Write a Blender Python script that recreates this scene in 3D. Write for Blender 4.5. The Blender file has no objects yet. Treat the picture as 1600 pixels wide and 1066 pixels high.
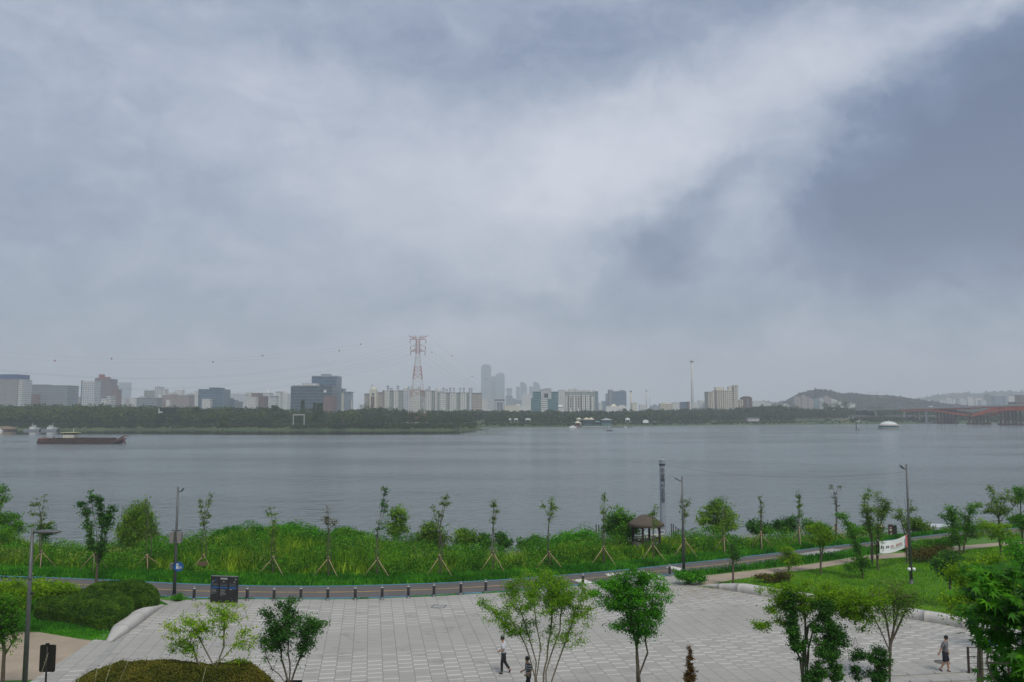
import bpy, math, random
import numpy as np
from mathutils import Vector, Matrix

# ------------------------------------------------------------------ camera
sc = bpy.context.scene
COL = sc.collection
F, PITCH, CH = 1244.4, math.radians(4.96), 12.1     # focal length in photo pixels, tilt, eye height over the plaza
cam_d = bpy.data.cameras.new('camera'); cam = bpy.data.objects.new('camera', cam_d); COL.objects.link(cam)
cam_d.lens = 28.0; cam_d.sensor_width = 36.0; cam_d.sensor_fit = 'HORIZONTAL'
cam_d.clip_start = 0.1; cam_d.clip_end = 30000
cam.location = (0, 0, CH); cam.rotation_euler = (math.pi/2 + PITCH, 0, 0)
sc.camera = cam
sc.view_settings.view_transform = 'Standard'; sc.view_settings.look = 'None'
sc.view_settings.exposure = 0.62; sc.view_settings.gamma = 1.0
sc.cycles.use_denoising = True
sc.cycles.max_bounces = 8; sc.cycles.diffuse_bounces = 3; sc.cycles.glossy_bounces = 3
sc.cycles.transparent_max_bounces = 6; sc.cycles.volume_bounces = 2

def ray(u, v):
    a, b = (u-800)/F, (533-v)/F
    return Vector((a, math.cos(PITCH) - b*math.sin(PITCH), math.sin(PITCH) + b*math.cos(PITCH)))
def P(u, v, Y):
    d = ray(u, v); k = Y/d.y
    return Vector((d.x*k, Y, CH + d.z*k))
def G(u, v, z=0.0):
    d = ray(u, v); k = (z-CH)/d.z
    return Vector((d.x*k, d.y*k, z))
def XU(u, Y):
    """x of a column u at distance Y, at ground height when near and at eye height when far"""
    z = 0.0 if Y < 125 else CH
    if Y < 125: z = zg1((u-800)/F*Y, Y)
    return (u-800)/F*(Y*math.cos(PITCH)+(z-CH)*math.sin(PITCH))
def ZV(v, Y): return P(800, v, Y).z

# ------------------------------------------------------------------ node helper
class S:
    def __init__(s, nt): s.nt = nt
    def put(s, sock, v):
        if hasattr(v, 'is_output') or isinstance(v, bpy.types.NodeSocket): s.nt.links.new(v, sock)
        elif isinstance(v, (tuple, list)) and len(v) == 3 and sock.type == 'RGBA': sock.default_value = (*v, 1)
        else: sock.default_value = v
    def n(s, t, **k):
        x = s.nt.nodes.new('ShaderNode'+t)
        for a, b in k.items(): setattr(x, a, b)
        return x
    def m(s, op, a, b=0.0, c=0.0, clamp=False):
        x = s.n('Math', operation=op, use_clamp=clamp)
        s.put(x.inputs[0], a); s.put(x.inputs[1], b); s.put(x.inputs[2], c)
        return x.outputs[0]
    def vm(s, op, a, b=(0, 0, 0)):
        x = s.n('VectorMath', operation=op); s.put(x.inputs[0], a); s.put(x.inputs[1], b)
        return x.outputs[0]
    def noise(s, vec, scale, detail=3, rough=.5, dist=0.0, col=False):
        x = s.n('TexNoise'); s.put(x.inputs['Vector'], vec)
        x.inputs['Scale'].default_value = scale; x.inputs['Detail'].default_value = detail
        x.inputs['Roughness'].default_value = rough; x.inputs['Distortion'].default_value = dist
        return x.outputs['Color' if col else 'Fac']
    def ramp(s, f, stops):
        x = s.n('ValToRGB'); s.put(x.inputs[0], f); e = x.color_ramp.elements
        while len(e) < len(stops): e.new(.5)
        for q, (p, c) in zip(e, stops):
            q.position = p; q.color = (*c, 1) if len(c) == 3 else c
        return x.outputs[0]
    def mix(s, f, a, b, mode='MIX'):
        x = s.n('Mix', data_type='RGBA', blend_type=mode)
        s.put(x.inputs[0], f); s.put(x.inputs[6], a); s.put(x.inputs[7], b)
        return x.outputs[2]
    def ss(s, x, lo, hi):
        q = s.n('MapRange', interpolation_type='SMOOTHSTEP'); s.put(q.inputs[0], x)
        q.inputs[1].default_value = lo; q.inputs[2].default_value = hi
        return q.outputs[0]
    def sep(s, v):
        x = s.n('SeparateXYZ'); s.put(x.inputs[0], v); return x.outputs
    def comb(s, a, b, c=0.0):
        x = s.n('CombineXYZ'); s.put(x.inputs[0], a); s.put(x.inputs[1], b); s.put(x.inputs[2], c); return x.outputs[0]

# ------------------------------------------------------------------ sky, sun
SUN_EL, SUN_AZ = math.radians(56), math.radians(155)     # a veiled sun, high, behind the camera and to the right
world = bpy.data.worlds.new("World"); sc.world = world; world.use_nodes = True
wn = world.node_tree; wn.nodes.clear(); s = S(wn)
sky = s.n('TexSky', sky_type='NISHITA', sun_disc=False)
sky.sun_elevation = SUN_EL; sky.sun_rotation = SUN_AZ; sky.air_density = 1.5; sky.dust_density = 4
gen = s.n('TexCoord').outputs['Generated']
gx, gy, gz = s.sep(gen)
az = s.m('ARCTAN2', gx, gy); el = s.m('ARCSINE', gz)
pv = s.comb(az, s.m('MULTIPLY', el, 1.35), 0.0)
wn1 = s.noise(gen, 2.6, 6, .62, col=True)
w1 = s.vm('SCALE', s.vm('SUBTRACT', wn1, (.5, .5, .5))); w1.node.inputs[3].default_value = .38
pw = s.vm('ADD', pv, w1)
px, py, _ = s.sep(pw)
def cloud_blob(u, v, ru, rv, rot, amp):
    d = ray(u, v); d.normalize()
    a0 = math.atan2(d.x, d.y); e0 = math.asin(d.z)*1.35
    dx = s.m('SUBTRACT', px, a0); dy = s.m('SUBTRACT', py, e0)
    c, q = math.cos(math.radians(rot)), math.sin(math.radians(rot))
    xx = s.m('MULTIPLY', s.m('ADD', s.m('MULTIPLY', dx, c), s.m('MULTIPLY', dy, q)), F/ru)
    yy = s.m('MULTIPLY', s.m('SUBTRACT', s.m('MULTIPLY', dy, c), s.m('MULTIPLY', dx, q)), F/rv)
    r2 = s.m('ADD', s.m('MULTIPLY', xx, xx), s.m('MULTIPLY', yy, yy))
    return s.m('MULTIPLY', s.m('EXPONENT', s.m('MULTIPLY', r2, -1.0)), amp)
#            u     v    ru   rv  rot  amp
CLOUDS = [(1070, 215, 230, 90, 20, .18), (860, 270, 180, 110, 15, .16), (700, 330, 260, 150, 35, .09), (1290, 190, 120, 70, 55, .11),
          (1560, 25, 120, 45, 25, .15), (1200, 330, 120, 110, 40, .07), (440, 120, 180, 80, 0, .07), (430, 230, 260, 70, 0, .05),
          (1520, 270, 160, 150, 25, -.40), (1400, 365, 190, 65, 12, -.22), (1600, 110, 90, 90, 0, -.16), (1430, 440, 160, 50, 0, -.12),
          (1000, 380, 95, 85, 40, -.20), (1100, 330, 110, 45, 20, -.12), (740, 90, 460, 70, -8, -.05), (1080, 40, 340, 70, 0, -.11), (60, 60, 240, 200, 0, -.03),
          (300, 350, 320, 60, 0, -.05), (40, 470, 260, 120, 0, -.05), (900, 480, 420, 50, 0, -.04),
          (870, 420, 130, 60, 20, .07), (1330, 400, 60, 40, 0, .06), (800, 610, 2500, 95, 0, .19)]
tot = None
for b in CLOUDS:
    q = cloud_blob(*b); tot = q if tot is None else s.m('ADD', tot, q)
nz = s.comb(s.m('MULTIPLY', az, 1.0), s.m('MULTIPLY', el, 2.2), 0.3)
nA = s.m('SUBTRACT', s.noise(nz, 3.0, 6, .55, .3), .5)
nB = s.m('SUBTRACT', s.noise(nz, 7.5, 6, .62, .6), .5)
br = s.m('ADD', s.m('MULTIPLY', s.m('ADD', tot, s.m('ADD', s.m('MULTIPLY', nA, .30), s.m('ADD', s.m('MULTIPLY', nB, .20), s.m('MULTIPLY', s.m('SUBTRACT', s.noise(pw, 15.0, 5, .62, 1.0), .5), .14)))), 1.3), .465)
ccol = s.ramp(br, [(0.0, (.070, .100, .175)), (.22, (.105, .143, .235)), (.42, (.220, .262, .345)),
                   (.60, (.345, .375, .445)), (.80, (.44, .462, .52)), (1.0, (.53, .545, .585))])
SKYK = .1
cs = s.vm('SCALE', ccol); cs.node.inputs[3].default_value = 1.0/SKYK
fin = s.mix(.96, sky.outputs[0], cs)
bg = s.n('Background'); s.put(bg.inputs[0], fin); bg.inputs[1].default_value = SKYK
wo = s.n('OutputWorld'); wn.links.new(bg.outputs[0], wo.inputs[0])

sun_d = bpy.data.lights.new('sun', 'SUN'); sun_d.energy = 1.4; sun_d.angle = math.radians(18); sun_d.color = (1, .94, .84)
sun = bpy.data.objects.new('sun', sun_d); COL.objects.link(sun)
sdir = Vector((math.sin(SUN_AZ)*math.cos(SUN_EL), math.cos(SUN_AZ)*math.cos(SUN_EL), math.sin(SUN_EL)))
sun.rotation_euler = sdir.to_track_quat('Z', 'Y').to_euler(); sun.location = (0, 0, 60)

# ------------------------------------------------------------------ materials
_M = {}
def new_mat(name):
    m = bpy.data.materials.new(name); m.use_nodes = True; nt = m.node_tree; nt.nodes.clear()
    return m, S(nt)
def finish(s, col, rough=.7, bump=None, bstr=.3, metal=0.0, spec=.4, bdist=.02):
    p = s.n('BsdfPrincipled'); s.put(p.inputs['Base Color'], col); s.put(p.inputs['Roughness'], rough)
    p.inputs['Metallic'].default_value = metal; p.inputs['Specular IOR Level'].default_value = spec
    if bump is not None:
        b = s.n('Bump'); b.inputs['Strength'].default_value = bstr; b.inputs['Distance'].default_value = bdist
        s.put(b.inputs['Height'], bump); s.nt.links.new(b.outputs[0], p.inputs['Normal'])
    o = s.n('OutputMaterial'); s.nt.links.new(p.outputs[0], o.inputs[0]); return p
def mat(name, c, rough=.7, var=.15, sc_=3.0, metal=0.0, bstr=.2, spec=.4):
    """plain surface whose own colour varies a little with dirt and wear"""
    if name in _M: return _M[name]
    m, s = new_mat(name); co = s.n('TexCoord').outputs['Object']
    f = s.noise(co, sc_, 5, .6)
    lo = tuple(x*(1-var) for x in c); hi = tuple(min(1, x*(1+var)) for x in c)
    col = s.ramp(f, [(.3, lo), (.7, hi)])
    finish(s, col, rough, f, bstr, metal, spec); _M[name] = m; return m
def leafmat(name, cols, transl=.3, patch=.35, rough=.7, K=2.3):
    """cols: dark, mid, light leaf colours, picked leaf by leaf and in drifts"""
    if name in _M: return _M[name]
    cols = [(min(.5, c[0]*K), min(.5, c[1]*K), c[2]*K*.6) for c in cols]
    m, s = new_mat(name); g = s.n('NewGeometry')
    r = g.outputs['Random Per Island']
    f = s.noise(g.outputs['Position'], patch, 3, .6)
    q = s.m('ADD', s.m('MULTIPLY', r, .55), s.m('MULTIPLY', s.m('SUBTRACT', f, .5), 2.0), clamp=False)
    q = s.m('ADD', q, .22)
    col = s.ramp(q, [(.05, cols[0]), (.5, cols[1]), (.95, cols[2])])
    p = s.n('BsdfPrincipled'); s.put(p.inputs['Base Color'], col); p.inputs['Roughness'].default_value = rough
    p.inputs['Specular IOR Level'].default_value = .12
    t = s.n('BsdfTranslucent'); s.put(t.inputs[0], col)
    mx = s.n('MixShader'); mx.inputs[0].default_value = transl
    s.nt.links.new(p.outputs[0], mx.inputs[1]); s.nt.links.new(t.outputs[0], mx.inputs[2])
    o = s.n('OutputMaterial'); s.nt.links.new(mx.outputs[0], o.inputs[0]); _M[name] = m; return m
def facade(name, wall, glass, fh=3.0, ww=3.0, style='grid', fill=.55, rough=.6):
    """wall with rows of openings, laid out in the building's own metres"""
    if name in _M: return _M[name]
    m, s = new_mat(name); co = s.n('TexCoord').outputs['Object']; x, y, z = s.sep(co)
    h = s.m('ADD', x, y)
    fz = s.m('FRACT', s.m('DIVIDE', z, fh)); fx = s.m('FRACT', s.m('DIVIDE', h, ww))
    a = s.m('LESS_THAN', fz, fill if style != 'vert' else .97); b = s.m('LESS_THAN', fx, {'grid': .62, 'band': .93, 'vert': .55}[style])
    f = s.m('MULTIPLY', a, b)
    cell = s.n('TexWhiteNoise', noise_dimensions='3D')
    s.put(cell.inputs[0], s.comb(s.m('FLOOR', s.m('DIVIDE', h, ww)), s.m('FLOOR', s.m('DIVIDE', z, fh)), 1.0))
    gv = s.mix(s.m('MULTIPLY', cell.outputs[0], .6), glass, tuple(min(1, g*1.9+.03) for g in glass))
    nw = s.noise(co, .08, 3, .6)
    wv = s.mix(nw, tuple(w*.85 for w in wall), tuple(min(1, w*1.12) for w in wall))
    p = finish(s, s.mix(f, wv, gv), rough)
    _M[name] = m; return m

BARK = mat('bark', (.11, .085, .065), .9, .35, 12)
BARKL = mat('pale_bark', (.20, .165, .125), .9, .3, 12)
CONC = mat('concrete', (.42, .41, .39), .8, .12, 2)
STEEL = mat('grey_steel', (.16, .175, .18), .45, .12, 2, .3)
DSTEEL = mat('dark_steel', (.035, .035, .038), .5, .2, 4, .2)
WHITE = mat('white_paint', (.75, .75, .74), .5, .08, 2)
GLASSD = mat('dark_glass', (.02, .03, .04), .15, .2, 1, spec=.6)

# ------------------------------------------------------------------ mesh helpers
def link(name, me, m, parent=None, loc=None):
    o = bpy.data.objects.new(name, me); COL.objects.link(o)
    if m is not None and not me.materials: me.materials.append(m)
    if parent is not None: o.parent = parent
    if loc is not None: o.location = loc
    return o
def tag(o, label=None, cat=None, group=None, kind=None):
    for k, v in (('label', label), ('category', cat), ('group', group), ('kind', kind)):
        if v: o[k] = v
    return o
def empty(name, label, cat, loc=(0, 0, 0), rz=0, group=None):
    o = bpy.data.objects.new(name, None); COL.objects.link(o); o.empty_display_size = .3
    o.location = loc; o.rotation_euler = (0, 0, rz); return tag(o, label, cat, group)
def mesh_np(name, V, Fc, smooth=False):
    V = np.asarray(V, np.float32); Fc = np.asarray(Fc, np.int32)
    me = bpy.data.meshes.new(name); k = Fc.shape[1]
    me.vertices.add(len(V)); me.vertices.foreach_set('co', V.ravel())
    me.loops.add(Fc.size); me.loops.foreach_set('vertex_index', Fc.ravel())
    me.polygons.add(len(Fc)); me.polygons.foreach_set('loop_start', np.arange(0, Fc.size, k, dtype=np.int32))
    me.polygons.foreach_set('loop_total', np.full(len(Fc), k, np.int32))
    if smooth: me.polygons.foreach_set('use_smooth', np.ones(len(Fc), bool))
    me.update(calc_edges=True); return me
class MB:
    def __init__(s): s.v = []; s.f = []; s.sm = []
    def add(s, vs, fs, smooth=False):
        n = len(s.v); s.v += [tuple(v) for v in vs]; s.f += [tuple(i+n for i in f) for f in fs]; s.sm += [smooth]*len(fs); return s
    def box(s, x0, x1, y0, y1, z0, z1, rz=0, c=None):
        vs = [(x, y, z) for z in (z0, z1) for x, y in ((x0, y0), (x1, y0), (x1, y1), (x0, y1))]
        if rz:
            cx, cy = c if c else ((x0+x1)/2, (y0+y1)/2); a, b = math.cos(rz), math.sin(rz)
            vs = [(cx+(x-cx)*a-(y-cy)*b, cy+(x-cx)*b+(y-cy)*a, z) for x, y, z in vs]
        return s.add(vs, [(0, 3, 2, 1), (4, 5, 6, 7), (0, 1, 5, 4), (1, 2, 6, 5), (2, 3, 7, 6), (3, 0, 4, 7)])
    def tube(s, pts, rad, n=8, cap=True, smooth=True):
        pts = [Vector(p) for p in pts]
        if not hasattr(rad, '__len__'): rad = [rad]*len(pts)
        vs = []; up = Vector((0, 0, 1))
        for i, p in enumerate(pts):
            t = (pts[min(i+1, len(pts)-1)] - pts[max(i-1, 0)]).normalized()
            a = t.cross(up if abs(t.z) < .95 else Vector((0, 1, 0))).normalized(); b = t.cross(a)
            for k in range(n):
                w = 2*math.pi*k/n; vs.append(p + (a*math.cos(w) + b*math.sin(w))*rad[i])
        fs = [(i*n+k, i*n+(k+1) % n, (i+1)*n+(k+1) % n, (i+1)*n+k) for i in range(len(pts)-1) for k in range(n)]
        s.add(vs, fs, smooth)
        if cap:
            m = len(s.v)-len(vs); s.f += [tuple(range(m+n-1, m-1, -1)), tuple(range(m+(len(pts)-1)*n, m+len(pts)*n))]; s.sm += [False]*2
        return s
    def bar(s, a, b, w, h=None):
        return s.tube([a, b], w*.7, 4, smooth=False)
    def lathe(s, prof, n=24, c=(0, 0, 0), sx=1, sy=1, smooth=True):
        vs = [(c[0]+r*sx*math.cos(2*math.pi*k/n), c[1]+r*sy*math.sin(2*math.pi*k/n), c[2]+z) for r, z in prof for k in range(n)]
        fs = [(i*n+k, i*n+(k+1) % n, (i+1)*n+(k+1) % n, (i+1)*n+k) for i in range(len(prof)-1) for k in range(n)]
        return s.add(vs, fs, smooth)
    def prism(s, poly, y0, y1):
        """polygon in x,z pulled along y"""
        n = len(poly); vs = [(x, y0, z) for x, z in poly] + [(x, y1, z) for x, z in poly]
        return s.add(vs, [tuple(range(n)), tuple(range(2*n-1, n-1, -1))] + [(i, i+n, (i+1) % n+n, (i+1) % n) for i in range(n)])
    def slab(s, poly, z0, z1):
        n = len(poly); vs = [(x, y, z0) for x, y in poly] + [(x, y, z1) for x, y in poly]
        return s.add(vs, [tuple(range(n-1, -1, -1)), tuple(range(n, 2*n))] + [(i, (i+1) % n, (i+1) % n+n, i+n) for i in range(n)])
    def build(s, name, m, parent=None, loc=None):
        me = bpy.data.meshes.new(name); me.from_pydata(s.v, [], s.f); me.polygons.foreach_set('use_smooth', s.sm); me.update()
        return link(name, me, m, parent, loc)
def struct(o): o['kind'] = 'structure'; return o
def stuff(o, label, cat): o['kind'] = 'stuff'; return tag(o, label, cat)

# value noise on numpy arrays
_rs = np.random.RandomState(7); _tab = _rs.rand(256, 256)
def vnoise(x, y):
    xi = np.floor(x).astype(int); yi = np.floor(y).astype(int); fx = x-xi; fy = y-yi
    fx = fx*fx*(3-2*fx); fy = fy*fy*(3-2*fy); g = lambda a, b: _tab[a % 256, b % 256]
    return (g(xi, yi)*(1-fx)+g(xi+1, yi)*fx)*(1-fy) + (g(xi, yi+1)*(1-fx)+g(xi+1, yi+1)*fx)*fy
def fbm(x, y, o=3):
    x = np.asarray(x, float); y = np.asarray(y, float); t = 0; a = .5; n = 0
    for k in range(o): t = t + a*vnoise(x*2**k+17*k, y*2**k+5*k); n += a; a *= .5
    return t/n
def inpoly(x, y, poly):
    x = np.asarray(x); y = np.asarray(y); r = np.zeros(x.shape, bool); n = len(poly)
    for i in range(n):
        x0, y0 = poly[i]; x1, y1 = poly[(i+1) % n]
        if y0 == y1: continue
        c = ((y0 > y) != (y1 > y)) & (x < (x1-x0)*(y-y0)/(y1-y0)+x0); r ^= c
    return r
def unit(n, rs): a = rs.normal(size=(n, 3)); return a/np.linalg.norm(a, axis=1)[:, None]
def cards(C, L, rs, up=.7, wid=.55, fold=.12, asp=None, T=None):
    """kite-shaped leaves at centres C, lengths L"""
    n = len(C); L = np.broadcast_to(np.asarray(L, float), (n,))[:, None]
    N = unit(n, rs) + np.array([0, 0, up]); N /= np.linalg.norm(N, axis=1)[:, None]
    if T is None: T = unit(n, rs)
    T = T - N*(T*N).sum(1)[:, None]; T /= np.linalg.norm(T, axis=1)[:, None]+1e-9
    B = np.cross(N, T)
    V = np.stack([C-T*L*.5, C+B*L*wid*.5+N*L*fold-T*L*.05, C+T*L*.5, C-B*L*wid*.5+N*L*fold-T*L*.05], 1).reshape(-1, 3)
    return V, np.arange(4*n).reshape(n, 4)
def segs(p0, p1, r0, r1, k=4):
    n = len(p0); t = p1-p0; t = t/(np.linalg.norm(t, axis=1)[:, None]+1e-9)
    u = np.where(np.abs(t[:, 2:3]) < .9, np.array([[0, 0, 1.]]), np.array([[1., 0, 0]]))
    a = np.cross(t, u); a /= np.linalg.norm(a, axis=1)[:, None]; b = np.cross(t, a)
    w = 2*np.pi*np.arange(k)/k; R = a[:, None]*np.cos(w)[None, :, None] + b[:, None]*np.sin(w)[None, :, None]
    V = np.concatenate([p0[:, None]+R*r0[:, None, None], p1[:, None]+R*r1[:, None, None]], 1).reshape(-1, 3)
    base = np.arange(n)[:, None]*2*k; i = np.arange(k)
    Fq = np.stack([base+i, base+(i+1) % k, base+k+(i+1) % k, base+k+i], 2).reshape(-1, 4)
    return V, Fq

# ================================================================== SETTING
WATER = -4.0
def chain(pts, z=0): return [G(u, v, z) for u, v in pts]
ROAD_FAR = chain([(-500, 888), (-200, 893), (0, 900), (100, 903), (215, 908), (280, 912), (400, 915.5), (500, 916), (546, 915.5), (692, 911), (800, 905), (900, 897), (1000, 888), (1060, 881), (1130, 874), (1200, 865.5), (1281, 855.5), (1362, 847), (1424, 840), (1508, 830), (1567, 826), (1700, 820), (2000, 812)])
ROAD_NEAR = chain([(-500, 899), (-200, 906), (0, 916), (100, 921), (215, 930), (280, 934.5), (400, 935.5), (500, 936), (562, 935.5), (676, 931), (800, 924), (907, 914), (1000, 905), (1060, 897), (1130, 890), (1200, 881), (1265, 871), (1362, 857), (1424, 849), (1525, 838), (1580, 835), (1700, 829), (2000, 820)])
def resample(pts, n):
    a = np.array([tuple(p) for p in pts]); d = np.r_[0, np.cumsum(np.linalg.norm(np.diff(a, axis=0), axis=1))]
    t = np.linspace(0, d[-1], n); return np.stack([np.interp(t, d, a[:, i]) for i in range(3)], 1)
RF, RN = resample(ROAD_FAR, 160), resample(ROAD_NEAR, 160)
def smooth1(a, k=5):
    b = a.copy()
    for _ in range(k): b[1:-1] = (b[:-2]+b[1:-1]*2+b[2:])/4
    return b
RF, RN = smooth1(RF), smooth1(RN)
def yfar(x): return np.interp(x, RF[:, 0], RF[:, 1])
CREST = np.array([(-400, 800), (0, 818), (50, 836), (120, 848), (200, 842), (260, 850), (300, 838), (345, 826), (400, 821), (470, 820), (520, 823), (580, 828), (640, 838), (720, 850), (790, 856), (830, 848), (870, 838), (920, 831), (980, 836), (1060, 829), (1150, 833), (1250, 832), (1330, 833), (1400, 832), (1470, 832), (1600, 812), (2000, 800)], float)
def zcrest(x, yc):
    u = 800+F*x/yc
    v = np.interp(u, CREST[:, 0], CREST[:, 1]); return CH - (v-641)*yc/F
def zg(x, y):
    """height of the near bank"""
    x = np.asarray(x, float); y = np.asarray(y, float)
    yf = yfar(x); yc = np.maximum(76, yf+8); zc = zcrest(x, yc)-1.25
    t = np.clip((y-yf)/(yc-yf), 0, 1); t = t*t*(3-2*t)
    z = np.where(y > yc, np.maximum(zc-(y-yc)*.42, -7), zc*t)
    return np.where(y < 33, np.minimum((33-y)*.33, 9.9), z)
def zg1(x, y): return float(zg(x, y))

# ---- near ground sheet
xs = np.unique(np.r_[np.linspace(-150, -60, 20), np.linspace(-60, 70, 150), np.linspace(70, 170, 24)])
ys = np.unique(np.r_[np.linspace(-60, 3, 8), np.linspace(3, 33, 24), np.linspace(33, 50, 8), np.linspace(50, 110, 110), np.linspace(110, 125, 4)])
Xg, Yg = np.meshgrid(xs, ys); Zg = zg(Xg, Yg)
nx, ny = len(xs), len(ys)
idx = np.arange(nx*ny).reshape(ny, nx)
Fq = np.stack([idx[:-1, :-1], idx[:-1, 1:], idx[1:, 1:], idx[1:, :-1]], -1).reshape(-1, 4)
m, s = new_mat('lawn_ground'); co = s.n('NewGeometry').outputs['Position']
f1 = s.noise(co, .35, 5, .65); f2 = s.noise(co, 9, 4, .7)
c = s.ramp(s.m('ADD', s.m('MULTIPLY', f1, .6), s.m('MULTIPLY', f2, .4)), [(.3, (.03, .09, .006)), (.5, (.06, .16, .010)), (.7, (.10, .22, .02))])
finish(s, c, .9, f2, .6, bdist=.05); LAWN = m
struct(link('ground', mesh_np('ground', np.stack([Xg, Yg, Zg], -1).reshape(-1, 3), Fq, True), LAWN))

# ---- river
m, s = new_mat('river_water'); co = s.n('NewGeometry').outputs['Position']
x, y, z = s.sep(co)
st = s.comb(s.m('MULTIPLY', x, .8), y, 0.0)
nA = s.noise(st, .6, 4, .6, .4); nB = s.noise(st, .16, 3, .5, .2); nC = s.noise(s.comb(s.m('MULTIPLY', x, .25), y, 4.0), .022, 3, .5)
big = s.m('ADD', s.m('MULTIPLY', nA, 1.0), s.m('MULTIPLY', nB, 1.3))
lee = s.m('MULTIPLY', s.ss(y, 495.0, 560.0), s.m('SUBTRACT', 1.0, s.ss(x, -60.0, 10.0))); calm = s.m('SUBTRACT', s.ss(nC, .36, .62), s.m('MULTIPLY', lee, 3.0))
col = s.mix(nC, (.135, .168, .168), (.19, .225, .225)); col = s.mix(lee, col, (.02, .03, .03))  # left bank's dark reflection partly put into the water colour inside lee
p = s.n('BsdfPrincipled'); s.put(p.inputs['Base Color'], col)
s.put(p.inputs['Roughness'], s.m('MAXIMUM', .03, s.m('ADD', .07, s.m('MULTIPLY', calm, .10))))
p.inputs['IOR'].default_value = 1.33; p.inputs['Specular IOR Level'].default_value = .5
b = s.n('Bump'); s.put(b.inputs['Strength'], s.m('MAXIMUM', .012, s.m('ADD', .55, s.m('MULTIPLY', calm, .45)))); b.inputs['Distance'].default_value = 1.15
s.put(b.inputs['Height'], big); s.nt.links.new(b.outputs[0], p.inputs['Normal'])
o = s.n('OutputMaterial'); s.nt.links.new(p.outputs[0], o.inputs[0]); WATERM = m
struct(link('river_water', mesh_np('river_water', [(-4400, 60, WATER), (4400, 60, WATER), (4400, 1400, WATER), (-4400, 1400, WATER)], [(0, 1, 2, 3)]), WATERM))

# ---- far bank
SHORE = np.array([(-600, 674), (-200, 672), (0, 671.5), (200, 671.5), (300, 671), (400, 671.5), (500, 672), (600, 672.3), (700, 672), (738, 671.2), (746, 669), (755, 667.5), (820, 667.3), (890, 667), (1000, 665.5), (1150, 664), (1250, 663.6), (1350, 662.5), (1450, 661.6), (1600, 661), (1900, 660), (2400, 660)], float)
def dshore(u): return 16.1*F/(np.interp(u, SHORE[:, 0], SHORE[:, 1])-641)
us = np.arange(-800, 2401, 8.0); rows = []
offs = [(-8, -6), (0, -4.1), (2.5, -3.2), (12, -2.4), (30, -1.0), (60, 0), (120, .3)]
for u in us:
    d0 = float(dshore(u)) + 5*(fbm(u*.03, 3.3)-.5)
    rows.append([((u-800)/F*(d0+a), d0+a, z) for a, z in offs] + [((u-800)/F*D, D, .4) for D in (1700, 3500, 7000)])
A = np.array(rows); nu, nr = A.shape[:2]; idx = np.arange(nu*nr).reshape(nu, nr)
Fq = np.stack([idx[:-1, :-1], idx[1:, :-1], idx[1:, 1:], idx[:-1, 1:]], -1).reshape(-1, 4)
m, s = new_mat('far_bank_grass'); co = s.n('NewGeometry').outputs['Position']
f = s.noise(co, .03, 5, .65)
finish(s, s.ramp(f, [(.3, (.022, .045, .014)), (.5, (.045, .080, .022)), (.7, (.08, .11, .035))]), .95); FARG = m
struct(link('far_bank_terrain', mesh_np('far_bank_terrain', A.reshape(-1, 3), Fq, True), FARG))

# ---- road, markings
def strip(name, A, B, z, m, a=0.0, b=1.0, i0=0, i1=None):
    A = A[i0:i1]; B = B[i0:i1]; n = len(A)
    L = A+(B-A)*a; R = A+(B-A)*b; V = np.concatenate([L, R]); V[:, 2] = z
    i = np.arange(n-1); return link(name, mesh_np(name, V, np.stack([i, i+1, i+1+n, i+n], 1)), m)
m, s = new_mat('asphalt'); co = s.n('NewGeometry').outputs['Position']
f1 = s.noise(co, .5, 5, .6); f2 = s.noise(co, 40, 3, .7)
x, y, z = s.sep(co)
wet = s.m('MULTIPLY', s.ss(s.noise(co, .16, 3, .5), .50, .56), s.m('LESS_THAN', x, -26.5))
c = s.mix(s.m('ADD', s.m('MULTIPLY', f1, .7), s.m('MULTIPLY', f2, .3)), (.062, .058, .056), (.155, .140, .130))
c = s.mix(wet, c, (.02, .02, .02))
finish(s, c, s.mix(wet, (.85, .85, .85), (.04, .04, .04)), f2, .2); ASPH = m
struct(strip('cycle_road', RF, RN, .006, ASPH))
BLUE = mat('blue_line_paint', (.06, .26, .42), .7, .25, 1.5); YEL = mat('yellow_line_paint', (.55, .36, .07), .7, .3, 1.5)
WLINE = mat('white_line_paint', (.62, .61, .58), .7, .2, 1.5)
struct(strip('blue_edge_line', RF, RN, .012, BLUE, .0, .045)); struct(strip('blue_edge_line', RF, RN, .012, BLUE, .95, 1.0))
struct(strip('yellow_centre_line', RF, RN, .012, YEL, .50, .525))
# raised crossing with white slabs where the plaza meets the road
def quad(name, px, z, m, z1=None):
    mb = MB(); pts = [G(u, v, 0) for u, v in px]; mb.slab([(p.x, p.y) for p in pts], z-.05, z); return mb.build(name, m)
for q in ([(895, 907), (911, 905), (932, 912), (917, 915)], [(1040, 886.5), (1050, 885), (1073, 890), (1062, 892)],
          [(945, 897), (957, 895.5), (962, 899), (950, 900.5)], [(962, 896), (1005, 890.5), (1008, 893), (966, 898)],
          [(972, 901), (1012, 895.5), (1016, 898), (976, 903.5)], [(986, 906), (1030, 899.5), (1034, 902), (992, 908.5)]):
    struct(quad('white_road_marking', q, .016, WLINE))

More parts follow.
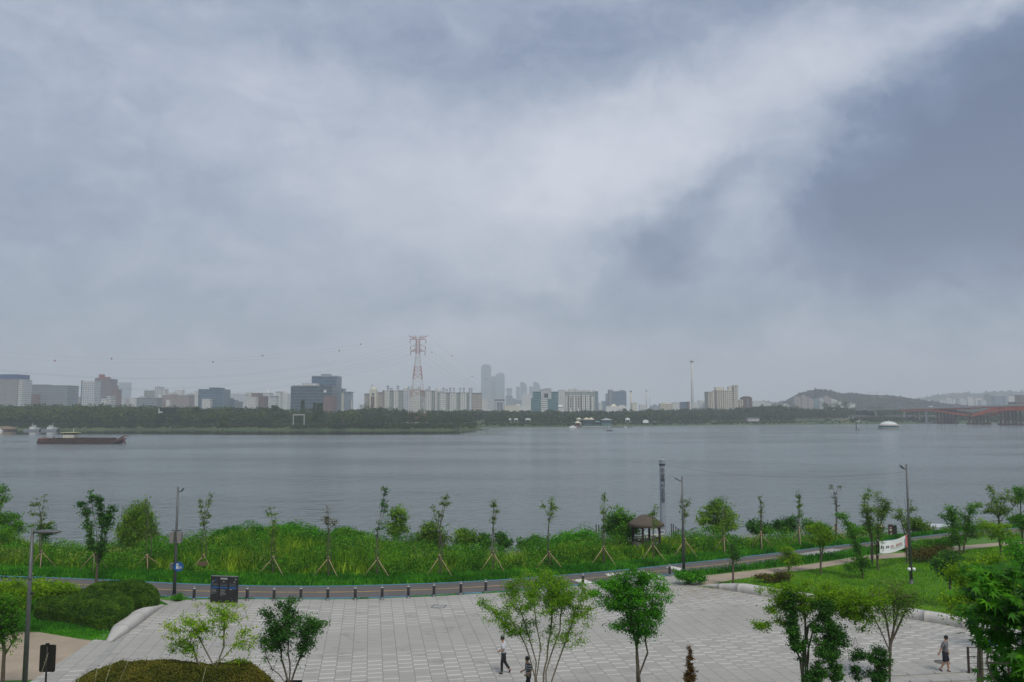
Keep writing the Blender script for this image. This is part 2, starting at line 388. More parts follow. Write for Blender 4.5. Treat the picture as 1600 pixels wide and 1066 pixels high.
# ---- plaza paving
m, s = new_mat('plaza_paving'); co = s.n('NewGeometry').outputs['Position']; x, y, z = s.sep(co)
a = math.radians(10)
X = s.m('ADD', s.m('MULTIPLY', x, math.cos(a)), s.m('MULTIPLY', y, math.sin(a)))
Y = s.m('SUBTRACT', s.m('MULTIPLY', y, math.cos(a)), s.m('MULTIPLY', x, math.sin(a)))
cx = s.m('DIVIDE', X, .72); ci = s.m('FLOOR', cx)
par = s.m('FLOORED_MODULO', ci, 2.0)
ry = s.m('ADD', s.m('DIVIDE', Y, .60), s.m('MULTIPLY', par, .5)); ri = s.m('FLOOR', ry)
fx = s.m('FRACT', cx); fy = s.m('FRACT', ry)
wn_ = s.n('TexWhiteNoise', noise_dimensions='3D'); s.put(wn_.inputs[0], s.comb(ci, ri, 2.0)); rnd = wn_.outputs[0]
zone = s.m('SINE', s.m('ADD', s.m('MULTIPLY', Y, .62), s.m('MULTIPLY', s.noise(co, .12, 2, .5), 5.0)))
zone = s.ss(zone, -.75, .35)
stripe = s.m('MULTIPLY', s.m('LESS_THAN', fy, .27), s.m('LESS_THAN', s.m('ABSOLUTE', s.m('SUBTRACT', fx, .5)), .48))
stripe = s.m('MULTIPLY', s.m('MULTIPLY', stripe, zone), s.m('GREATER_THAN', rnd, .12))
big = s.noise(co, .25, 5, .6); fine = s.noise(co, 14, 3, .6)
base = s.mix(s.m('ADD', s.m('MULTIPLY', big, .65), s.m('MULTIPLY', rnd, .30)), (.32, .308, .275), (.41, .40, .365))
base = s.mix(s.m('MULTIPLY', fine, .25), base, (.20, .20, .19))
base = s.mix(s.m('MULTIPLY', s.ss(s.noise(co, .55, 6, .7, .8), .52, .70), .42), base, (.17, .165, .15))
gq = G(1085, 926); ddx = s.m('DIVIDE', s.m('SUBTRACT', x, gq.x), 3.2); ddy = s.m('DIVIDE', s.m('SUBTRACT', y, gq.y), 1.6)
st2 = s.m('MULTIPLY', s.m('EXPONENT', s.m('MULTIPLY', s.m('ADD', s.m('MULTIPLY', ddx, ddx), s.m('MULTIPLY', ddy, ddy)), -1.0)), s.ss(s.noise(co, 1.1, 5, .7, .8), .35, .62))
c = s.mix(s.m('MULTIPLY', stripe, s.m('ADD', .42, s.m('MULTIPLY', rnd, .36))), base, (.58, .555, .51))
c = s.mix(s.m('MULTIPLY', st2, .8), c, (.27, .235, .18))
gr = s.m('MAXIMUM', s.m('GREATER_THAN', s.m('ABSOLUTE', s.m('SUBTRACT', fx, .5)), .478), s.m('MULTIPLY', s.m('GREATER_THAN', s.m('ABSOLUTE', s.m('SUBTRACT', fy, .5)), .478), .8))
c = s.mix(s.m('MULTIPLY', gr, .6), c, (.11, .11, .10))
finish(s, c, .75, s.m('SUBTRACT', fine, gr), .25, bdist=.008); PAVE = m
def poly_sheet(name, px, z, m, extra=()):
    pts = [G(u, v, 0) for u, v in px]; pts = [(p.x, p.y) for p in pts] + list(extra)
    me = bpy.data.meshes.new(name); me.from_pydata([(x, y, z) for x, y in pts], [], [tuple(range(len(pts)))]); me.update()
    o = link(name, me, m)
    if me.polygons[0].normal.z < 0: me.flip_normals()
    return struct(o)
pl = [(243, 936), (262, 938.5), (328, 936.8), (400, 936.6), (500, 937), (562, 936.5), (676, 932), (800, 925), (907, 915.3), (1000, 906), (1052, 899.5), (1064, 906), (1100, 914), (1180, 929), (1300, 948), (1400, 963), (1500, 979), (1600, 1003), (1800, 1050)]
poly_sheet('plaza_paving', pl, .005, PAVE, [(34, 33.05), (-21.2, 33.05)])
SAND = mat('packed_sand', (.33, .27, .20), .95, .16, .6, bstr=.4)
poly_sheet('sand_ground', [(-160, 985), (0, 988), (60, 988), (120, 998), (175, 1006), (183, 1002), (136, 1046), (110, 1062), (60, 1062), (0, 1064), (-160, 1066)], .004, SAND)
poly_sheet('sand_path', [(1060, 903), (1110, 899), (1200, 889), (1265, 882), (1356, 868), (1411, 864), (1480, 855), (1560, 848), (1700, 842), (1700, 846), (1560, 853), (1480, 862), (1411, 871), (1356, 875), (1275, 889), (1200, 898), (1140, 907), (1100, 915.5), (1070, 908)], .009, SAND)
BORD = mat('border_stone', (.31, .305, .285), .8, .12, 1.2)
# stone border running down the left side of the plaza
pa, pb = G(243, 936), G(120, 1066); mb = MB()
for k in range(14):
    t0, t1 = k/14+.002, (k+1)/14-.002; q0 = pa.lerp(pb, t0); q1 = pa.lerp(pb, t1); mb.slab([(q0.x-.05, q0.y), (q0.x+.32, q0.y), (q1.x+.32, q1.y), (q1.x-.05, q1.y)], -.05, .022)
struct(mb.build('plaza_border', BORD))
# kerb strips at the front right edge of the plaza
mb = MB()
for (u0, v0, u1, v1, w, z1) in ((1330, 1057, 1660, 1040, .30, .05), (1420, 1066, 1660, 1054, .30, .09)):
    a, b = G(u0, v0), G(u1, v1)
    for k in range(8):
        q0 = a.lerp(b, k/8+.002); q1 = a.lerp(b, (k+1)/8-.002)
        mb.slab([(q0.x, q0.y-w), (q1.x, q1.y-w), (q1.x, q1.y), (q0.x, q0.y)], -.1, z1)
struct(mb.build('plaza_kerb', BORD))
quad_c = struct(quad('pavement_patch', [(1246, 866), (1300, 857.5), (1318, 859), (1266, 869.5)], .014, BORD))
quad_c = struct(quad('pavement_patch', [(1430, 846), (1500, 839), (1508, 841), (1440, 850)], .014, BORD))

# ---- blade fields
def blades(name, X, Y, H, W, rs, lean=.25, two=True, z=None):
    n = len(X); Z = zg(X, Y) if z is None else np.full(n, z); a = rs.uniform(0, 2*np.pi, n)
    B = np.stack([X, Y, Z], 1); sd = np.stack([np.cos(a), np.sin(a), 0*a], 1)*(W*.5)[:, None]
    ld = np.stack([np.cos(a+1.3), np.sin(a+1.3), 0*a], 1)*(H*lean*rs.rand(n))[:, None]
    mid = B+ld*.35; mid[:, 2] += H*.6; tip = B+ld; tip[:, 2] += H
    V = np.stack([B-sd, B+sd, mid+sd*.8, tip, mid-sd*.8], 1).reshape(-1, 3)
    return V, np.arange(5*n).reshape(n, 5)
rs = np.random.RandomState(3)
GRASS_B = leafmat('bank_weeds', [(.014, .056, .004), (.056, .130, .008), (.15, .215, .018)], .3, .4)
GRASS_V = leafmat('verge_grass', [(.010, .055, .006), (.025, .12, .010), (.06, .19, .018)], .35, .4)
GRASS_L = leafmat('lawn_grass', [(.03, .09, .006), (.07, .175, .010), (.125, .25, .02)], .35, .25)
# tall weeds between the road and the river
n = 130000; X = rs.uniform(-66, 72, n); Y = yfar(X)+rs.uniform(1.6, 26, n)
yc = np.maximum(76, yfar(X)+8); ok = (Y < yc+6) & (np.abs(X) < Y*.68+3)
X, Y, yc = X[ok], Y[ok], yc[ok]
d = Y-yfar(X)
H = (.45+1.5*fbm(X*.25, Y*.25))*np.clip((d-2.4)/3.2, .14, 1)*rs.uniform(.55, 1.1, len(X))
V, Fc = blades('x', X, Y, H, rs.uniform(.05, .12, len(X)), rs, .9)
stuff(link('bank_weeds', mesh_np('bank_weeds', V, Fc), GRASS_B), 'tall green weeds and grasses covering the riverbank', 'weeds')
# leafy clumps among the weeds
n = 520000; X = rs.uniform(-66, 72, n); Y = yfar(X)+rs.uniform(1.4, 24, n)**1.0
yc = np.maximum(76, yfar(X)+8); nn = fbm(X*.6+9, Y*.6+3, 3); ok = (Y < yc+5) & (np.abs(X) < Y*.68+3) & (nn > .43)
X, Y, nn = X[ok], Y[ok], nn[ok]; d = Y-yfar(X)
hh = np.clip((nn-.43)*9, 0, 1)*(.6+2.2*fbm(X*.45+40, Y*.45))*np.clip((d-2.2)/3, .12, 1)
C = np.stack([X, Y, zg(X, Y)+hh*np.sqrt(rs.uniform(.05, 1, len(X)))], 1)
V, Fc = cards(C, rs.uniform(.10, .22, len(X)), rs, .6, .5)
LEAFY = leafmat('weed_leaves', [(.007, .038, .005), (.026, .100, .008), (.075, .175, .014)], .25, .55)
nc = 420; cxs = rs.uniform(-60, 66, nc); cys = yfar(cxs)+2.5+rs.uniform(0, 1, nc)**.7*np.maximum(76-yfar(cxs)-1, 8); Cs = [C]
for a, b in zip(cxs, cys):
    if abs(a) > b*.7: continue
    r = rs.uniform(.4, 1.15); h = rs.uniform(.6, 1.5)*(.5 if b-yfar(a) < 4.5 else 1); k = int(240*r); q = unit(k, rs)*(rs.rand(k)**.3)[:, None]; q[:, 2] = np.abs(q[:, 2])
    z0 = zg1(a, b); Cs.append(np.stack([a+q[:, 0]*r, b+q[:, 1]*r, z0+q[:, 2]*h], 1))
C = np.concatenate(Cs); V, Fc = cards(C, rs.uniform(.09, .2, len(C)), rs, .6, .5)
stuff(link('bank_undergrowth', mesh_np('bank_undergrowth', V, Fc), LEAFY), 'dark leafy undergrowth spread in clumps over the riverbank', 'undergrowth')
# pale flowering tips
n = 60000; X = rs.uniform(-60, 66, n); Y = yfar(X)+rs.uniform(3, 17, n); ok = (fbm(X*.35+80, Y*.35+5) > .58) & (np.abs(X) < Y*.68+2)
X, Y = X[ok], Y[ok]; C = np.stack([X, Y, zg(X, Y)+rs.uniform(.5, 1.5, len(X))], 1)
V, Fc = cards(C, rs.uniform(.05, .12, len(X)), rs, .6, .5)
SEED = leafmat('seed_heads', [(.13, .14, .04), (.25, .23, .09), (.36, .34, .16)], .3, .3)
stuff(link('seed_heads', mesh_np('seed_heads', V, Fc), SEED), 'pale straw seed heads above the riverbank weeds', 'seed heads')
# short verge along the road
n = 80000; X = rs.uniform(-58, 66, n); Y = yfar(X)+rs.uniform(.05, 3.0, n); ok = np.abs(X) < Y*.68+3; X, Y = X[ok], Y[ok]
V, Fc = blades('x', X, Y, rs.uniform(.12, .42, len(X)), rs.uniform(.04, .08, len(X)), rs, .6)
stuff(link('verge_grass', mesh_np('verge_grass', V, Fc), GRASS_V), 'short bright grass verge along the far side of the road', 'grass')
# lawns right and left of the plaza
def lawn(name, px, n, H, label, mt):
    poly = [(G(u, v).x, G(u, v).y) for u, v in px]; a = np.array(poly)
    X = rs.uniform(a[:, 0].min(), a[:, 0].max(), n); Y = rs.uniform(a[:, 1].min(), a[:, 1].max(), n)
    ok = inpoly(X, Y, poly); X, Y = X[ok], Y[ok]
    V, Fc = blades('x', X, Y, rs.uniform(.4, 1, len(X))*H*(.5+fbm(X*.5, Y*.5)), rs.uniform(.03, .07, len(X)), rs, .7)
    stuff(link(name, mesh_np(name, V, Fc), mt), label, 'grass')
lawn('lawn_grass', [(1090, 918), (1140, 908), (1200, 899), (1275, 890), (1356, 876), (1411, 872), (1480, 863), (1560, 854), (1750, 848), (1800, 1040), (1600, 990), (1520, 976), (1420, 958), (1300, 940), (1180, 925)], 200000, .12, 'bright green lawn on the right behind the long curved stone edge', GRASS_L)
lawn('lawn_grass', [(-150, 925), (0, 925), (130, 925), (240, 936), (262, 945), (240, 955), (178, 1003), (120, 997), (60, 987), (0, 986), (-150, 984)], 90000, .12, 'green lawn on the left around the clipped hedges', GRASS_V)
lawn('verge_grass', [(1050, 893), (1062, 897), (1130, 891), (1200, 882), (1265, 872), (1350, 859), (1424, 850), (1510, 841), (1510, 850), (1424, 860), (1356, 867), (1265, 881), (1200, 888), (1100, 899), (1062, 903)], 70000, .45, 'rough green verge between the road and the sand path', GRASS_V)
n = 60000; X = rs.uniform(-26, 26, n); Y = rs.uniform(22, 33, n); ok = (np.abs(X) < Y*.72); X, Y = X[ok], Y[ok]
V, Fc = blades('x', X, Y, rs.uniform(.08, .3, len(X)), rs.uniform(.03, .05, len(X)), rs, .6)
stuff(link('slope_grass', mesh_np('slope_grass', V, Fc), GRASS_L), 'green grass on the slope at the near edge of the plaza', 'grass')
# ragged grass in the joint between plaza and road
n = 5000; t = rs.uniform(0, 1, n); i = (rs.uniform(38, 92, n)); X = np.interp(i, np.arange(160), RN[:, 0]); Y = np.interp(X, RN[:, 0], RN[:, 1])-rs.uniform(.02, .22, n)
ok = fbm(X*.8, X*0+4) > .52; X, Y = X[ok], Y[ok]
V, Fc = blades('x', X, Y, rs.uniform(.04, .12, len(X)), rs.uniform(.03, .05, len(X)), rs, .6)
stuff(link('joint_weeds', mesh_np('joint_weeds', V, Fc), GRASS_V), 'small weeds growing in the joint between plaza and road', 'weeds')

# ---- far wood, shore scrub (one mass each)
def far_mass(name, label, rngs, m, seed, cs=1.0):
    rs = np.random.RandomState(seed); Vs = []; Fs = []; n0 = 0
    for (u0, u1, prof, off0, off1, per, sz, hmin) in rngs:
        U = np.arange(u0, u1, per) + rs.uniform(-per/2, per/2, len(np.arange(u0, u1, per)))
        for u in U:
            D = float(dshore(u)) + rs.uniform(off0, off1); top = np.interp(u, prof[0], prof[1])
            f = (D-dshore(u)-off0)/(off1-off0+1e-6)
            zt = ZV(float(top)+2.2*(fbm(u*.11+seed, 1.5, 2)-.5)-.4, D); zb = float(np.interp(D-dshore(u), [0, 3, 12, 30, 60], [-4, -3.2, -2.4, -1, .2]))
            h = max(hmin, (zt-zb)*rs.uniform(.62, 1.0)*(1-.42*(1-f)*rs.rand())); r = h*rs.uniform(.30, .62)+sz*.5
            k = int(42+h*8); q = unit(k, rs)*(rs.rand(k)**.4)[:, None]
            kind = rs.rand()
            if kind < .12: r *= .55; h *= 1.05
            C = np.stack([XU(u, D)+q[:, 0]*r, D+q[:, 1]*r, zb+h*.55+q[:, 2]*h*.45], 1)
            V, Fc = cards(C, rs.uniform(.8, 1.7, k)*sz*cs, rs, .5, .8)
            Vs.append(V); Fs.append(Fc+n0); n0 += len(V)
    return stuff(link(name, mesh_np(name, np.concatenate(Vs), np.concatenate(Fs)), m), label, 'wood')
WOODL = leafmat('wood_leaves', [(.012, .030, .012), (.030, .062, .016), (.065, .10, .022)], .15, .05, K=1.4)
WOODR = leafmat('wood_leaves_cool', [(.014, .032, .018), (.030, .058, .022), (.055, .085, .028)], .15, .04, K=1.3)
SCRUB = leafmat('shore_scrub', [(.010, .028, .010), (.024, .050, .016), (.045, .075, .022)], .2, .02, K=1.5)
tl = np.array([(-700, 626), (0, 631), (60, 630), (110, 629), (160, 629), (200, 631), (260, 632), (300, 633), (340, 633), (400, 635), (430, 633), (455, 638), (530, 640), (556, 636), (575, 633), (590, 637), (640, 640), (760, 640)]).T
tr = np.array([(560, 637), (590, 634), (640, 640), (745, 640), (830, 639), (940, 640), (1040, 638), (1120, 637), (1180, 634), (1200, 630), (1225, 632), (1240, 637), (1290, 633), (1400, 637), (1460, 640), (1600, 640), (2300, 640)]).T
far_mass('left_bank_wood', 'dense dark green wood along the left far bank', [(-420, 452, tl, 70, 190, .75, 1.5, 4), (-420, 560, tl*[[1], [1]]+[[0], [8]], 40, 80, 1.5, 1.4, 4), (452, 560, tl, 90, 170, 1.2, 1.5, 4)], WOODL, 11)
far_mass('right_bank_wood', 'long dark wood line along the middle and right far bank', [(545, 1500, tr, 150, 300, 1.0, 1.7, 4), (760, 1240, tr+[[0], [7]], 70, 130, 2.0, 1.5, 4), (1180, 1235, tr, 120, 200, .9, 1.7, 5), (1500, 1900, tr+[[0], [2]], 80, 200, 2.0, 1.8, 4), (1330, 1900, tr*[[1],[0]]+[[0],[652]], 8, 60, 2.6, 1.6, 3)], WOODR, 12)
sp = np.array([(-500, 668), (0, 664), (300, 662), (560, 660), (700, 662), (745, 664), (760, 661), (1000, 660), (1250, 658), (1700, 656)]).T
far_mass('shore_scrub', 'light green scrub along the far waterline', [(-420, 745, sp, 4, 45, .8, .9, 1.5), (750, 1240, sp, 4, 40, 1.2, .9, 1.2), (1240, 1700, sp+[[0], [1]], 4, 40, 3.5, 1.0, 1.0), (560, 742, sp*[[1],[0]]+[[0],[651]], 70, 150, 1.2, 1.2, 2), (760, 1240, sp*[[1],[0]]+[[0],[655]], 45, 75, 2.2, 1.1, 1.5)], SCRUB, 13)

# ---- hills
def hill(name, prof, D, depth, m, seed, nq):
    us = np.linspace(prof[0][0], prof[-1][0], 90); pv_ = np.interp(us, [p[0] for p in prof], [p[1] for p in prof])
    T = np.linspace(0, 1, 16); V = []
    for u, v in zip(us, pv_):
        zt = ZV(float(v), D)
        for t in T:
            y = D+(t-.5)*depth; V.append(((u-800)/F*D+ (y-D)*(u-800)/F*.6, y, max(.1, (zt)*math.sin(math.pi*t)**.8)*(1+.0*t)))
    V = np.array(V); V[:, 2] = np.maximum(.1, V[:, 2]-6*D/2000); nu, nt = len(us), len(T); idx = np.arange(nu*nt).reshape(nu, nt)
    V[:, 2] *= 1+.08*(fbm(V[:, 0]*.01, V[:, 1]*.01)-.5)
    Fq = np.stack([idx[:-1, :-1], idx[1:, :-1], idx[1:, 1:], idx[:-1, 1:]], -1).reshape(-1, 4)
    rs = np.random.RandomState(seed); a = rs.randint(0, nu-1, nq); b = rs.randint(0, nt//2+2, nq); w = rs.rand(nq)[:, None]; w2 = rs.rand(nq)[:, None]
    Pn = V[idx[a, b]]*(1-w)*(1-w2)+V[idx[a+1, b]]*w*(1-w2)+V[idx[a, b+1]]*(1-w)*w2+V[idx[a+1, b+1]]*w*w2
    sz = D/1900*7; Pn[:, 2] += -5*D/2000+rs.uniform(-.2, 1.1, nq)*sz*(.3+1.4*fbm(Pn[:, 0]*.05*1900/D, Pn[:, 1]*.02))
    C, Fc = cards(Pn, rs.uniform(.6, 1.5, nq)*sz, rs, .4, .8)
    V2 = np.concatenate([V, C]); return struct(link(name, mesh_np(name, V2, np.concatenate([Fq, Fc+len(V)])), m))
HILLM = leafmat('hill_trees', [(.008, .018, .014), (.016, .032, .016), (.028, .048, .02)], .1, .006, K=.55)
hill('hill', [(1205, 640), (1222, 630), (1236, 622), (1250, 614), (1262, 610), (1275, 607.5), (1290, 609.5), (1310, 613), (1330, 613.5), (1350, 616), (1380, 617), (1410, 620), (1440, 624), (1465, 629), (1500, 634), (1540, 640)], 2250, 550, HILLM, 21, 16000)
hill('hills', [(1380, 640), (1430, 622), (1460, 616), (1500, 612), (1520, 613), (1550, 611), (1575, 610), (1600, 611.5), (1680, 606), (1800, 612), (1900, 630), (1950, 640)], 4300, 900, HILLM, 22, 9000)
hill('hills', [(1140, 640), (1170, 630), (1200, 627), (1225, 626), (1250, 628), (1300, 640)], 3300, 600, HILLM, 23, 3000)

# ================================================================== FAR CITY
fc = facade
F_BEIGE = fc('facade_beige', (.30, .29, .29), (.10, .11, .13), 3.4, 3.2); F_GREY = fc('facade_grey', (.26, .29, .31), (.08, .11, .14), 3.6, 4, 'band', .5)
F_BLUE = fc('facade_blue_glass', (.11, .18, .24), (.045, .085, .13), 4, 3, 'band', .7, .3); F_DKBLUE = fc('facade_dark_glass', (.10, .14, .17), (.03, .055, .08), 3.9, 3, 'band', .65, .3)
F_WHITE = fc('facade_white', (.58, .60, .62), (.12, .14, .17), 3.0, 3.6); F_WHITE2 = fc('facade_white_bands', (.60, .60, .58), (.17, .20, .23), 3.0, 5, 'band', .42)
F_APT = fc('facade_apartment', (.70, .69, .64), (.13, .15, .15), 2.9, 3.4); F_APTG = fc('facade_apartment_grey', (.34, .36, .34), (.11, .14, .14), 2.9, 2.6, 'vert')
F_MAUVE = fc('facade_mauve', (.18, .14, .155), (.10, .10, .12), 3.2, 3); F_RED = fc('facade_brick', (.23, .14, .135), (.10, .08, .08), 3.4, 4)
F_PINK = fc('facade_pink_brick', (.31, .27, .26), (.16, .13, .13), 3.2, 4); F_PALE = fc('facade_pale', (.62, .60, .57), (.30, .31, .32), 3.2, 4)
F_CREAM = fc('facade_cream', (.60, .57, .47), (.17, .16, .13), 2.9, 3.2, 'vert'); F_CREAM2 = fc('facade_cream_grid', (.58, .55, .46), (.17, .16, .14), 2.9, 3.2)
F_TEAL = fc('facade_teal_glass', (.12, .24, .25), (.04, .11, .12), 4, 3.5, 'band', .7, .3); F_BROWN = fc('facade_brown', (.17, .11, .10), (.06, .05, .05), 3.1, 3)
F_TOWER = fc('facade_tower', (.22, .27, .31), (.09, .13, .17), 4, 4, 'vert', .7, .3); F_BANDB = fc('facade_beige_bands', (.52, .48, .40), (.13, .12, .12), 3.0, 6, 'band', .55)
ROOFG = mat('roof_grey', (.16, .16, .17), .8, .15, .3); ROOFB = mat('roof_blue_sign', (.04, .08, .22), .6, .15, .3); ROOFR = mat('roof_red', (.26, .09, .07), .8, .15, .3)
CREAMW = mat('cream_wall', (.60, .57, .47), .8, .1, .3); WH = mat('white_wall', (.66, .66, .64), .8, .1, .3); TEALW = mat('teal_paint', (.13, .27, .28), .6, .1, .3)
ROOFC = mat('cream_roof', (.62, .58, .42), .7, .15, .3); RTREE = leafmat('roof_garden', [(.01, .02, .01), (.02, .04, .015), (.04, .06, .02)], .1, .05)

def bld(name, label, D, blocks, group=None, rz=0.0):
    """blocks: (part name, u0, u1, v top, v base or None, material, set back, depth[, kind])"""
    u0 = min(b[1] for b in blocks); u1 = max(b[2] for b in blocks); cx = XU((u0+u1)/2, D)
    root = empty(name, label, 'building', (cx, D, 0), rz, group)
    for b in blocks:
        part, a, c, vt, vb, mt, dy, dp = b[:8]; kind = b[8] if len(b) > 8 else 'box'
        D2 = D+dy; x0, x1 = XU(a, D2)-cx, XU(c, D2)-cx; z1 = ZV(vt, D2); z0 = 0 if vb is None else ZV(vb, D2)
        mb = MB(); dp = dp or max(10, (x1-x0)*.5)
        if kind == 'box':
            mb.box(x0, x1, dy, dy+dp, z0, z1)
            if vb is None and z1-z0 > 20: mb.box(x0-.25, x1+.25, dy-.25, dy+dp+.25, z1-.05, z1+.9)
        elif kind == 'round':
            r = (x1-x0)/2; h = z1-z0; mb.lathe([(r*1, 0), (r*1, h*.55), (r*.93, h*.75), (r*.7, h*.92), (.05, h)], 16, ((x0+x1)/2, dy+r, z0))
        elif kind == 'curve':     # rounded shoulder on one side
            pts = [(x0, z0), (x1, z0), (x1, z1-(x1-x0)*.75)] + [(x1-(x1-x0)*(1-math.cos(t))*.8, z1-(x1-x0)*.75*(1-math.sin(t))) for t in (.4, .8, 1.2, 1.57)] + [(x0, z1)]
            mb.prism(pts, dy, dy+dp)
        elif kind == 'hip':
            xm = (x0+x1)/2; w = (x1-x0)*.18
            mb.add([(x0, dy-.4, z0), (x1, dy-.4, z0), (x1, dy+dp, z0), (x0, dy+dp, z0), (xm-w, dy+dp/2, z1), (xm+w, dy+dp/2, z1)], [(0, 1, 5, 4), (1, 2, 5), (2, 3, 4, 5), (3, 0, 4), (0, 3, 2, 1)])
        elif kind == 'trees':
            q = np.random.RandomState(5); n = 240; C = np.stack([q.uniform(x0, x1, n), q.uniform(dy, dy+dp, n), z0+(z1-z0)*q.rand(n)*(.4+.6*fbm(q.uniform(0, 9, n), 0*q.rand(n)))], 1)
            V, Fc = cards(C, q.uniform(1, 2.2, n), q, .5, .8); link(part, mesh_np(part, V, Fc), mt, root)['kind'] = 'stuff'; continue
        mb.build(part, mt, root)
    return root
def towers(lst, mt, base, dy=4, w=None): return [('lift_tower', a, b, t, base, mt, dy, 6) for a, b, t in lst]

bld('office_block', 'beige high-rise with a dark blue crown band at the left edge', 1250, [('wall', -22, 25, 592, None, F_BEIGE, 0, 30), ('sign_band', -22, 25.2, 585, 592, ROOFB, -.4, 31), ('wing', 25.2, 33, 594, None, F_WHITE2, 3, 25)])
bld('office_block', 'wide grey-blue glass office block with a red brick annex, second from the left edge', 1320, [('wall', 41, 104, 603, None, F_GREY, 0, 34), ('roof_screen', 46, 70, 601, 603, ROOFG, 3, 20), ('annex', 39, 55, 617, None, F_RED, -14, 12), ('side_wing', 33, 41, 604.5, None, F_BLUE, 4, 30)])
bld('apartment_tower', 'white slab tower with a dark left edge beside the stepped mauve tower', 1300, [('wall', 127, 146, 596, None, F_WHITE, 0, 20), ('side_wall', 125, 127, 595.5, None, F_DKBLUE, 0, 20), ('roof_frame', 128, 146, 594.8, 597, WH, -.3, 2)])
bld('apartment_tower', 'stepped mauve and reddish tower cluster with four rooftop blocks', 1480, [('wall', 146, 171, 593, None, F_MAUVE, 0, 26), ('rooftop', 146.5, 150, 590.5, 593, ROOFR, 2, 10), ('rooftop', 152, 157.5, 585, 593, ROOFR, 4, 10), ('rooftop', 158, 161, 589, 593, ROOFR, 3, 10), ('rooftop', 162, 166.5, 589, 593, ROOFR, 3, 10), ('step', 171, 175.5, 603, None, F_MAUVE, 0, 20), ('red_wing', 175.5, 181, 609, None, F_RED, 2, 20)])
bld('skyscraper', 'faint hazy tower right of the stepped mauve tower', 3900, [('wall', 184, 198, 598, None, F_TOWER, 0, 40)])
bld('low_block', 'low pale house cluster between the wide office block and the white slab tower', 1900, [('wall', 105, 112, 622, None, F_PALE, 0, 15), ('wall', 112, 117, 618.5, None, F_WHITE, 4, 15), ('wall', 117, 124, 621, None, F_PINK, 2, 15)])
bld('low_block', 'low white building in front of the mauve tower', 1180, [('wall', 157, 166, 624, None, F_PALE, 0, 15), ('wall', 166, 172, 620, None, F_WHITE2, 4, 15), ('rooftop', 160, 163, 622.6, 624, ROOFG, 3, 8)])
bld('low_block', 'row of tiny pale houses right of the mauve tower', 2200, [('wall', 182, 188, 625, None, F_PALE, 0, 20), ('wall', 188, 195, 622, None, F_WHITE, 3, 20), ('wall', 195, 201, 624.5, None, F_PINK, 5, 20), ('wall', 201, 210, 622, None, F_PALE, 9, 20)])
bld('apartment_block', 'dark and white striped apartment block with a tall capped stair tower', 1500, [('wall', 224, 240.5, 611, None, F_APTG, 0, 20), ('stair_tower', 240.5, 250, 605.5, None, F_WHITE, -1, 16), ('cap', 241, 249.5, 604, 605.5, ROOFR, 1, 10, 'hip'), ('wing', 250, 256.5, 609, None, F_PALE, 4, 16), ('front_wing', 246, 252, 617, None, WH, -8, 6)])
bld('low_block', 'long low grey block under the striped apartments', 1250, [('wall', 213, 245, 622.5, None, F_GREY, 0, 18), ('rooftop', 216, 222, 619.5, 622.5, F_PALE, 4, 10)])
bld('apartment_tower', 'pale faded twin towers behind the pink brick block', 2500, [('wall', 261, 269, 613.5, None, F_PALE, 0, 25), ('wall', 271.5, 283, 610, None, F_PALE, 30, 25), ('cap', 272, 283, 607.5, 610, F_PALE, 32, 22, 'round')])
bld('low_block', 'broad low pinkish brown brick block', 1280, [('wall', 252, 295, 618.5, None, F_PINK, 0, 22), ('rooftop', 263, 272, 616, 618.5, F_PINK, 4, 12), ('front', 259, 264, 626, None, WH, -6, 6)])
bld('apartment_block', 'whitish apartments left of the blue glass office', 1900, [('wall', 290, 299, 615.5, None, F_WHITE, 0, 20), ('wall', 299, 303, 616.5, None, F_WHITE2, 10, 20), ('wall', 302, 309, 611.5, None, F_PALE, 5, 20), ('lift_tower', 295, 297, 613, 615.5, WH, 4, 8)])
bld('office_block', 'blue glass office with a raised rounded roof', 1200, [('wall', 309, 346, 609, None, F_BLUE, 0, 36), ('roof_hall', 326, 341, 605.6, 609, F_DKBLUE, 5, 25), ('front_wing', 315, 328, 624.5, None, F_PALE, -12, 10)])
bld('low_block', 'stepped blue roofed block going down to the right of the blue glass office', 1250, [('wall', 346, 352, 620, None, F_GREY, 0, 18), ('wall', 352, 359, 623, None, F_BLUE, 0, 18), ('wall', 359, 366, 626, None, F_BLUE, 0, 18), ('wall', 366, 373, 628.5, None, F_GREY, 0, 18)])
bld('apartment_block', 'row of pale apartments with three small roof turrets', 2000, [('wall', 347, 383, 616, None, F_WHITE, 0, 22)]+towers([(356, 358.5, 612), (362.5, 365, 613), (368.5, 371, 613)], WH, 616))
bld('apartment_tower', 'cream faded apartment tower with a stepped top', 2300, [('wall', 379, 392, 616, None, F_CREAM2, 0, 25), ('top', 383, 391, 613, 616, F_CREAM2, 3, 18)])
bld('low_block', 'plain grey white block in front of a dark tower', 1350, [('wall', 384, 399, 621, None, F_PALE, 0, 18), ('dark_back', 392, 405, 615, None, F_BROWN, 14, 18)])
bld('low_block', 'dark brown low block left of the banded white tower', 1200, [('wall', 404.5, 413, 620, None, F_BROWN, 0, 18), ('parapet', 404.5, 413, 619.2, 620, ROOFG, -.3, 19)])
bld('apartment_tower', 'white tower with blue bands and a small cupola', 1600, [('wall', 409, 422, 614.5, None, F_WHITE2, 0, 20), ('cupola', 414, 418.5, 609, 614.5, WH, 5, 6, 'round')])
bld('low_block', 'short white block with a dark roof band', 1500, [('wall', 422, 430.5, 621, None, F_WHITE2, 0, 18), ('roof_band', 422, 430.5, 619, 621, ROOFG, -.4, 19)])
bld('apartment_tower', 'narrow pale slab tower', 1700, [('wall', 430, 437, 613, None, F_PALE, 0, 24), ('roof_band', 430, 437, 612, 613, ROOFG, -.4, 24)])
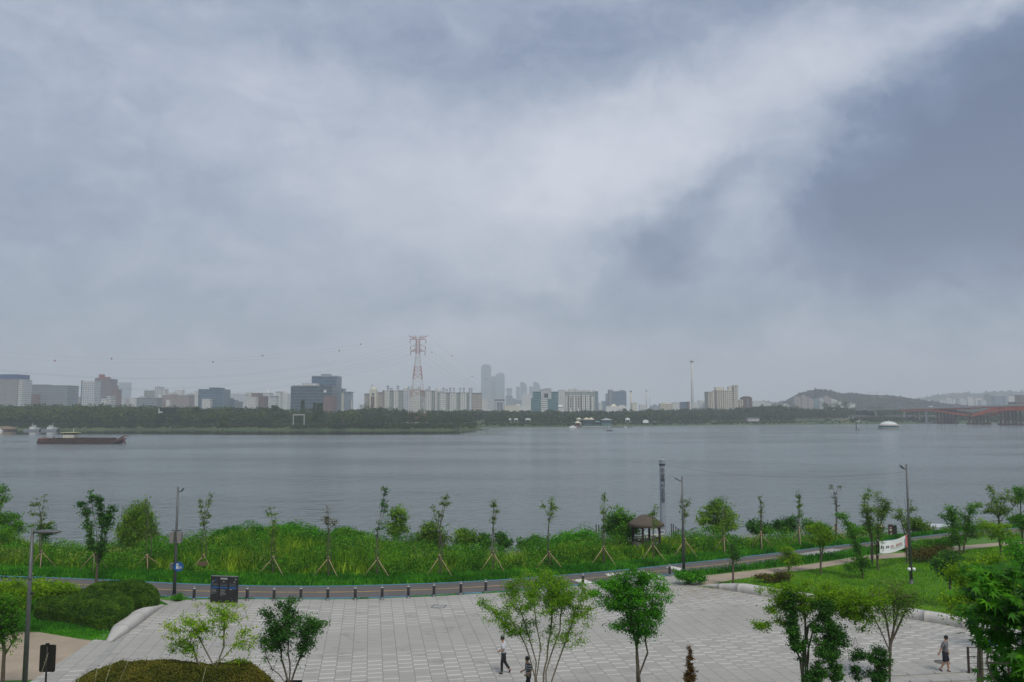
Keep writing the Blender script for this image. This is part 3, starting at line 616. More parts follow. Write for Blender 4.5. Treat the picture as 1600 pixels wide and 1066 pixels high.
bld('apartment_tower', 'pale tower with a rounded top left of the large glass complex', 1900, [('wall', 438, 448.5, 616, None, F_PALE, 0, 24), ('rounded_top', 438.5, 448, 610, 616, F_PALE, 1, 20, 'round')])
bld('office_complex', 'large dark blue glass complex with an upper tower and roof garden', 1000, [('wall', 453.5, 505, 605, None, F_DKBLUE, 0, 34), ('upper_tower', 486, 525.3, 588, None, F_BLUE, 36, 30), ('roof_edge', 486, 525.6, 587, 588, WH, 35.5, 31), ('plant_room', 500.5, 514.5, 585, 587.5, F_DKBLUE, 45, 12), ('penthouse', 471, 494, 599, 605, F_PALE, 14, 14), ('roof_garden', 454, 517, 601, 605, RTREE, 1, 12, 'trees'), ('brick_wing', 505, 518, 604, None, F_RED, 1, 30), ('glass_top', 505, 518.3, 603.5, 618, F_DKBLUE, .5, 30), ('sign', 505, 509.5, 609.5, 613.5, WH, -.3, .6)])
bld('apartment_tower', 'cream tower with a yellow sign at the foot of the glass complex', 1080, [('wall', 519, 532.5, 615, None, F_CREAM2, 0, 18), ('plain_edge', 528.5, 532.6, 614.6, None, CREAMW, -.3, 19), ('sign', 521.5, 527.5, 619.5, 621, mat('yellow_sign', (.62, .45, .08), .7), -.5, .4)])
bld('office_block', 'grey office pair with wide flat cornices', 1280, [('wall', 525, 535.5, 608.5, None, F_DKBLUE, 8, 20), ('cornice', 524.5, 536.5, 607.2, 608.6, ROOFG, 7, 21), ('wall', 535, 547.5, 613, None, F_TOWER, 0, 20), ('cornice', 534.5, 548.5, 612.4, 613.4, ROOFG, -1, 21), ('annex', 547, 549.5, 626, None, F_PALE, 3, 12)])
bld('apartment_block', 'dark banded short slab at the left end of the long apartment row', 1230, [('wall', 569, 577, 617, None, F_BANDB, 0, 14), ('roof_band', 569, 577.1, 615, 617, ROOFG, -.3, 15)])
bld('apartment_tower', 'cream tower with an arched top, round window and spire', 1215, [('wall', 577, 587.5, 611, None, CREAMW, 0, 14), ('arch', 577, 587.5, 605, 611, CREAMW, 0, 11, 'round'), ('lantern', 577.6, 586.4, 602.6, 610, F_WHITE, 6, 10, 'round'), ('round_window', 581, 584, 614.5, 617.8, GLASSD, -.5, 1), ('brown_panel', 579.3, 584.8, 636, 619.5, F_BROWN, -.4, .6), ('spire', 581.8, 582.4, 600.4, 603, DSTEEL, 10, .6)])
bld('apartment_block', 'beige banded slab between the cream arched tower and the long row', 1235, [('wall', 587.5, 597, 615, None, F_BANDB, 0, 14), ('roof_band', 587.5, 597.1, 613, 615, ROOFG, -.3, 15)])
def aptrow(label, D, u0, u1, vt, tw, stripes, band=True):
    bl = [('wall', u0, u1, vt+2, None, F_APTG, 0, 14), ('roof_band', u0, u1+.1, vt, vt+2, ROOFG, -.3, 15)]
    for a, b in stripes: bl.append(('white_bay', a, b, vt+1.2, None, F_APT, -1.4, 6))
    for a, b, t in tw: bl += [('lift_tower', a, b, t, vt, F_WHITE, 5, 6), ('tower_cap', a-.2, b+.2, t-.7, t, ROOFG, 4.8, 6.4)]
    return bld('apartment_block', label, D, bl, group='long row of apartment slabs')
aptrow('apartment slab with two lift towers, left of the striped pylon', 1250, 597, 628, 610, [(603.5, 606.5, 603.5), (619.5, 622.5, 603.5), (608.5, 612, 607)], [(600, 608.5), (614.5, 622.5)])
bld('apartment_tower', 'pale rounded apartment towers left behind the pylon legs', 1330, [('wall', 628, 640, 611, None, F_WHITE, 0, 18), ('rounded_top', 629, 639, 604.5, 611, F_PALE, 1, 16, 'round'), ('wall', 640, 656, 608, None, F_APT, 3, 18), ('lift_tower', 636.8, 639.3, 603.5, 609, F_WHITE, -1, 5), ('lift_tower', 642, 645, 602.5, 608, F_WHITE, 5, 7), ('lift_tower', 652.5, 656, 604, 608, F_WHITE, 5, 7)])
aptrow('apartment slab with one lift tower just right of the striped pylon', 1250, 656, 678, 610.5, [(668.5, 671.5, 605), (664.5, 668, 608.5)], [(664.5, 674)])
bld('apartment_tower', 'pale tower with a round crown between two long slabs', 1330, [('wall', 679, 689.5, 612, None, F_PALE, 0, 16), ('rounded_top', 679.5, 689, 605.5, 612, F_PALE, 1, 14, 'round')])
aptrow('longest apartment slab with six lift towers, left of the hazy skyscrapers', 1250, 683, 737, 613.5, [(691.2, 694, 607), (695.8, 698.8, 609), (701.8, 704.6, 606.7), (707.2, 710, 607), (717.5, 720.3, 607), (723.3, 726.3, 607)], [(687, 697), (703, 713.5), (719, 730.5)])
bld('apartment_block', 'beige banded slab end with a broad lift tower', 1245, [('wall', 737.5, 752.5, 616, None, F_BANDB, 0, 14), ('roof_band', 737.5, 752.6, 614, 616, ROOFG, -.3, 15), ('lift_tower', 732, 737.5, 607.6, None, F_WHITE, -1, 12), ('tower_cap', 731.8, 737.7, 606.6, 607.6, ROOFG, -1.2, 12.5)])
bld('skyscraper', 'tallest hazy skyscraper with a stepped crown', 4700, [('wall', 751.5, 767, 573, None, F_TOWER, 0, 60), ('crown', 753, 766, 571.2, 573, F_TOWER, 3, 50), ('crown_top', 754.5, 764, 569.6, 571.2, F_TOWER, 6, 40)])
bld('skyscraper', 'hazy skyscraper with a pointed roof, second tallest', 4700, [('wall', 774, 788.5, 586, None, F_TOWER, 0, 60), ('crown', 776, 787, 583.6, 586, F_TOWER, 6, 40), ('spire', 779.5, 783.5, 582, 583.6, F_TOWER, 8, 20, 'round'), ('shoulder', 766.5, 774, 588.5, None, F_TOWER, 40, 50)])
bld('skyscraper', 'short hazy tower with a narrow waist', 4600, [('wall', 791.5, 800, 607, None, F_TOWER, 0, 50), ('crown', 790.8, 800.6, 606.6, 609.6, F_TOWER, -3, 56)])
bld('skyscraper', 'slim hazy tower left of the first curved tower', 4400, [('wall', 806.5, 812.5, 605.5, None, F_TOWER, 0, 50), ('crown', 806.5, 811, 604, 605.5, F_TOWER, 3, 30)])
bld('skyscraper', 'first hazy tower with a curved shoulder', 4300, [('wall', 813, 823.5, 597, None, F_TOWER, 0, 40, 'curve')])
bld('skyscraper', 'slim hazy tower between the two curved towers', 4400, [('wall', 827, 833, 604.5, None, F_TOWER, 0, 50), ('crown', 827.8, 832, 603.5, 604.5, F_TOWER, 3, 30)])
bld('skyscraper', 'second hazy tower with a curved shoulder above the teal glass block', 4300, [('wall', 833.5, 844, 597, None, F_TOWER, 0, 40, 'curve')])
bld('office_block', 'faded blue stepped blocks in front of the hazy towers', 3300, [('wall', 790, 801, 618.5, None, F_BLUE, 0, 40), ('wall', 801, 806, 623, None, F_BLUE, 5, 40), ('wall', 806, 816, 626, None, F_BLUE, 10, 40)])
bld('apartment_block', 'faint wide white block left of the teal glass block', 2600, [('wall', 815.5, 831, 616.5, None, F_PALE, 0, 30), ('rooftop', 818, 824, 615, 616.5, F_PALE, 6, 10)])
bld('low_block', 'low pale blocks under the tallest hazy skyscraper', 1700, [('wall', 753, 761, 624.5, None, F_PALE, 0, 16), ('wall', 761, 770, 627, None, F_WHITE2, 4, 16)])
bld('frame_building', 'grey open frame building under the hazy skyscrapers', 1280, [('wall', 776.5, 785, 630, None, F_GREY, 2, 14), ('post', 773, 775, 625.4, None, CONC, 0, 3), ('post', 786.4, 788.6, 625.4, None, CONC, 0, 3), ('roof_frame', 772.8, 788.8, 624, 626.4, ROOFG, -.4, 18), ('post', 780, 781.2, 626.4, None, CONC, 0, 3)])
bld('low_block', 'long low cream hall behind the middle trees', 1500, [('wall', 789, 810, 634, None, CREAMW, 0, 20), ('roof', 804, 815, 632, 634, ROOFC, 2, 16, 'hip'), ('wall', 810, 830, 635.5, None, WH, 2, 20)])
bld('office_block', 'teal glass block with a white framed centre and square opening', 1150, [('wall', 833, 845.3, 613, None, F_TEAL, 0, 26), ('lower_glass', 830, 845.3, 623.5, None, F_TEAL, -2, 20), ('white_centre', 845.3, 861.5, 609, None, F_WHITE2, -1, 26), ('roof_band', 851, 861, 607.2, 609, ROOFG, 3, 15), ('opening', 850.5, 856.5, 621.5, 615.2, GLASSD, -1.4, 1), ('side_glass', 861.5, 872, 613, None, F_TEAL, 0, 26), ('right_lower_glass', 856, 870, 624, None, F_TEAL, -1.6, 1)])
bld('church', 'small white church with a pitched roof below the pale apartments', 1180, [('wall', 871.5, 880.5, 636, None, WH, 0, 14), ('roof', 871.2, 880.8, 632.8, 636, WH, -.5, 14, 'hip')])
bld('apartment_block', 'pale apartment tower left of the curved white apartment row', 1500, [('wall', 873, 884, 610, None, F_PALE, 0, 18), ('lift_tower', 877, 882, 608.4, 610, WH, 4, 8)])
bl = [('wall', 884, 930, 613, None, F_APTG, 8, 16)]
for a, b, t in ((884, 889, 611), (889, 898, 608), (898, 904, 607.6), (904, 912, 610), (912, 923, 609.5), (923, 929, 612)): bl.append(('stepped_top', a, b-.3, t, 616, F_PALE, 9, 12))
for a, b, t in ((883.5, 887, 618.5), (889, 894.5, 618.5), (895.5, 899.5, 619), (901, 907, 618), (909.5, 914, 618.5), (915.5, 922, 618.5), (923.5, 928.5, 620)): bl.append(('white_bay', a, b, t, None, F_APT, 2, 8))
bl.append(('red_panel', 891.2, 892.6, 637, 620.5, F_RED, 1.6, .5)); bl.append(('red_panel', 903.5, 905, 637, 619.5, F_RED, 1.6, .5))
bld('apartment_block', 'white apartment row with stepped tops and narrow red panels', 1380, bl)
bld('apartment_tower', 'pale rounded tower at the right end of the white stepped apartments', 1420, [('wall', 926.5, 935, 612.5, None, F_TOWER, 0, 18), ('rounded_top', 927, 934.5, 608.5, 612.5, F_PALE, 1, 14, 'round')])
bld('low_block', 'small grey low block left of the wide grey-blue office', 1900, [('wall', 936, 941, 630, None, F_PALE, 0, 18), ('wall', 941, 948, 627.5, None, F_TOWER, 5, 18)])
bld('office_block', 'wide grey-blue office with a beige left strip and red roof corners', 1900, [('wall', 955.5, 979, 612, None, F_BLUE, 0, 34), ('side_strip', 952.5, 955.5, 609.5, None, F_BEIGE, -2, 34), ('roof_corner', 953, 958, 609, 612, F_PINK, 0, 20), ('roof_corner', 970, 977, 609.8, 612, F_PINK, 0, 20), ('left_wing', 948.5, 952.5, 615.5, None, F_TOWER, 3, 30)])
bld('low_block', 'long low white hall under the wide grey-blue office', 1500, [('wall', 947, 980, 635, None, WH, 0, 20), ('roof', 955, 964, 631.5, 635, ROOFC, 3, 14, 'hip'), ('rooftop', 968, 976, 633, 635, F_PALE, 4, 12)])
def chimney(label, D, u, hw, vt, bands, m1, cat='chimney', ring=None):
    r = hw/F*D; H = ZV(vt, D); root = empty('chimney', label, cat, (XU(u, D), D, 0))
    MB().lathe([(r*1.25, 0), (r*1.05, H*.4), (r, H*.93), (r, H*.93)], 20).build('shaft', m1, root)
    MB().lathe([(r*.82, H*.93), (r*.82, H*.985), (r*.4, H), (.01, H)], 20).build('cap', WH, root)
    for z in bands: MB().lathe([(r*1.02, H*z-1), (r*1.45, H*z), (r*1.45, H*z+1.6), (r*1.02, H*z+1.6)], 20).build('platform', ROOFG, root)
    return root
STACK = mat('stack_concrete', (.50, .49, .47), .8, .22, .05); STACKC = mat('cream_stack', (.55, .50, .38), .8, .15, .1)
chimney('tallest pale concrete chimney with a ringed platform near the top', 1500, 1082.3, 1.9, 558.5, [.925], STACK)
chimney('cream chimney, left of the two short ones', 1500, 986, 1.25, 608, [.9, .25], STACKC)
chimney('thin grey chimney, right of the two short ones', 1700, 1010.5, .9, 607, [.9], STACK)
root = empty('antenna_mast', 'thin faint antenna mast right of the short chimneys', 'mast', (XU(1015.3, 2200), 2200, 0)); H = ZV(620, 2200)
MB().tube([(0, 0, 0), (0, 0, H)], [.7, .35], 5).build('mast', ROOFG, root)
for z in (.55, .7, .85): MB().bar((-2.2, 0, H*z), (2.2, 0, H*z), .3).build('crossarm', ROOFG, root)
bld('low_block', 'small orange-beige house beside the cream chimney', 1450, [('wall', 988, 996, 630.5, None, CREAMW, 0, 14), ('rooftop', 991, 994, 629.5, 630.5, ROOFG, 3, 6)])
bld('low_block', 'faint low blocks between the two short chimneys', 2300, [('wall', 1000, 1009, 633, None, F_PALE, 0, 20), ('wall', 1017, 1029, 634.5, None, F_TOWER, 5, 20), ('wall', 1022, 1026, 632.5, None, F_TOWER, 30, 20)])
bld('school_building', 'cream low building with a yellowish roof line right of the thin chimney', 1300, [('wall', 1032, 1052, 632, None, F_CREAM2, 0, 16), ('roof_band', 1032, 1052, 630.6, 632, ROOFC, -.3, 17), ('lift_tower', 1036, 1040.5, 628.4, 631, CREAMW, 3, 7)])
bld('low_block', 'pale far block behind the cream low building', 2000, [('wall', 1052, 1063, 629.5, None, F_PALE, 0, 20), ('rooftop', 1055, 1059, 628.6, 629.5, ROOFG, 4, 8)])
bld('office_block', 'low blue-grey block with a dark red tower left of the tall chimney', 1350, [('wall', 1065, 1078, 629, None, F_BLUE, 0, 16), ('red_tower', 1074.5, 1078.3, 628.4, None, F_RED, -2, 6)])
bld('office_block', 'pale far blocks right of the tall chimney', 2100, [('wall', 1085, 1092, 629.5, None, F_PALE, 0, 20), ('wall', 1093, 1105.5, 626.5, None, F_PALE, 10, 25), ('dark_wall', 1099, 1105.8, 630, None, F_TOWER, -3, 8)])
bld('apartment_block', 'large cream apartment complex with three tall rooftop towers', 1150, [('wall', 1106, 1120, 613, None, F_CREAM, 0, 18), ('plain_bay', 1113.5, 1119, 612.6, None, CREAMW, -1, 8), ('main_wall', 1119.5, 1134, 611, None, F_CREAM, -5, 20), ('roof_block', 1119.5, 1132.5, 605, 611, CREAMW, -2, 12), ('mid_wall', 1134, 1147, 611.5, None, F_CREAM2, -2, 18), ('roof_tower', 1139.3, 1144.8, 603.8, 611.5, CREAMW, 0, 8), ('corner_tower', 1147.3, 1153.6, 603.5, None, F_CREAM2, -4, 14), ('tower_tip', 1149, 1153.8, 602, 604, CREAMW, -4, 10)])
bld('low_block', 'low cream block between the cream complex and the brown tower', 1180, [('wall', 1154, 1161.5, 625.5, None, F_CREAM, 0, 14), ('parapet', 1154, 1161.5, 624.8, 625.5, WH, -.3, 14.6)])
bld('apartment_tower', 'dark brown tower with a chamfered top', 1200, [('wall', 1162, 1175.5, 622, None, F_BROWN, 0, 18), ('top', 1164, 1173, 619.5, 622, F_BROWN, 1, 14), ('glass_strip', 1168, 1170, 640, 623, F_TOWER, -.4, .6)])
bld('apartment_block', 'pale far apartment row right of the brown tower', 2300, [('wall', 1177, 1195, 627, None, F_PALE, 0, 24), ('rooftop', 1180, 1184, 626, 627, WH, 5, 9), ('wall', 1196, 1204, 629.5, None, F_PALE, 8, 24)])
# houses on the hill and the hazy quarter behind the bridge
rs = np.random.RandomState(31)
hillb = [(1229, 632, 'small white house at the left foot of the hill', F_PALE, 1), (1248, 621, 'pinkish apartment block on the hill, left of the teal mast', F_PINK, 3), (1259, 619, 'tall pinkish apartment block on the hill, just left of the teal mast', F_PINK, 3), (1268, 623, 'small pink block below the hill top', F_PINK, 2), (1286, 623, 'white block directly right of the teal mast', F_WHITE, 2), (1294, 620, 'pinkish wide block right of the teal mast', F_PINK, 3), (1304, 624, 'pale block stepping down the right side of the hill', F_PALE, 2), (1314, 628, 'low pale block on the lower right slope of the hill', F_PALE, 2), (1332, 630, 'long low pale row at the right foot of the hill', F_PALE, 2)]
for u, v, lab, mt, k in hillb:
    w = 4.5 if k < 3 else 5.5
    bld('apartment_block', lab, 1980 if k != 1 else 1900, [('wall', u-w, u+w*.1, v, None, mt, 0, 16), ('wall', u+w*.1, u+w, v+1.4, None, mt, 3, 16), ('rooftop', u-w*.5, u-w*.1, v-1.2, v, ROOFG if k == 2 else WH, 4, 6)])
far = [(1455, 626, 10, F_PALE, 'white low block at the left end of the hazy quarter'), (1462, 629, 8, F_WHITE, 'bright short block second in the hazy quarter'), (1484, 623, 8, F_PALE, 'pale tower on the slope of the far hills'), (1494, 625, 9, F_PALE, 'pale tower next to it further down the slope'), (1505, 624, 11, F_WHITE, 'white wide tower in the hazy quarter'), (1517, 622, 9, F_PALE, 'tall pale tower in the middle of the hazy quarter'), (1530, 623, 12, F_PALE, 'broad pale tower left of the slim dark tower'), (1546, 616.5, 4.5, F_DKBLUE, 'slim dark tower standing above the hazy quarter'), (1564, 619, 18, F_BLUE, 'wide blue-grey block right of the slim dark tower'), (1582, 620, 10, F_PALE, 'pale tower right of the wide blue-grey block'), (1590, 616.5, 9, F_PINK, 'pinkish tower near the right edge'), (1601, 618, 9, F_BROWN, 'dark brown tower at the right edge above the bridge'), (1474, 627, 9, F_PALE, 'pale low tower between white blocks'), (1538, 626, 8, F_WHITE, 'small white block in front of the slim dark tower')]
for i, (u, v, w, mt, lab) in enumerate(far):
    bld('apartment_tower', lab, 2500+60*(i % 4) if 'dark brown' not in lab else 1700, [('wall', u-w/2, u+w/2, v, None, mt, 0, 22), ('rooftop', u-w*.25, u+w*.1, v-1.1, v, WH if mt is not F_DKBLUE else ROOFG, 6, 9)])
bld('office_block', 'dark flat building just above the bridge arch at the right edge', 1250, [('wall', 1588, 1625, 629, None, F_BROWN, 0, 20), ('roof_band', 1588, 1625, 628, 629, ROOFG, -.4, 21)])
# teal mast and frames on the hill
root = empty('mast', 'slender teal mast with a grey top in front of the hill', 'mast', (XU(1275, 1350), 1350, 0)); H = ZV(606, 1350); H1 = ZV(622, 1350)
MB().tube([(0, 0, 0), (0, 0, H1)], [1.7, 1.2], 8).build('lower_mast', TEALW, root); MB().tube([(0, 0, H1), (0, 0, H)], [1.3, .7], 8).build('upper_mast', ROOFG, root)
for z in (H*.9, H*.97): MB().lathe([(.6, z), (3, z+.3), (3, z+.8), (.6, z+.9)], 10).build('platform', TEALW, root)
root = empty('steel_frames', 'light steel stadium frames on the ridge right of the hill top', 'steel frame', (XU(1373, 1950), 1950, 0))
for u in (1359, 1364, 1369, 1374, 1380, 1386):
    a = P(u, 613, 1950); b = P(u+rs.uniform(-2, 2), 617.5, 1950); mb = MB(); mb.bar((a.x-root.location.x, 0, a.z), (b.x-root.location.x, 0, b.z-8), .45)
    c_ = P(u+5, 613.5+rs.uniform(-1.5, 1), 1950); mb.bar((a.x-root.location.x, 0, a.z), (c_.x-root.location.x, 0, c_.z), .45); mb.build('frame', ROOFR if u % 2 else WH, root)

# ---- lattice pylon and its lines
RW = mat('pylon_red', (.40, .17, .14), .6, .1, .2); PW = mat('pylon_white', (.62, .60, .58), .6, .1, .2)
PD = 735; px0 = XU(652, PD); H = ZV(524.5, PD); py = empty('lattice_pylon', 'tall red and white lattice power pylon on the far bank', 'pylon', (px0, PD, 0))
def pw_(z):      # half width of the tower body
    t = z/H; return np.interp(t, [0, .12, .60, .78, 1.0], [8.8, 7.4, 3.3, 1.75, 1.6])
zs = [0]
while zs[-1] < H-3: zs.append(zs[-1]+max(2.8, pw_(zs[-1])*1.05))
zs[-1] = H-1; mb = MB(); prev = int((zs[0]/H)*7+.5) % 2
for i in range(len(zs)-1):
    za, zb = zs[i], zs[i+1]; wa, wb = pw_(za), pw_(zb); cur = int((za/H)*7+.5) % 2
    if cur != prev: mb.build('lattice_section', PW if prev else RW, py); mb = MB(); prev = cur
    ca = [(sx*wa, sy*wa, za) for sx, sy in ((-1, -1), (1, -1), (1, 1), (-1, 1))]; cb = [(sx*wb, sy*wb, zb) for sx, sy in ((-1, -1), (1, -1), (1, 1), (-1, 1))]
    for k in range(4):
        mb.bar(ca[k], cb[k], .28); mb.bar(ca[k], cb[(k+1) % 4], .13); mb.bar(ca[(k+1) % 4], cb[k], .13); mb.bar(cb[k], cb[(k+1) % 4], .13)
mb.build('lattice_section', PW if prev else RW, py)
arms = []
for v, hw, tip, red in ((530.5, 12.3, 0, 1), (541, 11.6, 0, 0), (549, 11.2, 0, 1)):
    z = ZV(v, PD); hw = hw/F*PD; mb = MB()
    for sx in (-1, 1):
        for sy in (-1, 1):
            mb.bar((sx*1.6, sy*1.6, z), (sx*hw, 0, z), .24); mb.bar((sx*1.6, sy*1.6, z+2.6), (sx*hw, 0, z), .2)
            for t in (.3, .6): mb.bar((sx*(1.6+(hw-1.6)*t), sy*1.6*(1-t), z), (sx*(1.6+(hw-1.6)*(t-.18)), sy*1.6*(1-t), z+2.6*(1-t)), .13)
    mb.build('crossarm', RW if red else PW, py)
    for sx in (-1, 1): MB().tube([(sx*hw, 0, z), (sx*hw, 0, z-3.6)], .28, 6).build('insulator', ROOFR, py); arms.append((px0+sx*hw, PD, z-3.6))
mb = MB(); z = ZV(526.5, PD)
for sx in (-1, 1): mb.bar((sx*1.6, 0, z-1), (sx*8, 0, z+.3), .3); mb.bar((sx*8, 0, z+.3), (sx*13/F*PD*1.15, 0, ZV(524, PD)), .26); mb.bar((sx*1.6, 0, z+1), (sx*8, 0, z+.3), .2)
mb.build('earth_wire_horn', RW, py); arms += [(px0-8.8, PD, ZV(524, PD)), (px0+8.8, PD, ZV(524, PD))]
MB().box(-9.5, 9.5, -9.5, 9.5, -3, 1.2).build('footing', CONC, py)
WIRE = mat('wire', (.22, .23, .25), .5, .1, 1)
left_v = [(539, -60), (556, -60), (561, -60), (581, -60), (603, -60), (548, -60), (536, -60), (550, -60)]
names = ['upper', 'lower']; balls = {6: [64], 7: [225, 286, 421, 559], 0: [], 2: [454, 565]}
wlab = ['upper left phase', 'upper right phase', 'middle left phase', 'middle right phase', 'lower left phase', 'lower right phase', 'left earth wire', 'right earth wire']
lefts = [558, 562, 580, 584, 602, 606, 536, 549]
REDB = mat('marker_red', (.20, .03, .02), .6)
for k, (ax, ay, az_) in enumerate(arms):
    e = P(-230, lefts[k]-16, 520+6*(k % 2)*2); a = Vector((ax, ay, az_)); N = 60; sag = 26 if k < 6 else 20
    pts = [a.lerp(e, i/N) - Vector((0, 0, sag*4*(i/N)*(1-i/N))) for i in range(N+1)]
    root = empty('power_line', 'power cable sweeping left from the pylon, '+wlab[k], 'power line', a, group='power cables left of the pylon')
    MB().tube([p-a for p in pts], .035 if k < 6 else .025, 4, smooth=True).build('cable', WIRE, root)
    if k >= 6:
        for t in ((.12, .34, .62) if k == 6 else (.20, .45, .72, .9)):
            i = int(t*N); MB().lathe([(.02, -.6), (.45, -.4), (.6, 0), (.45, .4), (.02, .6)], 10, tuple(pts[i]-a)).build('marker_ball', REDB, root)
    e = P(790+k*6, 612+(k % 3)*3, 1250); pts = [a.lerp(e, i/40) - Vector((0, 0, 14*4*(i/40)*(1-i/40))) for i in range(41)]
    root = empty('power_line', 'power cable running right from the pylon, '+wlab[k], 'power line', a, group='power cables right of the pylon')
    MB().tube([p-a for p in pts], .035, 4).build('cable', WIRE, root)
    if k in (6, 7):
        for i in (5, 16): MB().lathe([(.02, -.6), (.45, -.4), (.6, 0), (.45, .4), (.02, .6)], 10, tuple(pts[i+k-6]-a)).build('marker_ball', REDB, root)

# ---- red bridge
BR = mat('bridge_red', (.62, .10, .04), .6, .12, .05); BRD = mat('bridge_dark_red', (.10, .04, .035), .7, .15, .05); BC = mat('bridge_concrete', (.48, .47, .44), .8, .12, .05)
A0, B0 = Vector((452, 1250, 0)), Vector((547, 830, 0)); dv = (B0-A0).normalized(); rzb = math.atan2(dv.y, dv.x); LB = (B0-A0).length
br_ = empty('road_bridge', 'long red steel road bridge over the river at the right edge', 'bridge', A0, rzb)
def sY(y): return (1250-y)/(-dv.y)      # distance along the bridge of a depth y
def ztop(q): return float(np.interp(q, [0, sY(1100), sY(1020), sY(845), 600, 900], [11.2, 12.6, 13.8, 17.2, 19.5, 20.5]))
def deckmb(q0, q1, zo0, zo1, y0, y1, n=24):
    mb = MB(); Q = np.linspace(q0, q1, n+1)
    vs = []
    for q in Q: z = ztop(q); vs += [(q, y0, z+zo0), (q, y1, z+zo0), (q, y1, z+zo1), (q, y0, z+zo1)]
    fs = [(4*i+k, 4*i+(k+1) % 4, 4*i+4+(k+1) % 4, 4*i+4+k) for i in range(n) for k in range(4)]; fs += [(3, 2, 1, 0), (4*n, 4*n+1, 4*n+2, 4*n+3)]
    return mb.add(vs, fs)
deckmb(-260, 900, -.9, 0, -13, 13, 50).build('deck', BC, br_)
for y in (-13.2, 12.9): deckmb(-260, 900, 0, 1.0, y, y+.3, 50).build('parapet', BC, br_)
deckmb(-260, sY(1020), -2.2, -.95, -9, 9).build('concrete_girder', BC, br_)
q5, q6, q7 = sY(908), sY(975), sY(840)
for y in (-12, 11.2):
    deckmb(sY(1018), q6, -3.4, -.95, y, y+.8).build('red_girder', BR, br_)
    deckmb(q6, 900, -1.9, -.95, y, y+.8, 30).build('red_girder', BR, br_)
    # V haunch beside the pier and the big rising crescent
    z5 = ztop(q5)-10.6; mb = MB()
    def cres(qa, qb, za, zb, ta, tb, bow, n=20):
        vs = []
        for i in range(n+1):
            t = i/n; q = qa+(qb-qa)*t; z = za+(zb-za)*t+bow*4*t*(1-t); th = ta+(tb-ta)*t
            vs += [(q, y, z-th/2), (q, y+.8, z-th/2), (q, y+.8, z+th/2), (q, y, z+th/2)]
        mb.add(vs, [(4*i+k, 4*i+(k+1) % 4, 4*i+4+(k+1) % 4, 4*i+4+k) for i in range(n) for k in range(4)]+[(3, 2, 1, 0), (4*n, 4*n+1, 4*n+2, 4*n+3)])
    cres(q6, q5, ztop(q6)-2, z5, 1.6, 2.0, .6); mb.build('haunch', BR, br_)
    mb = MB(); cres(q5+3, q7, z5, ztop(q7)-2.2, 2.4, 7.0, 2.6); cres(q7, 640, ztop(q7)-2.2, ztop(640)-3, 7.0, 4.0, 5.2, 30); mb.build('arch_girder', BR, br_)
    mb = MB()
    for q in np.arange(q6+6, q7-6, 5.5):
        t = (q-q6)/(q5-q6) if q < q5 else (q-q5)/(q7-q5); zz = (ztop(q6)-2)*(1-t)+z5*t if q < q5 else z5*(1-t)+(ztop(q7)-1.6)*t
        if ztop(q)-2-zz > 1: mb.bar((q, y+.4, zz), (q, y+.4, ztop(q)-1.2), .22)
    mb.build('hangers', BRD, br_)
def pier(q, n=3, m=BRD, w=1.5, zb=-8, dq=3):
    mb = MB(); zt = min(ztop(q)-2.5, ztop(q)-2.5 if abs(q-q5) > 5 and abs(q-q5-3) > 5 else ztop(q)-10)
    for y in np.linspace(-10, 10, n):
        for d in ((-dq, dq) if dq else (0,)): mb.box(q+d-w/2, q+d+w/2, y-w/2, y+w/2, zb, zt)
    mb.box(q-dq-w, q+dq+w, -12, 12, zt-1.2, zt+.05); mb.box(q-dq-w*1.3, q+dq+w*1.3, -12.5, 12.5, -6, -2.2); return mb
for y_ in (1110, 1065): pier(sY(y_), 2, BC, 2, -8, 0).build('concrete_pier', BC, br_)
for y_ in (1012, 975): pier(sY(y_), 2, BC, 2.2, -8, 0).build('concrete_pier', BC, br_)
for y_ in (955, 908, 865, 800, 735): pier(sY(y_)).build('red_pier', BRD, br_)
for y_ in np.arange(1240, 720, -38):
    for y in (-12.6, 12.6): q = sY(y_); MB().tube([(q, y, ztop(q)), (q, y, ztop(q)+9), (q, y*.84, ztop(q)+9.4)], .12, 5).build('lamp_post', ROOFG, br_)
# lower expressway along the far bank
rx = empty('elevated_road', 'low grey elevated road on a row of columns below the bridge', 'elevated road', (XU(1400, 1085), 1085, 0), .05)
MB().box(-75, 60, -6, 6, 3.6, 5.0).build('deck', ROOFG, rx)
mb = MB()
for q in np.arange(-72, 60, 4.6): mb.box(q-.5, q+.5, -5, -4, -3, 3.6)
mb.build('columns', BC, rx)
rx = empty('quay_wall', 'sloping sand coloured embankment ramp below the elevated road', 'ramp', (XU(1270, 1060), 1060, -3))
MB().prism([(-40, 1), (55, 1), (70, 4.2), (55, 4.4), (20, 3)], 0, 6).build('ramp', mat('ramp_sand', (.33, .28, .21), .9), rx)
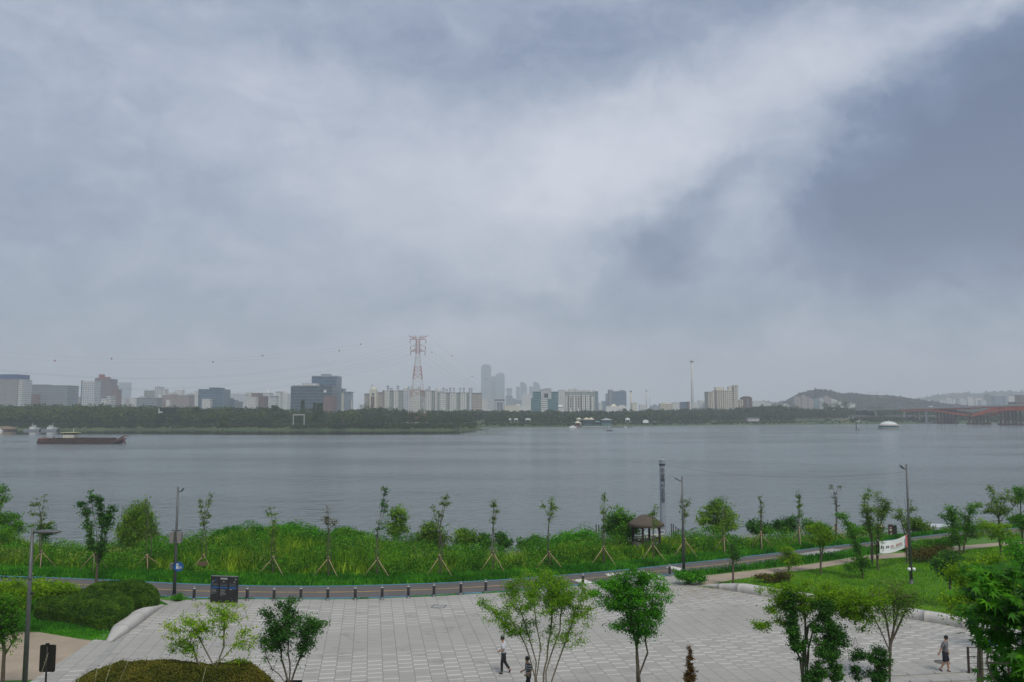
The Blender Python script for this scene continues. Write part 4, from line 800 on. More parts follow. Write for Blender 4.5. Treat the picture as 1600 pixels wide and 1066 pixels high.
# small vehicles on the bridge
CARW = mat('car_white', (.7, .7, .7), .3); CARD = mat('car_dark', (.05, .06, .08), .3); CARS_ = mat('car_silver', (.4, .42, .44), .3)
def car(y_, side, m, label, van=False):
    q = sY(y_); o = A0+dv*q; nrm = Vector((-dv.y, dv.x, 0)); pos = o+nrm*side; pos.z = ztop(q)
    r = empty('van' if van else 'car', label, 'van' if van else 'car', pos, rzb, 'vehicles on the bridge')
    if van: MB().prism([(-2.6, .4), (2.6, .4), (2.6, 1.2), (1.9, 2.3), (-2.6, 2.4)], -.95, .95).build('body', m, r)
    else: MB().prism([(-2.2, .35), (2.2, .35), (2.2, .85), (1.2, .95), (.6, 1.45), (-1.2, 1.45), (-1.9, .95), (-2.2, .9)], -.88, .88).build('body', m, r)
    MB().box(-1.0, .7, -.9, .9, 1.0 if not van else 1.5, 1.35 if not van else 2.0).build('window', GLASSD, r)
    for sx in (-1.4, 1.4):
        for sy in (-.8, .8): MB().tube([(sx, sy-.12, .34), (sx, sy+.12, .34)], .34, 10).build('wheel', DSTEEL, r)
car(1215, -8, CARW, 'white van at the far left end of the bridge deck', True); car(1180, -8, CARS_, 'silver car behind the white van on the bridge')
car(1090, -9, CARW, 'white car at the middle of the pale bridge section'); car(1075, -5, CARD, 'dark car beside the white car on the bridge')
car(970, -9, CARW, 'white van in front of the red girders on the bridge', True); car(1145, -9, CARW, 'white car on the pale part of the bridge, after the silver one')
car(940, -8, CARD, 'dark car above the V-shaped red haunch'); car(870, -8, CARS_, 'silver car above the rising red arch')

# ---- river craft and riverside things
HULLD = mat('barge_rust', (.055, .035, .030), .85, .45, .5); HULLR = mat('barge_red', (.13, .055, .042), .8, .3, .5); BROWN = mat('cargo_brown', (.06, .042, .032), .95, .45, .6)
D = 385; bx = empty('barge', 'long rusty cargo barge with a wheelhouse on the open river', 'barge', (XU(129, D), D, WATER), 0.0)
MB().prism([(-18.8, -.8), (17, -.8), (19, 1.1), (19, 1.4), (-18.8, 1.6)], -4, 4).build('hull', HULLD, bx)
MB().prism([(-13.5, 1.5), (15.4, 1.3), (15.2, 2.8), (9, 3.0), (5, 2.85), (0, 3.1), (-5, 2.85), (-9, 3.0), (-13.5, 2.6)], -3.7, 3.7).build('cargo_hold', BROWN, bx)
MB().box(-18.6, -14, -3.9, 3.9, 1.6, 2.7).build('stern_deck', HULLR, bx)
wh_ = MB().box(-7.8, -2.6, -2, 2, 2.9, 4.4).build('wheelhouse', CREAMW, bx)
MB().box(-7.5, -3, -2.05, 2.05, 4.4, 5.3).build('window', GLASSD, wh_); MB().box(-8.8, -1.6, -2.6, 2.6, 5.3, 5.55).build('roof', mat('barge_roof_yellow', (.55, .50, .25), .7), bx)
MB().tube([(-3.8, 0, 5.5), (-3.8, 0, 7.4)], .1, 6).build('mast', WHITE, bx)
mb = MB(); mb.bar((16.5, 0, 1.4), (20.8, 0, 3.9), .5); mb.bar((20.8, 0, 3.9), (22.8, 0, 3.6), .3); mb.bar((18, -1.5, 1.4), (21, -1.2, 2.6), .5); mb.bar((18, 1.5, 1.4), (21, 1.2, 2.6), .5); mb.bar((20, 0, 3.2), (21.3, 0, .2), .6); mb.build('bow_crane', HULLR, bx)
mb = MB()
for q in (-17.6, -16.3, -12.8, -12.2): mb.tube([(q, -1, 2.6), (q, -1, 3.5)], .22, 6)
mb.build('winches', HULLR, bx)
FOAM = mat('foam_wake', (.55, .58, .58), .8, .2, .5)
me = MB(); rs = np.random.RandomState(4)
for k in range(60):
    q = rs.uniform(-38, -19); w = rs.uniform(.6, 2.4); yy = rs.normal()*(.6+(-19-q)*.03); c0 = bx.location
    me.add([(c0.x+q, c0.y+yy-.12, WATER+.02+.001*k), (c0.x+q+w, c0.y+yy-.1, WATER+.02+.001*k), (c0.x+q+w, c0.y+yy+.12, WATER+.02+.001*k), (c0.x+q, c0.y+yy+.1, WATER+.02+.001*k)], [(0, 1, 2, 3)])
tag(me.build('wake_foam', FOAM), 'pale foam wake trailing behind the rusty barge', 'foam', kind='stuff')
def workboat(label, u, D, L, house):
    r = empty('moored_boat', label, 'boat', (XU(u, D), D, WATER))
    MB().prism([(-L/2, -.3), (L/2-1.5, -.3), (L/2, 1.6), (L/2-1, 1.4), (-L/2, 1.3)], -2.2, 2.2).build('hull', mat('boat_grey', (.22, .25, .27), .6), r)
    MB().box(-L*.18, L*.12, -1.6, 1.6, 1.35, 3.1).build('deckhouse', WH, r); MB().box(-L*.08, L*.10, -1.3, 1.3, 3.1, 4.4).build('wheelhouse', WH, r)
    MB().box(-L*.075, L*.102, -1.33, 1.33, 3.5, 4.0).build('window', GLASSD, r); MB().tube([(house, 0, 4.4), (house, 0, 6.0)], .12, 6).build('mast', WHITE, r)
    MB().box(L*.15, L*.38, -1.4, 1.4, 1.35, 2.5).build('cargo', mat('canvas_grey', (.38, .40, .40), .8), r)
workboat('grey and white moored workboat, left of the pair', 54, 625, 13, -.8); workboat('grey and white moored workboat, right of the pair', 81, 625, 13, 1.2)
r = empty('moored_boat', 'brown covered barge moored at the left edge by the bank', 'boat', (XU(8, 632), 632, WATER))
MB().prism([(-9, -.3), (9, -.3), (9, 1.2), (-9, 1.2)], -2.5, 2.5).build('hull', HULLD, r); MB().prism([(-8, 1.2), (8, 1.2), (8, 2.7), (0, 3.3), (-8, 2.7)], -2.2, 2.2).build('cover', mat('tarp_tan', (.34, .26, .17), .9), r)
r = empty('small_boat', 'small white boat in front of the brown covered barge', 'boat', (XU(2, 608), 608, WATER)); MB().prism([(-2.5, -.2), (2, -.2), (2.8, 1), (-2.6, 1)], -1, 1).build('hull', WHITE, r); MB().box(-1.4, .6, -.7, .7, 1, 1.9).build('cabin', WHITE, r)
# domed floating hall
D = 690; r = empty('floating_dome', 'round floating hall with a pale domed roof moored on the river', 'floating hall', (XU(1387.5, D), D, WATER))
MB().lathe([(8.9, -.5), (9.1, .3), (9.0, 1.2), (8.9, 1.3)], 40, sy=.8).build('pontoon', mat('dome_base', (.20, .24, .22), .7), r)
MB().lathe([(8.3, 1.2), (8.3, 3.1), (8.4, 3.15)], 40, sy=.8).build('wall', F_TEAL, r)
MB().lathe([(8.9, 3.0), (8.9, 3.5), (7.4, 3.7)], 40, sy=.8).build('eaves', mat('dome_eaves', (.50, .50, .46), .7), r)
MB().lathe([(7.3, 3.6), (7.0, 4.2), (5.6, 5.3), (3.4, 6.1), (1.2, 6.45), (.02, 6.5)], 40, sy=.8).build('dome', mat('dome_white', (.62, .64, .62), .6), r)
MB().lathe([(7.6, 3.55), (7.6, 3.8), (7.1, 3.9)], 40, sy=.8).build('red_band', ROOFR, r); MB().tube([(0, 0, 6.4), (0, 0, 7.8)], .1, 6).build('mast', WHITE, r)
# floating restaurant group
D = 742
def pav(name, label, u0, u1, vb, ve, vt, wm, rm, kind='hip', cat='pavilion', dy=0):
    D2 = D+dy; cx = XU((u0+u1)/2, D2); w = XU(u1, D2)-XU(u0, D2); z0, z1, z2 = ZV(vb, D2), ZV(ve, D2), ZV(vt, D2)
    r = empty(name, label, cat, (cx, D2, 0)); MB().box(-w*.4, w*.4, 0, w*.6, z0, z1).build('wall', wm, r); mb = MB()
    if kind == 'hip': mb.add([(-w/2, -w*.1, z1-.02), (w/2, -w*.1, z1-.02), (w/2, w*.7, z1-.02), (-w/2, w*.7, z1-.02), (-w*.08, w*.3, z2), (w*.08, w*.3, z2)], [(0, 1, 5, 4), (1, 2, 5), (2, 3, 4, 5), (3, 0, 4), (0, 3, 2, 1)])
    else:
        mb.box(-w/2, w/2, -.6, w*.65, z1-.02, z1+(z2-z1)*.35)
        for q in (-w*.18, w*.22): mb.lathe([(w*.2, 0), (w*.17, (z2-z1)*.4), (w*.06, (z2-z1)*.62), (.02, (z2-z1)*.66)], 16, (q, w*.3, z1+(z2-z1)*.34))
    mb.build('roof', rm, r); mb = MB()
    for q in np.linspace(-w*.36, w*.36, 6): mb.box(q-.35, q+.35, -.12, .1, z0+(z1-z0)*.35, z0+(z1-z0)*.8)
    mb.build('windows', GLASSD, r); return r
DG = mat('dark_green_wall', (.05, .10, .11), .6, .2, .3)
r = empty('pontoon', 'long floating landing stage with a row of pale posts', 'landing stage', (XU(930, D), D-6, WATER)); MB().box(-22, 26, 0, 10, -.6, .9).build('deck', mat('pontoon_grey', (.14, .16, .15), .8), r)
for q in np.arange(-12, 14, 1.55): MB().box(q-.22, q+.22, -.3, .1, .2, 1.7).build('post', WHITE, r)
pav('floating_restaurant', 'dark green floating restaurant with a cream double domed roof', 911, 929, 665.5, 656, 652.6, DG, ROOFC, 'dome', 'restaurant')
pav('floating_restaurant', 'teal floating hall with a grey hipped roof right of the domed restaurant', 939, 957, 665, 656.4, 653.8, F_TEAL, mat('hip_grey', (.36, .38, .38), .8), 'hip', 'restaurant')
pav('pavilion', 'small tall pavilion with a cream pyramid roof behind the landing stage', 900, 909, 664, 655, 652.8, WH, ROOFC, dy=14); pav('pavilion', 'low pavilion with a cream pyramid roof in front of the tall one', 898, 907.5, 667, 661, 658, ROOFR, ROOFC, dy=-2)
pav('shed', 'small teal roofed shed between the two floating restaurants', 929, 938, 665.5, 659.5, 657.8, DG, TEALW, cat='shed')
r = empty('small_boat', 'white motor boat moored left of the landing stage', 'boat', (XU(895, 735), 735, WATER)); MB().prism([(-3.4, -.2), (2.8, -.2), (3.6, .9), (-3.4, .9)], -1.1, 1.1).build('hull', WHITE, r); MB().prism([(-2, .9), (1.8, .9), (.8, 1.9), (-1.6, 1.9)], -.8, .8).build('cabin', WHITE, r)
for k, (u, lab) in enumerate(((967, 'red canoe group boat nearest the landing stage'), (975, 'red and white canoe in the middle of three'), (984, 'red canoe furthest right of the landing stage'))):
    r = empty('canoe', lab, 'canoe', (XU(u, 752), 752, WATER), 0, 'red canoes by the landing stage'); MB().prism([(-2.6, .6), (-1.9, 0), (1.9, 0), (2.6, .6)], -.4, .4).build('hull', HULLR if k != 1 else WHITE, r); MB().box(-1.9, 1.9, -.3, .3, .45, .62).build('seat', BROWN, r)
D = 616; r = empty('fishing_boat', 'small dark open boat with a man-sized cabin on the middle river', 'boat', (XU(952.5, D), D, WATER))
MB().prism([(-2.5, 0), (2.1, 0), (2.6, .6), (-2.5, .5)], -.7, .7).build('hull', DSTEEL, r); MB().prism([(-.3, .5), (.8, .5), (.6, 1.4), (0, 1.5)], -.4, .4).build('cabin', STEEL, r); MB().box(-2.5, -2.1, -.2, .2, .4, 1.1).build('outboard_motor', DSTEEL, r)
for u, v, w, h, lab in ((797, 655.5, 2.4, 1.8, 'small white awning on the far bank, leftmost of three'), (806.5, 655.5, 4, 1.6, 'white awning on the far bank, middle of three'), (825, 655.5, 5.5, 1.7, 'widest white awning on the far bank, right of three'), (980.5, 655.5, 4.4, 2.2, 'white tent on the far bank right of the restaurants'), (1008.5, 659.5, 5.5, 3.2, 'white boxy tent on the far bank grass')):
    D = 800; z = ZV(v, D); r = empty('tent', lab, 'tent', (XU(u, D), D, z)); MB().prism([(-w/2, -h*.3), (w/2, -h*.3), (w/2*.9, h*.5), (0, h*.75), (-w/2*.9, h*.5)], -1.5, 1.5).build('canopy', WHITE, r)
    mb = MB()
    for q in (-w*.45, w*.45): mb.bar((q, -1.4, -h*.3), (q, -1.4, -z-.5), .12); mb.bar((q, 1.4, -h*.3), (q, 1.4, -z-.5), .12)
    mb.build('legs', WHITE, r)
D = 585; r = empty('white_gate', 'white square gate frame standing among the trees on the left far bank', 'gate frame', (XU(467, D), D, 0)); w = 4.2; z0, z1 = ZV(664, D), ZV(649, D)
mb = MB(); mb.box(-w, -w+.5, 0, .5, z0, z1); mb.box(w-.5, w, 0, .5, z0, z1); mb.build('post', mat('gate_grey', (.46, .46, .46), .7), r); MB().box(-w, w, 0, .5, z1, z1+.7).build('crossbeam', mat('gate_grey', (.46, .46, .46), .7), r)
D = 690; r = empty('riverside_hut', 'white edged dark roof of a riverside hut among the left trees', 'hut', (XU(260, D), D, 0)); z0, z1 = ZV(646, D), ZV(638.5, D)
MB().box(-6.5, 6.5, 0, 6, z1, z1+.5).build('roof', DSTEEL, r); MB().box(-6.6, -6.1, -.2, 6, z0, z1).build('side_wall', WHITE, r); MB().box(-6.1, -3.4, -.15, .2, z0+.6, z0+1.5).build('sign', WHITE, r); MB().box(-6.1, 6.4, .3, 6, z0-1, z1).build('wall', mat('hut_wall', (.015, .03, .018), .9), r)
for u in (1337, 1341):
    D = 650; r = empty('mooring_pile', 'dark mooring pile in the river left of the dome, %s of two' % ('left' if u == 1337 else 'right'), 'pile', (XU(u, D), D, WATER), 0, 'mooring piles'); MB().tube([(0, 0, -1), (0, 0, 8 if u == 1337 else 1.4)], .35, 8).build('pile', DSTEEL, r); MB().lathe([(.5, 0), (.5, .8), (.02, 1.0)], 8).build('collar', DSTEEL, r)
for u, lab, L in ((1342, 'white motor yacht moored left of the dome', 9), (1224, 'white moored boat below the wooded hump', 6), (1205, 'small pale boat at the far shore', 3.5)):
    D = 940; r = empty('moored_boat', lab, 'boat', (XU(u, D), D, WATER)); MB().prism([(-L/2, -.2), (L/2-1, -.2), (L/2, 1.5), (-L/2, 1.5)], -1.5, 1.5).build('hull', WHITE, r); MB().prism([(-L*.35, 1.5), (L*.25, 1.5), (L*.1, 3.6), (-L*.3, 3.6)], -1.2, 1.2).build('cabin', WHITE, r); MB().tube([(0, 0, 3.5), (0, 0, 6.5)], .12, 5).build('mast', WHITE, r)
for u0, u1, lab in ((1238, 1246, 'low orange-brown barge on the far shore left'), (1254, 1290, 'long reddish brown barge along the far shore'), (1310, 1330, 'red work barge at the far shore near the yacht')):
    D = 945; L = XU(u1, D)-XU(u0, D); r = empty('moored_barge', lab, 'barge', (XU((u0+u1)/2, D), D, WATER)); MB().prism([(-L/2, -.2), (L/2, -.2), (L/2+.5, 1.6), (-L/2-.5, 1.6)], -3, 3).build('hull', HULLD, r); MB().prism([(-L*.4, 1.6), (L*.35, 1.6), (L*.3, 3.0), (-L*.2, 3.6), (-L*.4, 2.6)], -2.4, 2.4).build('cargo', mat('cargo_orange', (.36, .17, .10), .9, .3, .4), r)
bld('riverside_shed', 'low white boat shed on the far bank grass', 900, [('wall', 1168, 1186, 654, 658.5, F_PALE, 0, 8), ('roof', 1167, 1187, 652.4, 654, ROOFG, -.5, 9)])

# ================================================================== TREES
def grow(base, stems, blobs, natt, rs, step=.3, up=.12):
    """skeleton: stems first, then twigs reaching points spread through the crown"""
    nodes = [base]; par = [-1]
    for st in stems:
        prev = 0
        for p in st:
            a = nodes[prev]; L = np.linalg.norm(p-a); k = max(1, int(L/step)); j = rs.normal(size=3)*L*.03
            for i in range(1, k+1):
                t = i/k; q = a+(p-a)*t+j*math.sin(math.pi*t); nodes.append(q); par.append(prev); prev = len(nodes)-1
    vol = np.array([max(b[1][0]*b[1][1]*b[1][2], 1e-4)**.75 for b in blobs]); vol /= vol.sum(); att = []
    for (c, r), w in zip(blobs, vol):
        n = max(2, int(round(natt*w))); q = unit(n, rs)*(rs.rand(n)**.42)[:, None]; att.append(c+q*r)
    att = np.concatenate(att); N = np.array(nodes)
    d0 = np.array([np.min(np.linalg.norm(N-p, axis=1)) for p in att]); ends = []
    for p in att[np.argsort(d0)]:
        d = np.linalg.norm(N-p, axis=1)+1.3*np.maximum(0, N[:, 2]-p[2]+.05); i = int(np.argmin(d)); a = N[i]; L = np.linalg.norm(p-a)
        k = max(1, int(L/step)); new = []; prev = i; bow = np.array([0, 0, -L*up])+rs.normal(size=3)*L*.06
        for j in range(1, k+1):
            t = j/k; new.append(a+(p-a)*t+bow*math.sin(math.pi*t)); par.append(prev); prev = len(N)+len(new)-1
        N = np.concatenate([N, np.array(new)]); ends.append(prev)
    return N, np.array(par), np.array(ends), att
def tree(name, label, u, D, blobs, lm, bm=None, natt=60, lpa=30, ls=.09, spread=.25, r0=.07, stems=None, cat='tree', group=None, base=None, seed=1, droop=0, step=.3, asp=.55, twig=.006, parts=('trunk', 'crown'), ydepth=1.0):
    bm = bm or BARK; rs = np.random.RandomState(seed); x0 = XU(u, D) if base is None else P(base[0], base[1], D).x; z0 = zg1(x0, D)
    B = np.array([x0, D, z0-.03]); W = []
    for b in blobs:
        DD = D+(b[4] if len(b) > 4 else 0); c = np.array(P(b[0], b[1], DD)); rx, rz = b[2]*DD/F, b[3]*DD/F; W.append((c, np.array([rx, max(rx, rz*.5)*ydepth, rz])))
    if stems is None:
        cc = sum(w[0]*w[1][0] for w in W)/sum(w[1][0] for w in W); ztop_ = max(w[0][2] for w in W)
        st = [[np.array([B[0]*.6+cc[0]*.4, B[1], B[2]+(cc[2]-B[2])*.5]), np.array([cc[0], cc[1], ztop_])]]
    else: st = [[np.array(P(a, b, D+(c[0] if c else 0))) for a, b, *c in q] for q in stems]
    N, par, ends, att = grow(B, st, W, natt, rs, step)
    cnt = np.zeros(len(N)); cnt[ends] += 1
    for i in range(len(N)-1, 0, -1): cnt[par[i]] += cnt[i]
    cnt = np.maximum(cnt, .5); R = np.maximum(twig, r0*(cnt/cnt[0])**.5)
    root = empty(name, label, cat, tuple(B), 0, group); I = np.arange(1, len(N)); Pp = par[1:]
    ra = np.where(Pp == 0, R[0], R[Pp]); ra = np.minimum(ra, R[I]*1.35); 
    V, Fc = segs(N[Pp]-B, N[I]-B, ra, R[I], 6 if r0 > .05 else 5); link(parts[0], mesh_np(parts[0], V, Fc, True), bm, root)
    # leaves
    C = []; T = []
    n = len(att)*lpa; k = rs.randint(0, len(att), n); anchors = N[ends][rs.randint(0, len(ends), n)]
    e = ends[rs.randint(0, len(ends), n)]; hop = rs.randint(0, 3, n)
    for h in range(2): e = np.where(hop > h, par[e], e); e = np.maximum(e, 0)
    C = N[e]+rs.normal(size=(n, 3))*spread*np.array([1, 1, .6])
    if droop: t = rs.rand(n); C[:, 2] -= droop*t*rs.rand(n)*1.3; T = np.tile([0, 0, -1.], (n, 1))+rs.normal(size=(n, 3))*.25
    else: T = None
    V, Fc = cards(C-B, ls*rs.uniform(.65, 1.35, n), rs, .8 if not droop else 0, asp, T=T)
    link(parts[1], mesh_np(parts[1], V, Fc), lm, root); return root
L_DARK = leafmat('leaves_dark', [(.008, .030, .008), (.018, .065, .012), (.04, .11, .02)], .25, .6)
L_FRESH = leafmat('leaves_fresh', [(.032, .088, .006), (.075, .165, .010), (.14, .25, .02)], .4, .5)
L_MID = leafmat('leaves_mid', [(.015, .055, .006), (.035, .11, .010), (.075, .17, .018)], .35, .5)
L_VIV = leafmat('leaves_vivid', [(.015, .065, .006), (.030, .13, .008), (.06, .20, .012)], .35, .5)
L_BRIGHT = leafmat('leaves_bright', [(.045, .10, .005), (.095, .19, .008), (.16, .28, .015)], .4, .6, K=1.9)
L_YEL = leafmat('leaves_yellow_green', [(.08, .18, .008), (.17, .32, .014), (.27, .42, .03)], .4, .8, K=1.5)
L_OLIVE = leafmat('leaves_olive', [(.022, .05, .008), (.05, .10, .015), (.09, .15, .03)], .3, .6)
L_DUST = leafmat('leaves_dusty', [(.03, .055, .022), (.055, .09, .03), (.09, .13, .045)], .3, .8)
L_WIL = leafmat('leaves_willow', [(.025, .065, .008), (.055, .12, .014), (.11, .19, .03)], .35, .4)
L_BRN = leafmat('leaves_brown', [(.045, .026, .010), (.09, .05, .018), (.15, .085, .03)], .2, 1.0, K=1.3)
L_RUST = leafmat('leaves_rust', [(.04, .05, .012), (.08, .075, .022), (.13, .105, .04)], .2, .8, K=1.2)

# --- staked saplings along the road
SAP = [  # u, v base, [blobs], natt, material, label, leaders
 (65, 888, [(57, 785, 9, 10), (70, 778, 6, 8), (52, 800, 7, 7), (66, 800, 8, 12), (66, 820, 18, 7)], 34, L_DUST, 'staked sapling with an open round head, leftmost in the row', 5),
 (230, 890, [(229, 790, 3, 12), (231, 835, 5, 10)], 6, L_DUST, 'bare thin staked sapling in front of the willow', 4),
 (318, 893, [(313, 792, 6, 13), (324, 785, 5, 9), (330, 778, 3, 8), (320, 808, 9, 12)], 26, L_DUST, 'staked sapling with a narrow two-topped head, above the black notice board', 3),
 (427, 900, [(423, 800, 7, 8), (431, 808, 6, 8), (427, 825, 10, 14), (428, 850, 6, 12)], 26, L_OLIVE, 'staked sapling with a small leaning tuft, right of the black notice board', 3),
 (513, 903, [(511, 795, 3, 6), (508, 812, 6, 7), (520, 815, 4, 5), (526, 816, 3, 3)], 10, L_RUST, 'staked sapling with few browning leaves', 4),
 (590, 902, [(602, 767, 6, 6), (601, 786, 6, 7), (603, 795, 4, 7), (594, 822, 6, 6)], 22, L_DARK, 'tallest staked sapling with two dark leaf tufts near its tip', 3),
 (687, 902, [(698, 771, 3, 6), (694, 783, 6, 8), (677, 793, 4, 4), (685, 803, 6, 6), (699, 790, 3, 7)], 20, L_DUST, 'staked sapling with three separate leaf tufts, in front of the round olive bush', 4),
 (771, 893, [(770, 788, 4, 8), (775, 785, 4, 6), (777, 797, 3, 9), (769, 812, 5, 9)], 16, L_DUST, 'staked sapling with a slim brownish head', 3),
 (858, 888, [(846, 788, 3, 8), (862, 785, 6, 8), (866, 800, 4, 10), (858, 800, 4, 9)], 20, L_OLIVE, 'staked sapling with a fork to the left, left of the path to the water', 3),
 (943, 888, [(944, 777, 5, 7), (941, 795, 3, 10), (953, 792, 3, 4), (944, 812, 5, 8)], 18, L_OLIVE, 'staked sapling beside the dark round bush left of the thatched pavilion', 3),
 (1020, 878, [(1026, 792, 4, 7), (1022, 803, 7, 6), (1026, 817, 6, 6)], 18, L_OLIVE, 'staked sapling standing right in front of the thatched pavilion', 3),
 (1070, 873, [(1065, 780, 4, 9), (1065, 795, 5, 9), (1077, 785, 4, 8), (1072, 806, 5, 9)], 24, L_DUST, 'staked sapling right behind the street lamp near the tall lettered post', 3),
 (1131, 866, [(1129, 815, 5, 8), (1131, 830, 4, 8)], 8, L_OLIVE, 'staked sapling in front of the wide willow-like bush', 3),
 (1189, 860, [(1187, 778, 4, 6), (1191, 790, 4, 7), (1186, 800, 3, 6)], 10, L_DUST, 'thin staked sapling with a sparse pale head', 3),
 (1249, 852, [(1247, 772, 4, 8), (1249, 788, 6, 8), (1252, 802, 5, 6)], 20, L_OLIVE, 'staked sapling with a dense narrow flame-shaped head', 2),
 (1305, 846, [(1299, 762, 4, 5), (1312, 763, 3, 5), (1302, 778, 4, 6), (1308, 785, 4, 6)], 10, L_RUST, 'staked sapling with bare twigs and a few brown leaves', 4)]
TL = ['bamboo tripod at the leftmost sapling in the row', 'bamboo tripod in front of the willow', 'bamboo tripod carrying a small brown board, above the notice board', 'bamboo tripod at the sapling with the leaning tuft', 'bamboo tripod at the sapling with few browning leaves', 'bamboo tripod at the tallest sapling', 'bamboo tripod in front of the round olive bush', 'bamboo tripod at the slim brownish sapling', 'bamboo tripod at the sapling forked to the left', 'bamboo tripod left of the worn path to the pavilion', 'bamboo tripod in front of the thatched pavilion', 'bamboo tripod behind the lamp by the lettered post', 'bamboo tripod in front of the wide pale willow bush', 'bamboo tripod at the thin sapling with a sparse pale head', 'bamboo tripod at the flame-shaped sapling', 'bamboo tripod at the sapling of bare twigs, rightmost in the row']
STAKE = mat('bamboo_stake', (.33, .26, .14), .7, .25, 3); BARKS = mat('sapling_bark', (.10, .085, .065), .9, .3, 20)
for i, (u, vb, bl, na, lm, lab, ld) in enumerate(SAP):
    x, y = G(u, vb).x, G(u, vb).y; y = max(y, float(yfar(x))+1.9); Dd = y; x = XU(u, Dd)
    stems = [[(u, vb-75), (b[0], b[1]-b[3]*.6)] for b in bl[:ld]]
    tree('sapling', lab, u, Dd, bl, lm, BARKS, natt=int(na*1.7), lpa=13, ls=.12, spread=.11, r0=.04, stems=stems, seed=100+i, asp=.75, group='staked saplings along the road', step=.4)
    vt = [862, 868, 868, 871, 872, 873, 869, 863, 863, 855, 850, 843, 838, 832, 825, 820][i]
    z0 = zg1(x, Dd); ap = Vector(P(u, vt, Dd)); o = empty('tree_stakes', TL[i], 'tree support', (x, Dd, z0), 0, 'bamboo tripods')
    r2 = random.Random(i); a0 = [(-1.15, -.35), (1.05, -.75), (.35, 1.1)]
    if i in (0, 1): a0 = [(-1.25, .1), (.45, -1.1), (.9, .8)]
    if i in (12, 13, 14): a0 = [(-.2, -1.2), (1.2, .1), (-.9, .8)]
    for dx, dy in a0:
        dx += r2.uniform(-.12, .12); f = Vector((x+dx, Dd+dy, 0)); f.z = zg1(f.x, f.y)-.05; q = ap-Vector((x, Dd, z0)); g = f-Vector((x, Dd, z0))
        MB().tube([g, q+(q-g).normalized()*.12], .032, 6).build('leg', STAKE, o)
    MB().tube([ap-Vector((x, Dd, z0))-Vector((.07, 0, .06)), ap-Vector((x, Dd, z0))+Vector((.07, 0, -.05))], .07, 6).build('tie', mat('rope_tie', (.10, .08, .06), .9), o)
    if i == 2: MB().box(-.05, .62, -.95, -.88, .62, .88).build('tag_board', mat('brown_board', (.16, .09, .07), .7), o)

# tripod left of the big dark tree
x, y = G(140, 895).x, G(140, 895).y; y = max(y, float(yfar(x))+1.9); x = XU(146, y)
o = empty('tree_stakes', 'tripod of bamboo stakes around the tall dark tree on the left', 'tree support', (x, y, 0), 0, 'bamboo tripods')
for dx, dy in ((-1.2, -.2), (.55, -1.1), (.8, .9)): MB().tube([(dx, dy, -.05), (0, 0, 1.45)], .032, 6).build('leg', STAKE, o)
tree('roadside_tree', 'tall dark green upright tree with bare twig tips, left of the willow', 150, 57.5, [(126, 788, 8, 4), (133, 800, 7, 10), (142, 776, 5, 9), (155, 775, 5, 9), (156, 795, 6, 14), (138, 822, 8, 10), (162, 815, 9, 16), (142, 845, 6, 18), (170, 806, 7, 10), (160, 850, 7, 18), (180, 794, 6, 7), (176, 815, 5, 8)], L_DARK, natt=130, lpa=46, ls=.12, spread=.13, r0=.10, seed=7, asp=.7,
     stems=[[(152, 880), (140, 830), (133, 782)], [(152, 875), (150, 820), (143, 770)], [(153, 878), (160, 830), (158, 775)], [(154, 882), (168, 825), (177, 765)], [(152, 885), (146, 850), (130, 765)]])
tree('willow_tree', 'broad weeping willow on the left riverbank', 214, 74, [(216, 795, 22, 16), (200, 815, 20, 20), (236, 818, 18, 22), (216, 830, 26, 24), (190, 835, 10, 16), (248, 840, 8, 16)], L_WIL, natt=150, lpa=75, ls=.26, spread=.26, r0=.22, seed=8, droop=1.5, asp=.28)
